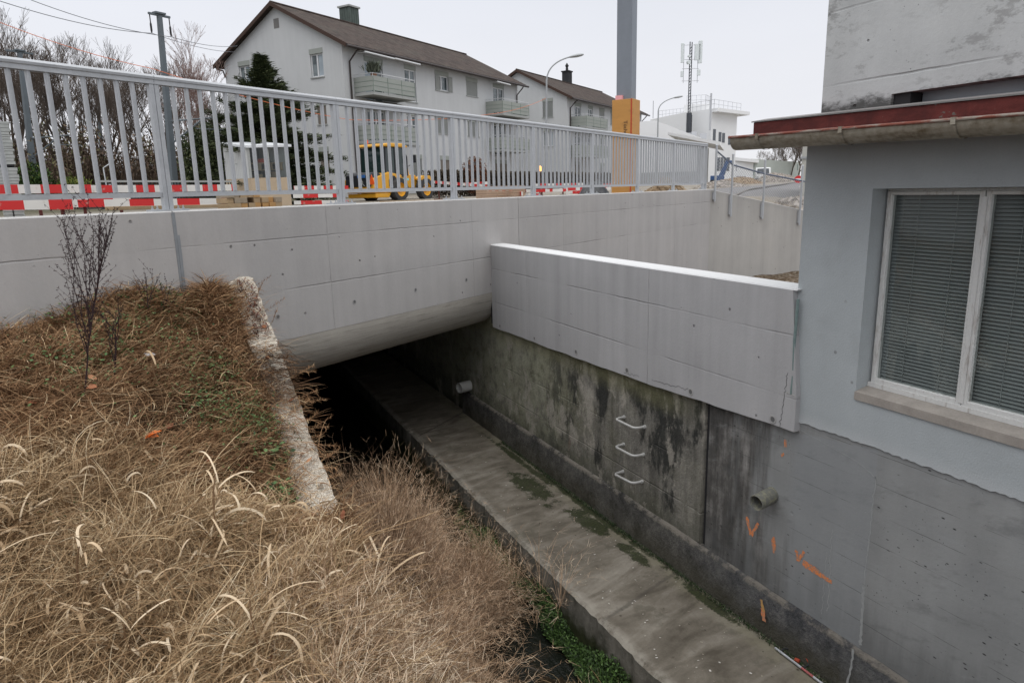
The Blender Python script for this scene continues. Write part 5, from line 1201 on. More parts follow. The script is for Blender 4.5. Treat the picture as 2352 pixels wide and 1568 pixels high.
# middle block and lower wings to the left
B0_ = at(1491, 430, 94); Zb = zat(270, 1530, 92); Bn = back * 9
mb = MB(O); mb.hexa([(*B0_[:2], -1), (*(A0 + e1 * -.0)[:2], -1), (*(A0 + Bn)[:2], -1), (*(B0_ + Bn)[:2], -1), (*B0_[:2], Zb), (*A0[:2], Zb - .05), (*(A0 + Bn)[:2], Zb - .05), (*(B0_ + Bn)[:2], Zb)]); mb.build('middle_block', m_wh, t)
mb = MB(O); p, q = at(1566, 430, 90), at(1628, 430, 90); slab_uv(mb, p, q, Zb - .5, zat(240, 1600, 90), 6, back); mb.build('roof_house', m_wh, t)
mb = MB(O); p, q = at(1463, 430, 74), at(1502, 430, 76); q2 = at(1640, 430, 78)
z1, z2, z3 = zat(280, 1463, 74), zat(277, 1502, 76), zat(330, 1640, 78)
mb.hexa([(*p[:2], -1), (*q[:2], -1), (*(q + back * 6)[:2], -1), (*(p + back * 6)[:2], -1), (*p[:2], z1), (*q[:2], z2), (*(q + back * 6)[:2], z2), (*(p + back * 6)[:2], z1)])
mb.hexa([(*q[:2], -1), (*q2[:2], -1), (*(q2 + back * 3)[:2], -1), (*(q + back * 6)[:2], -1), (*q[:2], z2 - .01), (*q2[:2], z3), (*(q2 + back * 3)[:2], z3), (*(q + back * 6)[:2], z2 - .01)]); mb.build('sloping_wing', m_wh, t)
# canopy
p, q, r3 = at(1531, 430, 64), at(1650, 430, 60), at(1660, 430, 70); mb = MB(O); zc0 = zat(318, 1590, 62)
s3 = p + (r3 - q); mb.hexa([(*p[:2], zat(310, 1531, 64)), (*q[:2], zat(334, 1650, 60)), (*r3[:2], zat(334, 1650, 60)), (*s3[:2], zat(310, 1531, 64)), (*p[:2], zat(304, 1531, 64)), (*q[:2], zat(326, 1650, 60)), (*r3[:2], zat(326, 1650, 60)), (*s3[:2], zat(304, 1531, 64))]); mb.build('canopy', m_wh, t)
mb = MB(O); q4 = at(1625, 430, 66); slab_uv(mb, at(1600, 430, 66), q4, -1, 3.3, .5, back); mb.build('canopy_pier', m_grey2, t)
mb = MB(O); slab_uv(mb, at(1470, 430, 73), at(1610, 430, 73), -1, zat(395, 1550, 73), .5, back); mb.build('shopfront', m_grey2, t)
# windows on the right face: strips between A1 and A2
def win_uv(u0, u1, v0, v1, D, name='window', mat=m_wglass, out=.03):
    pa, pb = at(u0, 430, D[0]), at(u1, 430, D[1]); n = np.array([e2[1], -e2[0], 0]); n = n if n @ back < 0 else -n
    za, zb_ = zat(v1, (u0 + u1) / 2, (D[0] + D[1]) / 2), zat(v0, (u0 + u1) / 2, (D[0] + D[1]) / 2); mb = MB(O); slab_uv(mb, pa + n * out, pb + n * out, za, zb_, .03, -n); return mb.build(name, mat, t)
def onface(u): # depth of the right face along column u
    r = ray(u, 430); M2 = np.array([[r[0], -(A2 - A1)[0]], [r[1], -(A2 - A1)[1]]]); s = np.linalg.solve(M2, A1[:2]); return s[0] * math.hypot(r[0], r[1])
for u0, u1, v0, v1 in ((1646, 1652, 304, 326), (1654, 1660, 306, 328), (1668, 1673, 313, 333), (1675, 1681, 315, 335)): win_uv(u0, u1, v0, v1, (onface(u0), onface(u1)))
for u0, u1 in ((1644, 1651), (1652.5, 1658), (1659.5, 1665), (1666.5, 1673)): win_uv(u0, u1, 362, 393, (onface(u0), onface(u1)))
win_uv(1633, 1639, 297, 356, (onface(1633), onface(1639)), 'window'); win_uv(1629.5, 1634, 366, 440, (onface(1630), onface(1634)))
def stanchions(name, pts, h, n, mat, parent, r=.025, o_=O):
    mb = MB(o_); path = []
    for a, b in zip(pts[:-1], pts[1:]):
        a, b = np.array(a, float), np.array(b, float)
        for i in range(n + 1): p = a + (b - a) * i / n; mb.tube([p, p + (0, 0, h)], r, 4)
        for f in (.5, 1): mb.tube([a + (0, 0, h * f), b + (0, 0, h * f)], r, 4)
    return mb.build(name, mat, parent)
m_rl = plain('thin roof rail', (.45, .46, .48), .5, .4, .3)
zr = Zt + .38; stanchions('roof_railing', [(*(A0 + e1 * .3)[:2], zr), (*(A1 + e1 * .3)[:2], zr), (*(A2 + e2 * .8)[:2], zr)], .95, 6, m_rl, ro)
zr2 = zat(240, 1600, 90); stanchions('roof_railing', [(*at(1572, 430, 90.5)[:2], zr2), (*at(1614, 430, 90.5)[:2], zr2), (*at(1625, 430, 93)[:2], zr2)], 1.1, 4, m_rl, ro)
stanchions('roof_railing', [(*at(1510, 430, 93)[:2], Zb), (*at(1566, 430, 91)[:2], Zb)], .9, 7, m_rl, ro)
mb = MB(O); p = at(1487 + 10, 430, 92.5); mb.tube([(p[0], p[1], Zb), (p[0], p[1], Zb + 2.1)], .05, 6); mb.build('roof_pole', m_rl, ro)
mb = MB(O); p = at(1626, 430, 82.6); mb.tube([(p[0], p[1], zat(300, 1626, 82.6)), (p[0], p[1], zat(215, 1626, 82.6))], .10, 8); mb.build('flue', m_rl, ro)
# equipment box terrace
mb = MB(O); p, q = at(1560, 430, 80), at(1620, 430, 80); slab_uv(mb, p, q, zat(328, 1590, 80), zat(323, 1590, 80), 2, back); 
for u0, u1, a, b in ((1566, 1583, 306, 322), (1584, 1596, 303, 322), (1604, 1619, 307, 326)): slab_uv(mb, at(u0, 430, 80.3), at(u1, 430, 80.3), zat(b, u0, 80.3), zat(a, u0, 80.3), 1, back)
mb.build('equipment_boxes', m_rl, t)
mb = MB(O); slab_uv(mb, at(1545, 430, 85.5), at(1554, 430, 85.5), zat(320, 1550, 85.5), zat(302, 1550, 85.5), .1, back); mb.build('window', m_wglass, t)
# low block right of the tower
mb = MB(O); p, q = at(1686, 430, 92), at(1728, 430, 104); Zl = zat(371, 1700, 95); n3_ = np.array([.2, .98, 0]) * 10
mb.hexa([(*p[:2], -1), (*q[:2], -1), (*(q + n3_)[:2], -1), (*(p + n3_)[:2], -1), (*p[:2], Zl), (*q[:2], Zl), (*(q + n3_)[:2], Zl), (*(p + n3_)[:2], Zl)]); lbk = mb.build('low_block', m_wh, t)
for u0, u1 in ((1688, 1693), (1695, 1701), (1703, 1709), (1711, 1717), (1719, 1724)):
    D0 = 92 + (u0 - 1686) / 42 * 12; pa, pb = at(u0, 430, D0 - .12), at(u1, 430, D0 + (u1 - u0) / 42 * 12 - .12); mb = MB(O); slab_uv(mb, pa, pb, zat(393, u0, D0), zat(378, u0, D0), .05, back); mb.build('window', m_wglass, t)
mb = MB(O); slab_uv(mb, at(1683, 430, 90.5), at(1740, 430, 104), Zl + .01, Zl + .4, 3, back); mb.build('low_roof', m_wh, t)
mb = MB(O); slab_uv(mb, at(1690, 430, 92.8), at(1712, 430, 98.8), -.5, zat(405, 1700, 95), .05, back); mb.build('entrance_glass', m_wglass, t)

# antenna mast
p = at(1578, 430, 84); zb_ = zat(328, 1578, 84); ztop = zat(97, 1583, 84); o = np.array([p[0], p[1], zb_]); t = thing('antenna_mast', 'lattice mobile phone mast with white panel antennas on the office roof', 'antenna mast', o)
hm = ztop - zb_; mb = MB(); mb.tube([(0, 0, 0), (.0, 0, hm * .3)], .30, 8); mb.tube([(.25, 0, 0), (.25, 0, hm * .28)], .16, 6)
for x, y in ((-.16, 0), (.16, .05), (0, .2)): mb.tube([(x, y, hm * .28), (x, y, hm)], .055, 5)
for k in range(22): z = hm * .3 + k * hm * .03; mb.tube([(-.16, 0, z), (.16, .05, z + hm * .03), (0, .2, z)], .03, 4)
mb.build('lattice', plain('dark mast steel', (.06, .065, .075), .5, .4, .3), t)
m_ant = plain('pale antenna housing', (.62, .66, .66), .5, .4)
tx = np.array([math.cos(-.45), math.sin(-.45), 0])
for dx, z0, z1, w in ((-.95, .80, .99, .16), (.72, .82, .98, .32), (1.02, .79, 1.01, .22), (-.95, .66, .72, .14), (.92, .67, .73, .18)):
    mb = MB(); mb.obox(tx * dx, tx, np.array([-tx[1], tx[0], 0]), w, .10, hm * z0, hm * z1); mb.build('panel_antenna', m_ant, t, bevel=.03)
mb = MB()
for dx in (-.78, .78): mb.tube([tx * dx + (0, 0, hm * .60), tx * dx + (0, 0, hm * .98)], .035, 5)
for f in (.62, .74, .83, .97): mb.tube([tx * -.95 + (0, 0, hm * f), tx * .95 + (0, 0, hm * f)], .03, 5)
mb.build('antenna_frame', m_rl, t)
mb = MB(); mb.tube([tx * -.4 + (0, -.1, hm * .80), tx * -.4 + (0, -.4, hm * .80)], .22, 10); mb.tube([tx * -.35 + (0, -.1, hm * .86), tx * -.35 + (0, -.35, hm * .86)], .14, 10); mb.build('dish', m_ant, t)

# low pale building far right
p, q = at(1722, 425, 104), at(1836, 425, 122); o = np.array([p[0], p[1], -.5]); t = thing('low_grey_building', 'low pale grey green building with window strips at the end of the road', 'building', o)
zt0, zt1 = zat(365, 1722, 104), zat(379, 1836, 122); mb = MB(o); bk = np.array([.3, .95, 0]) * 12
mb.hexa([(*p[:2], -.5), (*q[:2], -.5), (*(q + bk)[:2], -.5), (*(p + bk)[:2], -.5), (*p[:2], zt0), (*q[:2], zt0 - .2), (*(q + bk)[:2], zt0 - .2), (*(p + bk)[:2], zt0)]); mb.build('wall', plain('pale grey green cladding', (.40, .43, .40), .8, .2, 0, .12, .5), t)
m_gw = plain('green grey window', (.13, .17, .16), .3, .4)
for u0 in list(np.arange(1724, 1742, 4.2)) + list(np.arange(1768, 1784, 4.2)) + [1806, 1811, 1816, 1828]:
    f = (u0 - 1722) / 114; D = 104 + 18 * f; mb = MB(o); slab_uv(mb, at(u0, 430, D - .15), at(u0 + 2.4, 430, D + .2), zat(384 + 8 * f, u0, D), zat(370 + 8 * f, u0, D), .1, back); mb.build('window', m_gw, t)
    if u0 < 1800: mb = MB(o); slab_uv(mb, at(u0, 430, D - .15), at(u0 + 2.4, 430, D + .2), zat(402 + 5 * f, u0, D), zat(391 + 5 * f, u0, D), .1, back); mb.build('window', m_gw, t)
# pale corner building strip beside the blue house
p = at(1838, 425, 30); rv = ray(1838, 425); rv[2] = 0; rv /= np.linalg.norm(rv); sv = np.array([rv[1], -rv[0], 0]); t = thing('pale_house_corner', 'pale narrow house corner just left of the blue wall', 'building', (p[0], p[1], -1)); mb = MB(); mb.obox(sv * 1.5 + rv * 2.2, sv, rv, 1.5, 2.0, 0, 3.0); mb.build('wall', plain('cream render', (.40, .395, .36), .9), t)
mb = MB(); mb.obox(sv * 1.5 + rv * 2.2, sv, rv, 1.55, 2.05, 2.02, 2.10); mb.build('ledge', m_wroof, t)
# ---------------------------------------------------------------- building site: barrier planks, shed, loader, heaps
def rw_mat(name, per, seed=0, off=0.0):
    m = Mat(name, .6, .35); P = m.pos(False); X, Y, Z = m.xyz(P); n = m.noise(P, 9, 5, .7); n2 = m.noise(P, 2, 3)
    k = ((X + off) / per).frac().gt(.5); c = m.mix(k, (.66, .65, .62), (.56, .030, .030)); c = m.mix(n.step(.58, .70) * .55, c, (.42, .34, .28)); m.col(m.scale(c, 1 + (n2 - .5) * .25)); return m.mat
RWM = [rw_mat('red and white plank paint %s' % 'abc'[k], .66 + .05 * k, k, .13 * k) for k in range(3)]
m_redfoot = plain('rubber foot', (.10, .03, .025), .8)
nplank = [0]
def plank(a, b, h, label, group, th=.03, post=True, mat=None):
    a, b = np.array(a, float), np.array(b, float); d = b - a; L = np.linalg.norm(d[:2]); rot = math.atan2(d[1], d[0]); dz = b[2] - a[2]
    t = thing('barrier_plank', label, 'barrier', (a[0], a[1], a[2]), rot, group); mb = MB()
    mb.hexa([(0, -th / 2, 0), (L, -th / 2, dz), (L, th / 2, dz), (0, th / 2, 0), (0, -th / 2, h), (L, -th / 2, dz + h), (L, th / 2, dz + h), (0, th / 2, h)])
    mb.build('board', mat or RWM[nplank[0] % 3], t); nplank[0] += 1
    if post:
        for x in (.12 * L, .9 * L):
            zz = dz * x / L; mb = MB(); mb.box(x - .02, x + .02, th / 2 + .002, th / 2 + .04, GZ - a[2] + .06, zz + h + .05); mb.box(x - .12, x + .12, -.16, .2, GZ - a[2], GZ - a[2] + .058); mb.build('support', m_redfoot, t)
    return t
def pl2(u0, v0, D0, u1, v1, D1, hpx, label, group, **k): return plank(at(u0, v0, D0), at(u1, v1, D1), hpx * (D0 + D1) / 2 / F, label, group, **k)
g1 = 'red and white barrier planks on the left'
pl2(-70, 483, 11.6, 168, 481, 12.2, 21, 'long low red and white plank nearest the left edge above the parapet', g1)
pl2(140, 477, 12.6, 545, 470, 13.2, 14, 'low red and white plank left of the timber blocks', g1)
pl2(60, 464, 13.3, 300, 463, 13.8, 9, 'thin red and white plank peeping over the low front plank at left', g1)
pl2(-70, 446, 13.2, 210, 443, 14.0, 16, 'upper red and white plank behind the stack of grey panels', g1, post=False)
pl2(190, 443, 14.2, 395, 441, 15.0, 14, 'upper red and white plank in line with the first railing post', g1, post=False)
pl2(380, 441, 15.4, 535, 438, 16.5, 13, 'upper red and white plank ending at the little shed', g1, post=False)
g2 = 'red and white barrier planks between shed and loader'
pl2(676, 437, 22, 800, 436, 23, 9, 'highest of three red and white planks right of the shed', g2)
pl2(674, 455, 17, 790, 453, 17.4, 8, 'middle of three red and white planks right of the shed', g2, post=False)
pl2(676, 470, 13.5, 800, 468, 13.7, 8, 'lowest of three red and white planks right of the shed', g2, post=False)
g3 = 'red and white barrier planks right of the loader'
pl2(992, 421, 31, 1118, 431, 27, 6, 'red and white plank in front of the hedge right of the loader', g3)
pl2(1105, 437, 24, 1200, 450, 20, 8, 'tilted red and white plank leaning down to a board stack', g3, post=False)
pl2(1060, 427, 29, 1125, 423, 30, 6, 'short red and white plank below the russet shrub', g3, post=False)
for k, (u0, v0, u1, v1, D) in enumerate([(1208, 442, 1262, 441, 21), (1215, 450, 1240, 452, 18), (1238, 441, 1300, 440, 24), (1285, 440, 1330, 436, 25), (1300, 446, 1345, 444, 21), (1325, 438, 1395, 430, 27), (1350, 443, 1402, 436, 23), (1230, 429, 1340, 427, 33), (1340, 431, 1402, 428, 31)]):
    pl2(u0, v0, D, u1, v1, D + .4, 6.5, ['small low plank just right of the board stacks', 'tiny plank end lying low beside the board stacks', 'plank between board stacks and black tarp', 'plank right behind the black tarp', 'low plank in front of the jumble left of the orange column', 'rising plank end touching the orange column', 'lower plank beside the foot of the orange column', 'long thin plank along the hedge behind the tarp', 'far thin plank just left of the orange column'][k] + ', red and white', g3, post=(k in (2, 7)), mat=RWM[k % 3])
pl2(1640, 424, 58, 1724, 423, 64, 5.0, 'far red and white barrier in front of the brown earth heap', 'far red and white barriers')
# bundle of grey formwork panels at the left
p = at(-2, 440, 14); b_ = at(47, 440, 14); wdt = float(np.linalg.norm((b_ - p)[:2])); d = (b_ - p) / wdt; rot = math.atan2(d[1], d[0])
t = thing('panel_bundle', 'strapped bundle of weathered grey boards stacked high at the left edge', 'board stack', (p[0], p[1], GZ), rot)
m_pan = plain('weathered grey boards', (.36, .38, .37), .85, .2, 0, .3, 6); z = .0; k = 0; rr = random.Random(3)
while z < 1.60:
    h = rr.uniform(.03, .06); 
    if abs(z - .93) < .03: z += .045
    mb = MB(); j = rr.uniform(-.012, .012); mb.box(j, wdt + j + rr.uniform(-.01, .01), 0, 1.1, z, z + h - .006); mb.build('board', m_pan, t); z += h; k += 1
mb = MB(); mb.box(wdt * .46, wdt * .52, -.008, -.001, 0, z + .01); mb.build('strap', m_dark, t)
mb = MB(); mb.box(.02, wdt - .02, .01, 1.0, .925, .965); mb.build('spacer', m_dark, t)
# low pale railing behind the planks
p, q = at(228, 440, 21), at(535, 438, 24); d = (q - p); d[2] = 0; L = np.linalg.norm(d); rot = math.atan2(d[1], d[0]); t = thing('low_railing', 'low pale railing with thin dark bars behind the left planks', 'railing', (p[0], p[1], GZ), rot)
mb = MB(); mb.box(0, L, -.03, .03, .80, .85); mb.build('rail', m_bslab, t)
mb = MB(); mb.box(0, L, -.02, .02, .12, .16); mb.build('bottom_rail', m_dark, t)
n = 42
for k in range(n): mb = MB(); mb.box(L * (k + .5) / n - .014, L * (k + .5) / n + .014, -.01, .01, .16, .80); mb.build('bar', m_dark, t)
# weathered board fence and small grey gate post in the scrub
p, q = at(178, 440, 33), at(262, 440, 35); d = q - p; d[2] = 0; L = np.linalg.norm(d); rot = math.atan2(d[1], d[0]); t = thing('board_fence', 'low weathered board fence in front of the scrub', 'fence', (p[0], p[1], GZ), rot)
m_wf = plain('weathered fence wood', (.13, .11, .10), .95, .1, 0, .3, 5)
for k in range(13): mb = MB(); mb.box(L * k / 13 + .01, L * (k + 1) / 13 - .01, 0, .03, 0, .88 + .05 * rr.random()); mb.build('board', m_wf, t)
p = at(248, 440, 30); t = thing('pipe_frame', 'thin grey pipe frame standing by the scrub left of the first post', 'frame', (p[0], p[1], GZ), .4); mb = MB(); mb.tube([(0, 0, 0), (-.04, 0, 1.5), (.15, 0, 1.62), (.32, 0, 1.55)], .025, 6); mb.tube([(.33, 0, 0), (.32, 0, 1.55)], .02, 6); mb.tube([(0, 0, .9), (.32, 0, .9)], .02, 6); mb.build('frame_tube', m_galv, t, True)

# little shed with a clear front
pf, pg, pb = at(580, 440, 27), at(666, 440, 26.6), at(522, 440, 28.6)
ex = (pg - pf); ex[2] = 0; WS = np.linalg.norm(ex); ex /= WS; ey = pb - pf; ey[2] = 0; DS = np.linalg.norm(ey); ey /= DS
t = thing('site_shed', 'small site shed with white sides, clear sheeted front and pale wooden base', 'shed', (pf[0], pf[1], GZ))
def sp(a, b, z): q = ex * a + ey * b; return (q[0], q[1], z)
def sbox(mb, a0, a1, b0, b1, z0, z1, z2=None): z2 = z1 if z2 is None else z2; mb.hexa([sp(a0, b0, z0), sp(a1, b0, z0), sp(a1, b1, z0), sp(a0, b1, z0), sp(a0, b0, z1), sp(a1, b0, z1), sp(a1, b1, z2), sp(a0, b1, z2)])
zf, zk = 2.02, 2.24
m = Mat('white trapezoid sheet', .6, .4); P = m.pos(False); q = m.xyz(P); k = (q[0] * ey[0] + q[1] * ey[1]) / .12; m.col(m.scale((.52, .53, .53), 1 - (k.frac() - .5).abs().step(.35, .5) * .25)); m.bump(k.frac(), .02); m_sheet = m.mat
mb = MB(); sbox(mb, 0, .04, 0, DS, .99, zf, zk); mb.build('side_panel', m_sheet, t); mb = MB(); sbox(mb, WS - .04, WS, 0, DS, .99, zf, zk); mb.build('side_panel', m_sheet, t)
mb = MB(); sbox(mb, 0, WS, DS - .04, DS, .0, zk); mb.build('back_panel', plain('grey back panel', (.16, .15, .17), .8), t)
m_ply = plain('pale plywood', (.44, .35, .25), .8, .2, 0, .15, 3); mb = MB(); sbox(mb, -.01, .03, .021, DS, .0, .988); sbox(mb, -.01, WS + .01, -.03, .02, .0, .99); sbox(mb, WS - .03, WS + .01, .021, DS, 0, .988); mb.build('wooden_base', m_ply, t)
mb = MB(); sbox(mb, -.12, WS + .12, -.14, DS + .1, zf + .01, zf + .09, zk + .09) ; 
mb.v = [(x, y, z if z > zf + .05 else z + (zk - zf) * (1 if i % 4 in (2, 3) else 0)) for i, (x, y, z) in enumerate(mb.v)]
mb.build('roof', plain('white sheet roof', (.62, .64, .66), .5, .4), t)
for a in (0, WS * .5, WS): mb = MB(); sbox(mb, a - .03, a + .03, -.02, .03, .995, zf); mb.build('front_frame', m_bslab, t)
mb = MB(); mb.add([sp(0, .0, .995), sp(WS, .0, .995), sp(WS, .0, zf), sp(0, .0, zf)], [(0, 1, 2, 3)]); mb.build('clear_front', m_glass, t)
mb = MB(); sbox(mb, .05, WS - .05, .2, .6, 1.48, 1.52); sbox(mb, .05, WS - .05, .2, .6, 1.25, 1.28); 
for a in (.1, .45, .85, 1.2): sbox(mb, a, a + .06, .2, .55, 1.28, 1.48)
mb.build('shelf', m_ply, t)
mb = MB(); sbox(mb, .55, .7, .3, .5, 1.52, 1.66); mb.build('red_box', plain('red box', (.5, .08, .05), .6), t)
mb = MB(); sbox(mb, .9, 1.15, .3, .55, 1.0, 1.2); sbox(mb, .3, .6, .35, .55, 1.0, 1.12); mb.build('carton', m_ply, t)

# stack of sawn timber blocks in front of the shed
m_blk = [plain('sawn timber end grain', (.36, .265, .165), .9, .1, 0, .28, 7), plain('orange sawn timber', (.42, .25, .11), .9, .1, 0, .25, 7), plain('grey sawn timber', (.30, .25, .19), .9, .1, 0, .25, 7)]
p0 = at(522, 476, 11.4); p1 = at(662, 474, 11.8); dr = p1 - p0; dr[2] = 0; LB = np.linalg.norm(dr); dr /= LB; bk_ = np.array([-dr[1], dr[0], 0]); rot = math.atan2(dr[1], dr[0]); n = 9; bw = LB / n; rr = random.Random(9)
rown = ['buried base', 'bottom', 'second', 'third', 'top']
for row in range(5):
    for c in range(n):
        if row == 4 and c > 4: continue
        if row == 3 and (c in (3,) or c > 7): continue
        if row == 2 and c in (8,): continue
        j = rr.uniform(-.01, .01); q = p0 + dr * (bw * c + j) + bk_ * rr.uniform(-.05, .03); z = GZ + .012 + row * .082
        mb = MB(); mb.box(.003, bw - .004, 0, rr.uniform(.3, .5), 0, .079); ob = mb.build('timber_block', m_blk[rr.choice([0, 0, 0, 1, 2]) if c < 5 else rr.choice([0, 1, 1, 2])], None, bevel=.003)
        ob.location = (q[0], q[1], z); ob.rotation_euler = (0, 0, rot + rr.uniform(-.03, .03)); tag(ob, '%s block from the left in the %s layer of sawn timber below the shed' % (ORD[c], rown[row]), 'timber block', 'sawn timber blocks stacked behind the parapet')
def board(u0, v0, D0, u1, v1, D1, h, w, label, mat=m_blk[0], name='loose_board'):
    a, b = at(u0, v0, D0), at(u1, v1, D1); d = b - a; L = np.linalg.norm(d[:2]); mb = MB(); mb.hexa([(0, 0, 0), (L, 0, d[2]), (L, w, d[2]), (0, w, 0), (0, 0, h), (L, 0, d[2] + h), (L, w, d[2] + h), (0, w, h)])
    ob = mb.build(name, mat, None, bevel=.003); ob.location = tuple(a); ob.rotation_euler = (0, 0, math.atan2(d[1], d[0])); return tag(ob, label, 'board', 'loose boards on the site')
board(262, 483, 7.6, 530, 476, 9.0, .035, .10, 'long pale board lying just behind the parapet by the first post', m_blk[0])
board(300, 481, 8.3, 500, 473, 9.6, .02, .08, 'thin olive board behind the long pale board', m_blk[2])
board(885, 467, 12, 1022, 463, 12.6, .035, .2, 'pale board lying in front of the loader wheels', m_blk[0])
m_pink = plain('pinkish shuttering panel', (.40, .28, .20), .8, .2, 0, .2, 3)
for k, (u0, u1, v0, v1, lab) in enumerate([(1142, 1180, 429, 447, 'left one of two stacks of pinkish shuttering panels by the parapet'), (1182, 1208, 429, 446, 'right one of two stacks of pinkish shuttering panels by the parapet')]):
    a, b = at(u0, v1, 20), at(u1, v1, 20.3); d = b - a; d[2] = 0; L = np.linalg.norm(d); rot = math.atan2(d[1], d[0]); t = thing('panel_stack', lab, 'board stack', (a[0], a[1], GZ), rot, 'shuttering panel stacks')
    for q in range(6): mb = MB(); mb.box(.0, L - .02 - .01 * (q % 2), 0, 1.2, .06 + q * .07, .06 + q * .07 + .063); mb.build('panel', m_pink, t)
    for q in (.05, L - .12): mb = MB(); mb.box(q, q + .06, .0, 1.1, 0, .058); mb.build('runner', m_redfoot, t)
# black tarpaulin heap and rubble
def heap(name, label, cat, c, rx, ry, h, mat, seed, jag=.25, kind=None, rot=0.0):
    r_ = np.random.default_rng(seed); n = 44; a = np.linspace(-1, 1, n); X_, Y_ = np.meshgrid(a, a, indexing='ij'); R_ = np.hypot(X_, Y_)
    ph = r_.random(8) * 6.28; ns = sum(math.sin(1) * np.sin(X_ * f * math.cos(k) + Y_ * f * math.sin(k) + ph[k % 8]) / f for k, f in enumerate((3, 5, 8, 11, 16, 23, 31)))
    Z_ = h * np.clip((1 - R_ ** 1.5) * 1.1, -.2, 1) * (1 + ns * jag * 2) + r_.normal(0, h * .03, R_.shape); v = np.stack([X_ * rx, Y_ * ry, Z_], -1).reshape(-1, 3)
    i, j = np.meshgrid(np.arange(n - 1), np.arange(n - 1), indexing='ij'); q = (i * n + j).ravel(); Q = np.stack([q, q + n, q + n + 1, q + 1], 1); ok = R_.ravel()[Q].max(1) < 1.1
    o = mesh_np(name, v, Q[ok], None, mat, loc=c); o.rotation_euler = (0, 0, rot); return tag(o, label, cat, None, kind)
p = at(1405, 440, 17.5); m_tarp = plain('black tarpaulin', (.022, .024, .028), .45, .5, 0, .3, 3)
p = at(1362, 440, 16.5); heap('tarpaulin_heap', 'crumpled black tarpaulin heap left of the orange column', 'tarpaulin', (p[0], p[1], GZ), .55, .45, .42, m_tarp, 3, .3)
def rubble_mat(name, cs):
    m = Mat(name, .95, .15); P = m.pos(False); n = m.noise(P, 7, 6, .75); v = m.vor(P, 9, 'Color'); m.col(m.ramp(n * .6 + v * .4, cs)); m.bump(n + v, .08); return m.mat
m_earth = rubble_mat('brown excavated earth', [(.3, (.09, .06, .035)), (.5, (.24, .17, .105)), (.7, (.38, .30, .21))]); m_rub = rubble_mat('grey rubble', [(.3, (.10, .09, .08)), (.5, (.25, .22, .19)), (.7, (.48, .44, .40))])
p = at(1692, 430, 52); heap('earth_heap', 'brown excavated earth heap behind the second fence post', 'earth heap', (p[0], p[1], .05), 2.3, 1.5, .62, m_earth, 5)
p = at(1660, 436, 42); heap('rubble_heap', 'low pale rubble heap at the left end of the mesh fence', 'rubble', (p[0], p[1], -.05), 2.0, 1.0, .35, m_rub, 6)
p = at(1785, 425, 72); heap('earth_heap', 'grey-brown earth heap beyond the road behind the third fence post', 'earth heap', (p[0], p[1], .2), 2.6, 1.8, .95, m_rub, 7)
p = at(1828, 455, 23.5); heap('rubble_heap', 'pale broken stone heap at the right end of the mesh fence', 'rubble', (p[0], p[1], float(site_z(p[0], p[1])) - .03), 1.5, 1.3, .62, m_rub, 8, .35)
p = at(1300, 445, 15.5); heap('rubble_heap', 'low grey rubble just behind the parapet left of the tarpaulin', 'rubble', (p[0], p[1], GZ), 1.2, .4, .2, m_rub, 10, .4)
p = at(1530, 440, 19.0); heap('rubble_heap', 'olive brown debris behind the parapet right of the orange column', 'rubble', (p[0], p[1], GZ), 1.0, .6, .42, m_earth, 12, .4)
p = at(1250, 440, 70)
# kerb curve and road edges
mb = MB(); kp = [at(1706, 461, 19.8), at(1728, 459, 20.4), at(1786, 447, 24), at(1815, 438, 30), at(1842, 430.5, 40), at(1880, 428, 54)]
kp = [np.array([*q[:2], float(site_z(q[0], q[1])) + .05]) for q in kp]; vs = []
for i_, q in enumerate(kp): vs += [q + (0, -.07, -.2), q + (0, -.07, .03), q + (0, .09, .03), q + (0, .09, -.2)]
mb.add(vs, [(b + k, b + (k + 1) % 4, b + 4 + (k + 1) % 4, b + 4 + k) for b in range(0, (len(kp) - 1) * 4, 4) for k in range(4)]); tag(mb.build('kerb', plain('pale new kerb', (.46, .44, .41), .9), None), kind='structure')
mb = MB(); kp = [at(1650, 446, 27), at(1720, 441, 34), at(1800, 434, 44), at(1850, 429, 60)]; kp = [np.array([*q[:2], float(site_z(q[0], q[1])) + .03]) for q in kp]; vs = []
for q in kp: vs += [q + (0, -.1, -.2), q + (0, -.1, .05), q + (0, .1, .05), q + (0, .1, -.2)]
mb.add(vs, [(b + k, b + (k + 1) % 4, b + 4 + (k + 1) % 4, b + 4 + k) for b in range(0, (len(kp) - 1) * 4, 4) for k in range(4)]); tag(mb.build('kerb', plain('dark old kerb', (.16, .15, .14), .9), None), kind='structure')
# lit orange warning lamp
p = at(1240, 440, 22); zl = float(at(1240, 388, 22)[2]); t = thing('warning_lamp', 'small glowing orange warning lamp on a thin post behind the railing', 'warning lamp', (p[0], p[1], GZ)); mb = MB(); mb.tube([(0, 0, 0), (0, 0, zl - GZ - .07)], .02, 6); mb.build('post', m_redfoot, t)
me_ = Mat('glowing amber lens', .3, .5); me_.col((.9, .35, .05)); me_.bsdf.inputs['Emission Color'].default_value = (1, .42, .07, 1); me_.bsdf.inputs['Emission Strength'].default_value = 3.5
mb = MB(); z = zl - GZ; mb.tube([(0, 0, z - .07), (0, 0, z - .06), (0, 0, z + .06), (0, 0, z + .09)], [.03, .055, .055, .02], 12); mb.build('lens', me_, t, True)

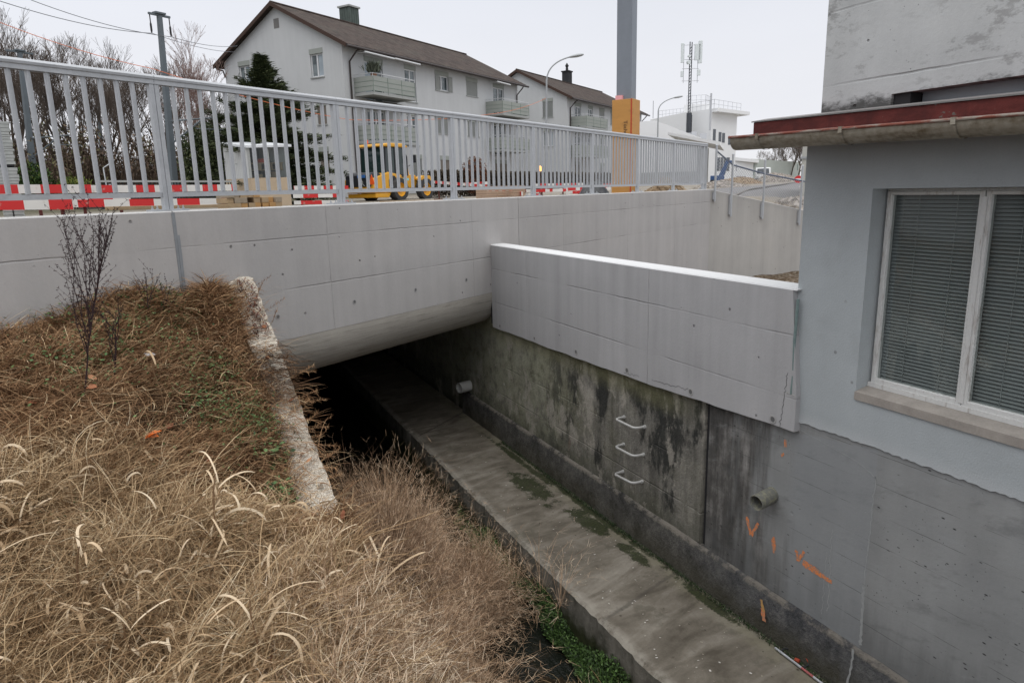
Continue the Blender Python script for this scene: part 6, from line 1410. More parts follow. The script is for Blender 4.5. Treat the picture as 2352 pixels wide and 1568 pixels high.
# wheel loader, seen from its side and rear
m_yel = plain('loader yellow paint', (.66, .33, .02), .45, .5, 0, .12, 1.5); m_blk_ = plain('black machine parts', (.025, .027, .032), .5, .4); m_tyre = plain('dusty tyre', (.055, .055, .055), .9, .2, 0, .3, 8)
m_cg = Mat('tinted cab glass', .05, .6); m_cg.col((.015, .03, .03)); m_tri = plain('orange warning triangle', (.85, .12, .02), .5); m_teal = plain('pale teal sticker', (.25, .60, .62), .5)
pr = at(826, 460, 31.0); rot = math.atan2(HX[1], HX[0]) - .02; t = thing('wheel_loader', 'yellow compact wheel loader with black tinted cab parked behind the railing', 'wheel loader', (pr[0], pr[1], GZ), rot); yc = .82
def side(mb, prof, y0, y1): mb.prism(prof, lambda a, b, q: (a, q, b), y0, y1)
mb = MB(); side(mb, [(.0, .50), (.12, .36), (1.35, .34), (1.62, .60), (1.9, .62), (1.9, 1.12), (1.2, 1.22), (1.05, 1.24), (.10, .98), (.0, .92)], -yc, yc + 0); bd = mb.build('body', m_yel, t, bevel=.04, seg=2)
mb = MB(); side(mb, [(-.03, .62), (.70, .62), (.78, 1.10), (.40, 1.24), (.05, 1.20), (-.03, 1.1)], -yc + .08, yc - .08); mb.build('engine_hood', m_blk_, t, bevel=.03)
mb = MB(); side(mb, [(1.02, .62), (1.48, .62), (1.55, .95), (1.40, 1.08), (1.15, 1.08), (1.02, .9)], -yc - .004, -yc + .02); mb.build('side_grille', m_blk_, bd)
mb = MB(); side(mb, [(1.9, .55), (3.1, .55), (3.25, .75), (3.1, 1.12), (1.9, 1.18)], -.62, .62); mb.build('front_body', m_yel, t, bevel=.03)
cab = [(.95, 1.2), (1.0, 2.28), (2.15, 2.30), (2.42, 1.9), (2.45, 1.15), (2.0, 1.0), (1.0, 1.1)]
mb = MB(); side(mb, cab, -.70, .70); cb = mb.build('cab', m_cg, t, bevel=.02)
mb = MB()
for pth in ([(.97, 1.15), (1.02, 2.30)], [(1.62, 1.1), (1.62, 2.3)], [(2.42, 1.12), (2.42, 1.9), (2.16, 2.3)]):
    for y in (-.705, .705): mb.tube([(a, y, b) for a, b in pth], .035, 6)
for y in (-.705, .705): mb.tube([(.95, y, 1.18), (2.45, y, 1.12)], .04, 6)
mb.build('cab_frame', m_blk_, cb)
mb = MB(); side(mb, [(.86, 2.31), (.90, 2.42), (1.3, 2.47), (2.1, 2.47), (2.42, 2.38), (2.45, 2.31)], -.78, .78); mb.build('cab_roof', m_yel, t, bevel=.03)
mb = MB(); mb.tube([(1.0, .3, 2.47), (1.0, .3, 2.62)], .06, 8); mb.build('beacon', m_tri, t)
for k, (x, y) in enumerate(((1.62, -.80), (3.42, -.80), (1.62, .80), (3.42, .80))):
    s = -1 if y < 0 else 1; r0 = .49; mb = MB((0, 0, 0)); rings = [(0, .30), (0, .47), (.05, r0), (.25, r0), (.30, .47), (.30, .30)]; kk = 28
    vs = [(x + math.cos(2 * math.pi * j / kk) * (r + (.018 if (j % 2 and 0 < i < 5) else 0)), y + s * (d_ - .10), .49 + math.sin(2 * math.pi * j / kk) * (r + (.018 if (j % 2 and 0 < i < 5) else 0))) for i, (d_, r) in enumerate(rings) for j in range(kk)]
    mb.add(vs, [(i * kk + j, i * kk + (j + 1) % kk, (i + 1) * kk + (j + 1) % kk, (i + 1) * kk + j) for i in range(5) for j in range(kk)]); w_ = mb.build('wheel', m_tyre, t)
    mb = MB(); rings = [(.16, .30), (.06, .26), (.04, .16), (.10, .10), (.10, .01)]; vs = [(x + math.cos(2 * math.pi * j / kk) * r, y + s * (d_ + .02), .49 + math.sin(2 * math.pi * j / kk) * r) for d_, r in rings for j in range(kk)]
    mb.add(vs, [(i * kk + j, i * kk + (j + 1) % kk, (i + 1) * kk + (j + 1) % kk, (i + 1) * kk + j) for i in range(4) for j in range(kk)]); mb.build('rim', m_yel, w_)
mb = MB(); side(mb, [(2.35, 1.1), (2.6, 1.62), (2.85, 1.55), (2.95, 1.0), (3.6, .62), (3.6, .45), (2.8, .75)], -.38, -.22); side(mb, [(2.35, 1.1), (2.6, 1.62), (2.85, 1.55), (2.95, 1.0), (3.6, .62), (3.6, .45), (2.8, .75)], .22, .38); mb.build('lift_arm', m_yel, t, bevel=.01)
mb = MB(); side(mb, [(.15, .16), (1.0, .16), (1.12, .335), (.15, .335)], -yc - .0, yc); mb.build('counterweight', m_yel, t, bevel=.02)
for y in (-.8, .8): mb = MB(); side(mb, [(3.0, .98), (3.2, 1.1), (3.7, 1.1), (3.95, .9), (3.95, .85), (3.0, .9)], y - .16, y + .16); mb.build('mudguard', m_yel, t, bevel=.015)
mb = MB(); mb.add([(-.04, -.98, .72), (-.04, -.62, .72), (-.04, -.80, 1.12), (-.02, -.98, .72), (-.02, -.62, .72), (-.02, -.80, 1.12)], [(0, 2, 1), (3, 4, 5), (0, 1, 4, 3), (1, 2, 5, 4), (2, 0, 3, 5)]); mb.build('warning_triangle', m_tri, t)
mb = MB(); mb.box(-.05, -.035, -.45, .0, 1.0, 1.12); mb.build('blue_plate', plain('blue plate', (.04, .15, .42), .5), t)
mb = MB(); mb.box(1.95, 2.35, -.83, -.822, .88, .98); mb.build('sticker', m_teal, bd)
mb = MB(); mb.tube([(2.5, -.72, 1.5), (2.6, -1.0, 1.7)], .015, 5); mb.box(2.57, 2.60, -1.1, -.95, 1.65, 1.98); mb.build('mirror', m_blk_, t)
mb = MB(); mb.box(3.0, 3.6, -.95, -.65, .62, .66); mb.build('step', m_blk_, t)
mb = MB(); mb.tube([(-.055, -.22 + .085 * math.cos(a), .80 + .085 * math.sin(a)) for a in np.linspace(0, 2 * math.pi, 20)], .014, 5); mb.tube([(-.055, -.40, .66), (-.055, -.04, .95)], .012, 5); mb.build('emblem', m_bslab, t)
# white plastic sheet tied up by the near house
p = at(1120, 425, 35)
# blue boom lift in front of the office building
m_blue = plain('blue lift paint', (.03, .075, .19), .5, .4, 0, .2, 1); p = at(1645, 424, 60); rv = ray(1655, 430); rv[2] = 0; rv /= np.linalg.norm(rv); sv = np.array([rv[1], -rv[0], 0]); rot = math.atan2(sv[1], sv[0]); t = thing('boom_lift', 'blue folded boom lift parked in front of the white office building', 'boom lift', (p[0], p[1], .05), rot); t.scale = (.68, .68, .68)
mb = MB(); mb.box(-.7, .9, -.7, .7, .35, 1.15); mb.build('chassis', m_blue, t, bevel=.05)
mb = MB(); mb.prism([(.2, 1.1), (.75, 1.05), (1.35, 2.65), (1.0, 2.75)], lambda a, b, q: (a, q, b), -.18, .18); mb.prism([(.95, 2.55), (1.75, 2.60), (1.75, 2.85), (1.0, 2.85)], lambda a, b, q: (a, q, b), -.14, .14); mb.prism([(1.0, 2.5), (1.25, 2.5), (.95, 1.2), (.7, 1.2)], lambda a, b, q: (a, q, b), .2, .4); mb.build('boom', m_blue, t, bevel=.02)
for x in (-.45, .65):
    for y in (-.8, .55): mb = MB(); mb.tube([(x, y, .34), (x, y + .25, .34)], .34, 14); mb.build('wheel', m_tyre, t)
# white lorry beyond
p = at(1734, 419, 92); rv = ray(1744, 430); rv[2] = 0; rv /= np.linalg.norm(rv); sv = np.array([rv[1], -rv[0], 0]); rot = math.atan2(sv[1], sv[0]); t = thing('white_lorry', 'small white lorry facing the camera on the road beyond the mesh fence', 'lorry', (p[0], p[1], .25), rot); m_lw = plain('white lorry paint', (.72, .73, .74), .4, .5)
mb = MB(); mb.prism([(-.0, .35), (0, 1.0), (.25, 1.75), (1.4, 1.8), (1.4, .35)], lambda a, b, q: (q, a, b), 0, 1.75); cbx = mb.build('cab', m_lw, t, bevel=.06)
mb = MB(); mb.add([(.14, -.01 + .02, 1.06), (1.61, .01, 1.06), (1.52, .20, 1.66), (.23, .20, 1.66)], [(0, 1, 2, 3)]); mb.v = [(x, y - .03, z) for x, y, z in mb.v]; mb.build('windscreen', m_wglass, cbx)
for x in (.14, 1.35): mb = MB(); mb.box(x, x + .26, -.02, .02, .55, .72); mb.build('headlight', m_bslab, cbx)
mb = MB(); mb.box(.02, 1.73, -.03, .02, .3, .5); mb.build('bumper', m_blk_, cbx); mb = MB(); mb.box(-.05, 1.8, 1.5, 4.2, .6, 1.0); mb.build('load_bed', m_rub, t)
for x in (.2, 1.5): mb = MB(); mb.tube([(x - .1, .7, .33), (x + .12, .7, .33)], .33, 16); mb.build('wheel', m_tyre, t)
# no entry sign
p = at(1833, 425, 46); zc_ = float(at(1833, 412, 46)[2]); rv = ray(1833, 425); rv[2] = 0; rv /= np.linalg.norm(rv); sv = np.array([rv[1], -rv[0], 0]); rot = math.atan2(sv[1], sv[0]); t = thing('no_entry_sign', 'round red no entry sign low beside the pale house corner', 'road sign', (p[0], p[1], 0), rot)
mb = MB(); vs = [(math.cos(a) * .22, -.012, zc_ + math.sin(a) * .22) for a in np.linspace(0, 2 * math.pi, 28, endpoint=False)]; mb.add(vs, [tuple(range(28))]); mb.build('disc', plain('sign red', (.58, .03, .03), .5), t); mb = MB(); mb.box(-.16, .16, -.022, -.014, zc_ - .05, zc_ + .05); mb.build('white_bar', m_lw, t); mb = MB(); mb.tube([(0, .02, -.2), (0, .02, zc_ + .25)], .03, 6); mb.build('post', m_rl, t)
# ---------------------------------------------------------------- vegetation on the bank
CMI = CM.T
def to_px(P):
    q = (P - CAM) @ CM; return W / 2 + F * q[:, 0] / -q[:, 2], H / 2 - F * q[:, 1] / -q[:, 2], -q[:, 2]
def scatter(n, x0, x1, y0, y1, seed, dens=None, marg=160):
    r_ = np.random.default_rng(seed); out = []; tot = 0
    while tot < n:
        m_ = n * 6; x = r_.uniform(x0, x1, m_); y = r_.uniform(y0, y1, m_); z = bank_z(x, y); P = np.stack([x, y, z], 1)
        ok = (P @ NX < DA - .02) & (z > -3.99)
        u, v, d = to_px(P); ok &= (d > .3) & (u > -marg * 4.2) & (u < W + marg) & (v < H + marg * 3.2) & (v > 0)
        if dens is not None: ok &= r_.random(m_) < dens(x, y, u, v)
        P = P[ok]; out.append(P); tot += len(P)
        if len(out) > 400: break
    return np.concatenate(out)[:n]
def lump(x, y, s=1.0, seed=0.0): return .5 + .25 * (np.sin(x * 3.1 * s + seed) * np.cos(y * 2.7 * s + seed * 2) + np.sin(x * 7.3 * s - y * 5.1 * s + seed) * .8 + np.sin(y * 11 * s + x * 3 * s) * .3)
STRAW = [(0, (.055, .030, .014)), (.25, (.165, .098, .048)), (.5, (.36, .240, .130)), (.75, (.56, .42, .255)), (1, (.78, .66, .47))]
m_straw = veg_mat('dry straw', STRAW, .8, .25)
m_brown = veg_mat('brown dead stems', [(0, (.040, .022, .012)), (.3, (.135, .072, .036)), (.6, (.29, .165, .085)), (.85, (.48, .325, .18)), (1, (.66, .52, .33))])
m_gleaf = veg_mat('low green weeds', [(0, (.022, .05, .014)), (.5, (.060, .125, .032)), (1, (.15, .24, .08))], .6, .4)
# camera-near zone: blond fluffy grass in front of the line v ~ 1100 px
def near_w(x, y): return sm(4.35, 3.35, y + .12 * np.sin(x * 4) + .0 * x) 
r_ = np.random.default_rng(21)
def tangle(n, seed, x0, x1, y0, y1, dens, tone, Lr, Wr, th0, th1, k=4, curl=1.2, lift=.0):
    P = scatter(n, x0, x1, y0, y1, seed, dens); r = np.random.default_rng(seed + 1); n = len(P)
    P = P + np.array([0, 0, 1.0]) * (r.random((n, 1)) ** 2 * lift) - (0, 0, .015)
    cx = np.floor(P[:, 0] / .13) * 12.9898 + np.floor(P[:, 1] / .13) * 78.233; ca = (np.sin(cx) * 43758.5453) % 1
    az = np.where(r.random(n) < .30, ca * 6.283 + r.normal(0, .9, n), r.random(n) * 6.283)
    v, q, nv = ribbons(P, az, r.uniform(*th0, n), r.uniform(*th1, n), r.uniform(*Lr, n) * (.6 + .8 * lump(P[:, 0], P[:, 1], 1.3, 1.0)), r.uniform(*Wr, n), k, r.normal(0, curl, n), roll=r.uniform(-1.2, 1.2, n))
    t_ = tone(P[:, 0], P[:, 1]) + r.normal(0, .15, n); return v, q, {'rnd': np.repeat(np.clip(t_, 0, 1), nv)}
X0, X1 = -4.6, 2.6
parts = []
dn = lambda x, y, u, v: np.clip(near_w(x, y), 0, 1) * np.where(x > 1.9, .5, 1) * np.where((x > .38) & (x < 1.0) & (y > 3.45), 0.06, 1)
# short thatch, then long bent culms, then fluffy heads
parts.append(tangle(105000, 31, X0, X1, 1.0, 5.0, dn, lambda x, y: .12 + .46 * lump(x, y, 1.4, 2), (.05, .17), (.0016, .0028), (.3, 1.6), (1.0, 2.6), 3, 2.6, .12))
parts.append(tangle(100000, 33, X0, X1, 1.0, 4.8, dn, lambda x, y: .22 + .56 * lump(x, y, 1.9, 4), (.05, .20), (.0014, .0026), (.0, 1.5), (.8, 2.5), 4, 3.0, .18))
parts.append(tangle(32000, 35, X0, X1, 1.0, 4.8, dn, lambda x, y: .40 + .42 * lump(x, y, 2.4, 5), (.10, .34), (.0015, .0027), (.0, 1.6), (.6, 2.2), 5, 1.0, .18))
parts.append(tangle(6500, 37, X0, X1, 1.0, 4.8, dn, lambda x, y: .28 + .2 * lump(x, y, 2, 8), (.25, .60), (.0022, .0036), (.6, 1.6), (1.2, 1.9), 5, .3, .16))
v, q, at_ = join(parts); tag(mesh_np('dry_grass', v, q, None, m_straw, at_), 'pale dry tangled grass covering the near bank', 'grass', kind='stuff')
# darker brown tangle on the upper bank
parts = []; df = lambda x, y, u, v: np.clip(1 - near_w(x, y), .0, 1) * np.where(x > .8, 0.0, 1)
strip_off = lambda x, y: (y > 4.0) & (x > .575 + .15 * (6.87 - y) / 2.77 - .20)
parts.append(tangle(84000, 41, X0, 1.0, 2.8, 7.2, lambda x, y, u, v: df(x, y, u, v) * ~strip_off(x, y), lambda x, y: .20 + .36 * lump(x, y, 1.1, 3), (.04, .13), (.0022, .0038), (.7, 1.7), (1.2, 2.1), 3, 2.4, .05))
parts.append(tangle(48000, 43, X0, 1.0, 2.8, 7.2, lambda x, y, u, v: df(x, y, u, v) * ~strip_off(x, y) * (lump(x, y, 1.5, 6) > .40), lambda x, y: .36 + .36 * lump(x, y, 1.8, 6), (.07, .20), (.0022, .0036), (.2, 1.5), (1.0, 2.3), 4, 2.2, .07))
P = scatter(4600, X0, 1.0, 2.8, 7.2, 46, df); r_ = np.random.default_rng(47); n = len(P); P[:, 2] += r_.uniform(.02, .12, n)
v, q, nv = ribbons(P, r_.random(n) * 6.283, r_.uniform(.9, 1.65, n), r_.uniform(1.3, 1.9, n), r_.uniform(.08, .36, n), r_.uniform(.002, .0034, n), 4, r_.normal(0, .25, n)); parts.append((v, q, {'rnd': np.repeat(np.clip(r_.normal(.72, .2, n), 0, 1), nv)}))
P = scatter(5200, X0, 1.0, 2.8, 7.2, 48, lambda x, y, u, v: df(x, y, u, v) * ~strip_off(x, y)); n = len(P)
v, q, nv = ribbons(P, r_.random(n) * 6.283, r_.uniform(0, .7, n), r_.uniform(.2, 1.6, n), r_.uniform(.05, .16, n), r_.uniform(.003, .0045, n), 4, r_.normal(0, .8, n)); parts.append((v, q, {'rnd': np.repeat(np.clip(r_.normal(.5, .2, n), 0, 1), nv)}))
# heaps of stems against the parapet and over the pebbled wall top
def mound(cx, cy, sx, sy, h, n, seed, tone=.45):
    r = np.random.default_rng(seed); P = np.stack([cx + r.normal(0, sx, n), cy + r.normal(0, sy, n), np.zeros(n)], 1); ok = (P @ NX < DA - .02); P = P[ok]; n = len(P)
    P[:, 2] = bank_z(P[:, 0], P[:, 1]) + h * r.random(n) * np.exp(-((P[:, 0] - cx) ** 2 / (2 * sx * sx) + (P[:, 1] - cy) ** 2 / (2 * sy * sy)))
    v, q, nv = ribbons(P, r.random(n) * 6.28, r.uniform(.2, 1.5, n), r.uniform(1.2, 2.6, n), r.uniform(.10, .32, n), r.uniform(.003, .005, n), 4, r.normal(0, 1, n), roll=r.uniform(-1, 1, n)); return v, q, {'rnd': np.repeat(np.clip(tone + r.normal(0, .2, n), 0, 1), nv)}
parts += [mound(-.35, 6.20, .28, .12, .10, 2600, 51, .5), mound(.18, 6.35, .07, .2, .16, 2600, 52, .5), mound(.22, 5.7, .08, .4, .07, 1600, 53, .5), mound(-1.6, 5.3, .5, .15, .14, 3000, 54, .3), mound(-2.6, 4.7, .6, .2, .15, 3000, 55, .5)]
v, q, at_ = join(parts); tag(mesh_np('brown_undergrowth', v, q, None, m_brown, at_), 'brown tangled dead stems on the upper bank', 'undergrowth', kind='stuff')

# fringe of fine feathery grass over the creek edge
def tufts(centers, n_each, seed, Lr=(.28, .62), tone=.45):
    r = np.random.default_rng(seed); parts = []
    for c in centers:
        n = int(n_each * r.uniform(.5, 1.3)); sc = r.uniform(.6, 1.35); tt = tone + r.normal(0, .15); az = r.random(n) * 6.283; t0 = np.abs(r.normal(0, .70, n)); P = np.asarray(c) + np.stack([np.cos(az), np.sin(az), 0 * az], 1) * (r.random(n) * .06)[:, None]
        L = r.uniform(*Lr, n) * sc; t1 = t0 + r.uniform(.3, 1.6, n); cu = r.normal(0, .4, n)
        v, q, nv = ribbons(P, az, t0, t1, L, np.full(n, .0024), 4, cu); parts.append((v, q, {'rnd': np.repeat(np.clip(tt + r.normal(0, .13, n), 0, 1), nv)}))
        tips = v.reshape(n, -1, 3)
        for f in (2, 3, 4):
            base = tips[:, 2 * f] ; m2 = 2
            for _ in range(m2):
                sel = r.random(n) < .75; k = sel.sum(); Pb = base[sel] + r.normal(0, .004, (k, 3)); a2 = az[sel] + r.choice([-1, 1], k) * r.uniform(.3, 1.2, k)
                v2, q2, nv2 = ribbons(Pb, a2, t1[sel] * f / 4 + r.normal(0, .4, k), t1[sel] + r.uniform(-.4, .5, k), r.uniform(.03, .12, k), np.full(k, .0021), 2, 0.0); parts.append((v2, q2, {'rnd': np.repeat(np.clip(tt + .26 + r.normal(0, .15, k), 0, 1), nv2)}))
    return join(parts)
r_ = np.random.default_rng(61); cs = []
for _ in range(62):
    y = r_.uniform(2.6, 6.9); x = np.interp(y, [2.5, 4, 5.5, 6.9], [1.10, 1.22, 1.58, 1.66]) + r_.normal(0, .28 if y < 5.5 else .22); x = min(max(x, 1.05 if y < 5 else 1.15), np.interp(y, [2.5, 4.2, 5.2, 6], [1.3, 1.46, 1.80, 2.2])); cs.append((x, y, float(bank_z(x, y))))
for _ in range(18): y = r_.uniform(5.5, 6.3); x = r_.uniform(2.2, 2.42); cs.append((x, y, float(bank_z(x, y)) + .0))
v, q, at_ = tufts(cs, 230, 62, (.22, .74), tone=.34)
m_fr = veg_mat('feathery dead grass', [(0, (.055, .032, .019)), (.3, (.185, .112, .068)), (.55, (.37, .245, .152)), (.8, (.55, .41, .28)), (1, (.74, .62, .47))])
tag(mesh_np('edge_grass', v, q, None, m_fr, at_), 'fine feathery dead grass hanging over the creek edge', 'grass', kind='stuff')
cs = []
for _ in range(120):
    x = r_.uniform(.2, 1.5); y = r_.uniform(2.0, 4.3 if x > 1.0 else 3.3); cs.append((x, y, float(bank_z(x, y))))
v, q, at_ = tufts(cs, 80, 66, (.14, .40), .52)
tag(mesh_np('slope_grass', v, q, None, m_fr, at_), 'tufted pale dead grass on the steep part of the bank', 'grass', kind='stuff')
# sparse green-brown grass spraying over the walkway edge
cs = [(2.62, 5.6, -3.7), (2.7, 5.2, -3.6), (2.62, 6.3, -3.7), (2.74, 4.9, -3.6)]
v, q, at_ = tufts(cs, 34, 67, (.35, .7), .62); tag(mesh_np('walkway_grass', v, q, None, m_fr, at_), 'sparse long grass stems rising past the walkway edge', 'grass', kind='stuff')

# broad curled straw blades
n = 1100; P = scatter(n, X0, 1.7, 1.2, 4.3, 71, lambda x, y, u, v: np.clip(near_w(x, y), 0, 1) * (lump(x, y, 1.1, 9) > .42)); r_ = np.random.default_rng(72); n = len(P); P[:, 2] += r_.uniform(.06, .22, n)
v, q, nv = ribbons(P, r_.random(n) * 6.28, r_.uniform(.2, 1.6, n), r_.uniform(1.6, 3.6, n), np.where(r_.random(n) < .7, r_.uniform(.04, .15, n), r_.uniform(.12, .28, n)), r_.uniform(.005, .014, n), 8, r_.normal(0, .8, n), roll=r_.uniform(-1.3, 1.3, n))
tn = np.clip(r_.normal(.74, .16, n), 0, 1)
m_bl = veg_mat('broad straw blades', [(0, (.16, .095, .05)), (.4, (.35, .235, .13)), (.7, (.52, .39, .25)), (1, (.70, .58, .42))], .7, .3)
tag(mesh_np('curled_blades', v, q, None, m_bl, {'rnd': np.repeat(tn, nv)}), 'pale broad curled grass blades scattered through the near grass', 'grass', kind='stuff')
# green patches
def weeds(cx, cy, sx, sy, n, seed, size=.02, h=.10):
    r = np.random.default_rng(seed); P = np.stack([cx + r.normal(0, sx, n), cy + r.normal(0, sy, n), np.zeros(n)], 1); P = P[(P @ NX < DA - .02)]; n = len(P); P[:, 2] = bank_z(P[:, 0], P[:, 1]) + r.random(n) ** 1.1 * h + .045
    v, q, nv = ribbons(P, r.random(n) * 6.28, r.uniform(.7, 1.6, n), r.uniform(1.0, 2.2, n), size * r.uniform(.7, 1.8, n), size * r.uniform(.5, 1.1, n), 2, roll=r.uniform(-.6, .6, n)); return v, q, {'rnd': np.repeat(np.clip(r.normal(.5, .25, n), 0, 1), nv)}
def bank_at(u, v):
    r = ray(u, v); lo = .5
    for s in np.arange(.5, 14, .01):
        p = CAM + r * s
        if p[2] < bank_z(p[0], p[1]): return p
    return p
parts = []
for (u, v0, s, n, sz) in ((430, 720, .16, 700, .022), (340, 705, .14, 500, .022), (360, 750, .2, 500, .015), (300, 770, .1, 300, .02), (545, 985, .13, 900, .018), (500, 960, .14, 500, .016), (600, 1010, .10, 600, .016), (470, 900, .12, 300, .018), (250, 840, .2, 350, .018), (160, 870, .2, 260, .02), (240, 800, .15, 250, .02), (420, 840, .12, 200, .02), (515, 870, .08, 260, .018), (640, 1075, .05, 60, .035), (130, 735, .15, 300, .02), (80, 725, .12, 260, .02), (645, 1165, .05, 250, .02), (480, 1080, .2, 260, .016), (90, 1245, .12, 200, .02), (560, 1290, .12, 220, .014), (745, 1340, .1, 160, .014)):
    p = bank_at(u, v0); parts.append(weeds(p[0], p[1], s, s * 1.1, int(n * .75), int(u * 7 + v0), sz * .95))
v, q, at_ = join(parts); tag(mesh_np('green_weeds', v, q, None, m_gleaf, at_), 'patches of small green weeds in the dead growth', 'weeds', kind='stuff')
# fallen leaves
n = 150; P = scatter(n, -3.5, 1.0, 2.2, 6.6, 81); r_ = np.random.default_rng(82); n = len(P); P[:, 2] += r_.uniform(.04, .12, n)
v, q, nv = ribbons(P, r_.random(n) * 6.28, r_.uniform(.9, 1.6, n), r_.uniform(1.2, 2.2, n), r_.uniform(.03, .07, n), r_.uniform(.02, .045, n), 3, roll=r_.uniform(-.7, .7, n)); tag(mesh_np('fallen_leaves', v, q, None, veg_mat('russet fallen leaf', [(0, (.12, .035, .02)), (.5, (.27, .10, .05)), (1, (.46, .24, .13))]), {'rnd': np.repeat(r_.random(n), nv)}), 'russet fallen leaves lying in the dead growth', 'leaves', kind='stuff')

# creepers over the pebbled wall
parts = []; r_ = np.random.default_rng(91)
def wall_pt(f, s): return PT[0] + dd * f + lat * .215 * s
def vines(n, f0, f1, seed, tone, Lr=(.15, .5), wd=.0035):
    r = np.random.default_rng(seed); P = np.array([wall_pt(r.uniform(f0, f1), r.uniform(.0, 1.0) ** .7 * 1.3) + np.array([0, 0, r.uniform(.0, .05)]) for _ in range(n)])
    az = r.normal(-.9, .8, n); v, q, nv = ribbons(P, az, r.uniform(1.0, 1.7, n), r.uniform(1.6, 2.5, n), r.uniform(*Lr, n), np.full(n, wd), 5, r.normal(0, 1.0, n), roll=r.uniform(-1, 1, n)); return v, q, {'rnd': np.repeat(np.clip(tone + r.normal(0, .17, n), 0, 1), nv)}
parts += [vines(430, .40, .60, 92, .10, (.12, .34)), vines(190, .58, .80, 93, .5, (.08, .28)), vines(70, .05, .4, 94, .5, (.06, .2)), vines(90, .8, 1.05, 95, .62, (.08, .2)), vines(120, .30, .75, 97, .45, (.1, .3))]
# hanging ends with fine side hairs beyond the right edge
for k in range(22):
    f = r_.uniform(.45, .98) if k > 3 else (.08, .12, .22, .30)[k]; p = wall_pt(f, .05) + (0, 0, .02); az = r_.uniform(-1.3, .2); Lq = r_.uniform(.08, .24); up = r_.uniform(.9, 1.9) if k > 3 else r_.uniform(.4, 1.3)
    v, q, nv = ribbons(np.array([p]), np.array([az]), np.array([up]), np.array([up + r_.uniform(-.3, .5)]), np.array([Lq]), np.array([.005]), 6); parts.append((v, q, {'rnd': np.full(nv, .5)}))
    sp_ = v.reshape(-1, 2, 3)[:, 0]; m2 = 60; fi = r_.random(m2) * 5.9; i0 = fi.astype(int); fr = (fi - i0)[:, None]; B_ = sp_[i0] * (1 - fr) + sp_[i0 + 1] * fr
    v, q, nv = ribbons(B_, az + r_.choice([-1, 1], m2) * r_.uniform(.2, 1.3, m2), np.full(m2, up) + r_.normal(0, .7, m2), np.full(m2, up) + r_.normal(0, .7, m2), r_.uniform(.012, .045, m2), np.full(m2, .0035), 1); parts.append((v, q, {'rnd': np.repeat(np.clip(r_.normal(.55, .15, m2), 0, 1), nv)}))
v, q, at_ = join(parts); tag(mesh_np('creepers', v, q, None, m_brown, at_), 'dry creepers trailing over the pebbled strip', 'creeper', kind='stuff')
# reddish creeper high on the strip
r = np.random.default_rng(96); n = 420; P = np.array([wall_pt(r.uniform(.06, .34), r.uniform(.15, .75)) + (0, 0, r.uniform(0, .05)) for _ in range(n)])
v, q, nv = ribbons(P, r.random(n) * 6.28, r.uniform(.6, 1.6, n), r.uniform(1.2, 2.4, n), r.uniform(.03, .10, n), r.uniform(.004, .008, n), 3); tag(mesh_np('red_creeper', v, q, None, veg_mat('wine red creeper', [(0, (.05, .014, .014)), (.6, (.14, .035, .03)), (1, (.26, .13, .07))]), {'rnd': np.repeat(r.random(n), nv)}), 'wine red dry creeper on the top of the pebbled strip', 'creeper', kind='stuff')

# tall dark weed skeletons
m_weed = plain('dark purple brown stems', (.050, .032, .034), .9, .1)
def weed(u, v, h, name, label, seed, nb=16, spread=1.0, foot=None):
    p = bank_at(u, v) if foot is None else np.array(foot); R_ = random.Random(seed); A, B, ra, rb = [], [], [], []
    def line(p, d, L, r, lv):
        k = max(3, int(L / .035)); pts = [p]
        for i in range(k):
            w_ = .09 if lv else .022; d = d + np.array([R_.gauss(0, w_), R_.gauss(0, w_), R_.gauss(.05 if lv else .0, .04)]); d /= np.linalg.norm(d); q = p + d * (L / k); A.append(p); B.append(q); f = i / k; ra.append(r * (1 - .7 * f)); rb.append(r * (1 - .7 * (f + 1 / k))); p = q; pts.append(p)
            if lv >= 1:
                for _ in range(3):
                    e = np.array([R_.gauss(0, 1), R_.gauss(0, 1), R_.gauss(.2, .8)]); e /= np.linalg.norm(e); l = R_.uniform(.004, .013); A.append(p); B.append(p + e * l); ra.append(.0012); rb.append(.0021)
        return pts, d
    pts, d = line(np.zeros(3), np.array([.29, -.10, 1.0]) if h > 1 else np.array([.12, .0, 1.0]), h, .0055, 0)
    for b in range(nb):
        f = .28 + .66 * (b / nb); q = pts[int(f * (len(pts) - 1))]; a = R_.random() * 6.283; s = R_.uniform(.35, .8) * spread; e = np.array([math.cos(a) * s, math.sin(a) * s, 1.0]); L = h * (1.02 - f) * R_.uniform(.5, .95) + .08
        p2, d2 = line(q, e / np.linalg.norm(e), L, .0028, 1)
        for _ in range(int(L / .085)):
            q2 = p2[R_.randrange(len(p2))]; a = R_.random() * 6.283; e2 = d2 + np.array([math.cos(a), math.sin(a), .1]) * .7; line(q2, e2 / np.linalg.norm(e2), L * R_.uniform(.15, .4), .0016, 2)
    t = thing(name, label, 'weed', p - np.array([0, 0, .02])); A, B, ra, rb = map(np.array, (A, B, ra, rb)); k = len(pts) - 1
    v, q = segs_mesh(A[:k], B[:k], ra[:k], rb[:k], 5); mesh_np('stem', v, q, None, m_weed, parent=t); v, q = segs_mesh(A[k:], B[k:], ra[k:], rb[k:], 3); mesh_np('branches', v, q, None, m_weed, parent=t); return t
weed(190, 925, 1.14, 'dead_weed', 'tall dark dead weed with fine branches standing before the parapet at left', 5, 24, .45)
weed(262, 880, .5, 'dead_weed', 'shorter dark dead weed leaning right beside the tall one', 8, 9, .8)
weed(338, 745, .42, 'dead_weed', 'small dead weed sprig against the parapet left of the sealed joint', 9, 5, .8)
weed(375, 735, .30, 'dead_weed', 'tiny dead weed sprig nearest to the sealed joint on its left', 13, 4, 1.2)
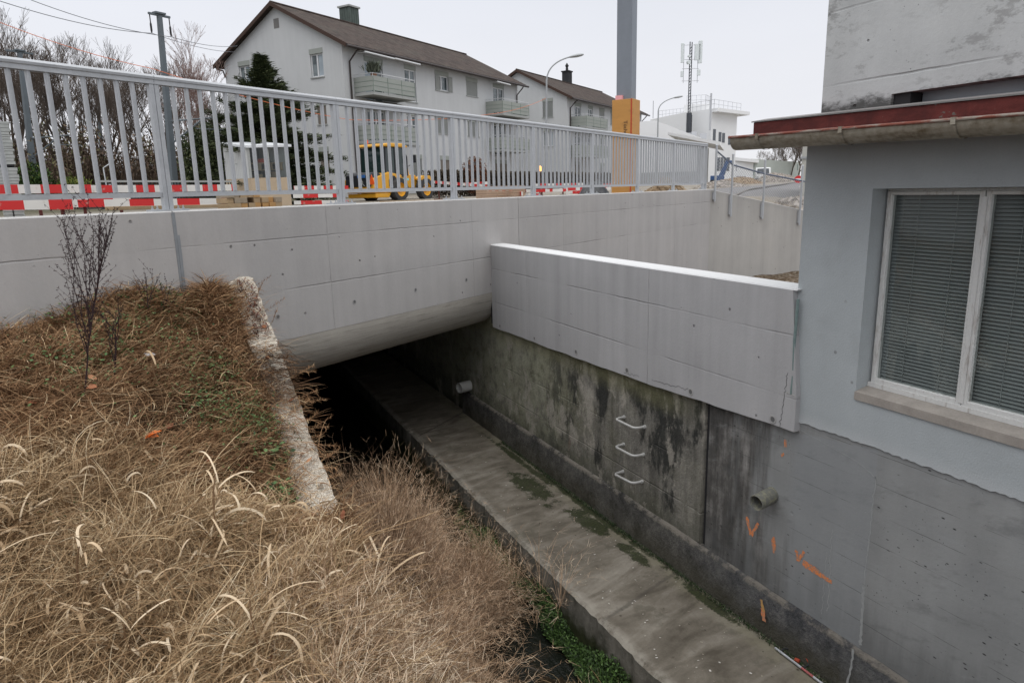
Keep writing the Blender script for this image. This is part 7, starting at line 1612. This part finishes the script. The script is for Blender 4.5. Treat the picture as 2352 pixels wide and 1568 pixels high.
# broken dry reeds with long drooping leaves
def reed(u, v, h, label, seed, leaves=9, Lf=(.35, .7), lean=(.2, 0)):
    p = bank_at(u, v) - (0, 0, .03); r = np.random.default_rng(seed); t = thing('dried_reed', label, 'reed', p); top = np.array([lean[0] * h, lean[1] * h, h]); path = [top * f + np.array([.02 * math.sin(f * 5), 0, 0]) for f in np.linspace(0, 1, 7)]
    mb = MB(); mb.tube(path, [.0065, .0065, .006, .006, .005, .004, .003], 6); mb.build('stalk', m_bl, t, True); parts = []
    for k in range(leaves):
        f = r.uniform(.35, 1.0); b = top * f; az = r.random() * 6.28; parts.append(b)
        v_, q_, nv = ribbons(np.array([b]), np.array([az]), np.array([r.uniform(.3, 1.0)]), np.array([r.uniform(1.9, 2.9)]), np.array([r.uniform(*Lf)]), np.array([r.uniform(.007, .012)]), 14, r.normal(0, .5), roll=np.array([r.uniform(-.6, .6)])); mesh_np('leaf', v_, q_, None, m_bl, {'rnd': np.full(nv, r.uniform(.55, 1.0))}, parent=t)
reed(470, 1330, .50, 'dry reed with long drooping pale leaves in the middle of the near bank', 3, 8, (.2, .5), (.25, .3))
reed(395, 1310, .34, 'small broken dry reed left of the large drooping reed', 4, 4, (.12, .3), (-.1, .2))
reed(150, 1450, .36, 'dry reed with arching leaves near the lower left corner', 5, 5, (.15, .4), (.3, .1))
reed(845, 1420, .34, 'dry reed leaning right near the creek side of the bank', 6, 6, (.2, .42), (.3, .2))
reed(590, 1600, .40, 'tall dry reed at the bottom edge of the near bank', 7, 4, (.2, .4), (.1, .3))
reed(300, 1590, .30, 'short dry reed at the bottom edge left of the tall one', 12, 4, (.15, .3), (.1, .1))
reed(370, 960, .42, 'lone bent pale reed stalk on the brown upper bank', 9, 2, (.28, .36), (.03, .0))
# litter
p = bank_at(355, 1050); mb = MB(p); rr = random.Random(4); vs = []
def crumple(mb, c, r, n=26, sq=.5):
    c = np.array(c); vs = [c + np.array([rr.gauss(0, 1), rr.gauss(0, 1), abs(rr.gauss(0, sq))]) * r for _ in range(n)]
    fs = [tuple(rr.sample(range(n), 3)) for _ in range(n)]; mb.add(vs, fs)
crumple(mb, p + (0, 0, .13), .026); tag(mb.build('orange_scrap', plain('orange plastic', (.75, .18, .03), .5)), 'crumpled orange plastic scrap lying in the brown growth', 'litter')
p = bank_at(352, 850); mb = MB(p); crumple(mb, p + (0, 0, .11), .022, 18, .3); tag(mb.build('white_scrap', plain('white plastic film', (.6, .6, .62), .4)), 'torn white plastic film scrap on the brown bank', 'litter')
# moss along the foot of the walkway
r = np.random.default_rng(101); n = 26000; y = r.uniform(2.8, 7.6, n); w = .12 + .05 * np.sin(y * 3.1) + .04 * np.sin(y * 7.7); k = r.random(n) ** .6; x = 2.835 - k * w; z = -4.0 + (1 - k) * .34 * (.7 + .3 * np.sin(y * 5)) + r.random(n) * .03; P = np.stack([x, y, z], 1)
v, q, nv = ribbons(P, r.random(n) * 6.28, r.uniform(0, 1.4, n), r.uniform(.8, 2.2, n), r.uniform(.012, .04, n), r.uniform(.008, .02, n), 2, roll=r.uniform(-1, 1, n))
m_moss = veg_mat('wet moss and cress', [(0, (.010, .020, .006)), (.4, (.028, .056, .014)), (.75, (.08, .15, .035)), (1, (.20, .32, .11))], .6, .4)
tag(mesh_np('moss', v, q, None, m_moss, {'rnd': np.repeat(np.clip(r.normal(.5, .24, n), 0, 1), nv)}), 'dark green moss and cress along the walkway foot', 'moss', kind='stuff')
n = 5000; y = r.uniform(2.6, 8.6, n); P = np.stack([XW - .075 - np.abs(r.normal(0, .02, n)), y, -3.455 + np.abs(r.normal(0, .012, n))], 1); v, q, nv = ribbons(P, r.random(n) * 6.28, r.uniform(0, 1.2, n), r.uniform(.8, 2, n), r.uniform(.008, .022, n), r.uniform(.005, .012, n), 1); tag(mesh_np('moss_seam', v, q, None, m_moss, {'rnd': np.repeat(np.clip(r.normal(.2, .15, n), 0, 1), nv)}), 'thin moss seam where the walkway meets the footing', 'moss', kind='stuff')
# small bits on the walkway
n = 260; r = np.random.default_rng(111); P = np.stack([r.uniform(2.95, 3.85, n), r.uniform(2.6, 9, n), np.full(n, -3.456)], 1); v, q, nv = ribbons(P, r.random(n) * 6.28, np.full(n, 1.5), np.full(n, 1.6), r.uniform(.006, .022, n), r.uniform(.005, .014, n), 1, taper=False); tag(mesh_np('walkway_crumbs', v, q, None, veg_mat('crumbs', [(0, (.05, .04, .03)), (.6, (.3, .27, .22)), (1, (.62, .60, .56))]), {'rnd': np.repeat(r.random(n), nv)}), 'small pale crumbs and leaf bits on the walkway', 'debris', kind='stuff')
# clamp lying on the walkway
t = thing('screw_clamp', 'rusty screw clamp with red and white bar lying on the walkway at bottom right', 'clamp', (3.83, 3.2, -3.45)); o = (3.83, 3.2, -3.45)
m_cl = rw_mat('red painted bar', .16, 0, .0); zc_ = -3.44; a = np.array([3.84, 3.43, zc_]); b = np.array([3.83, 2.62, zc_]); dv = b - a
mb = MB(o); mb.tube([a, a + dv * .32], .009, 8); mb.build('bar', m_galv, t, True)
for k in range(5): mb = MB(o); mb.tube([a + dv * (.32 + .136 * k), a + dv * (.32 + .136 * (k + 1))], .009, 8); mb.build('bar', plain('pink red bar paint', (.34, .10, .10), .6) if k % 2 == 0 else m_galv, t, True)
m_rst = plain('rusty handle', (.33, .055, .025), .7)
mb = MB(o); mb.tube([a + dv * .06, a + dv * .06 + (.055, 0, .01), a + dv * .10 + (.075, 0, .012), a + dv * .30 + (.075, 0, .012), a + dv * .33 + (.06, 0, .01), a + dv * .33], .007, 8); mb.build('frame', m_dark, t, True)
mb = MB(o); mb.tube([a + dv * .12 + (.085, 0, .02), a + dv * .28 + (.085, 0, .02)], .010, 8); mb.build('spindle', m_steel, t, True)
for f, rad in ((.10, .020), (.29, .026)): mb = MB(o); mb.tube([a + dv * f + (.075, 0, .02), a + dv * f + (.10, -.01, .03)], rad, 12); mb.build('knob', m_rst, t, True)
mb = MB(o); mb.tube([a + dv * .22 + (.02, 0, .012), a + dv * .26 + (.03, 0, .014)], .014, 8); mb.build('wedge', m_rst, t, True)
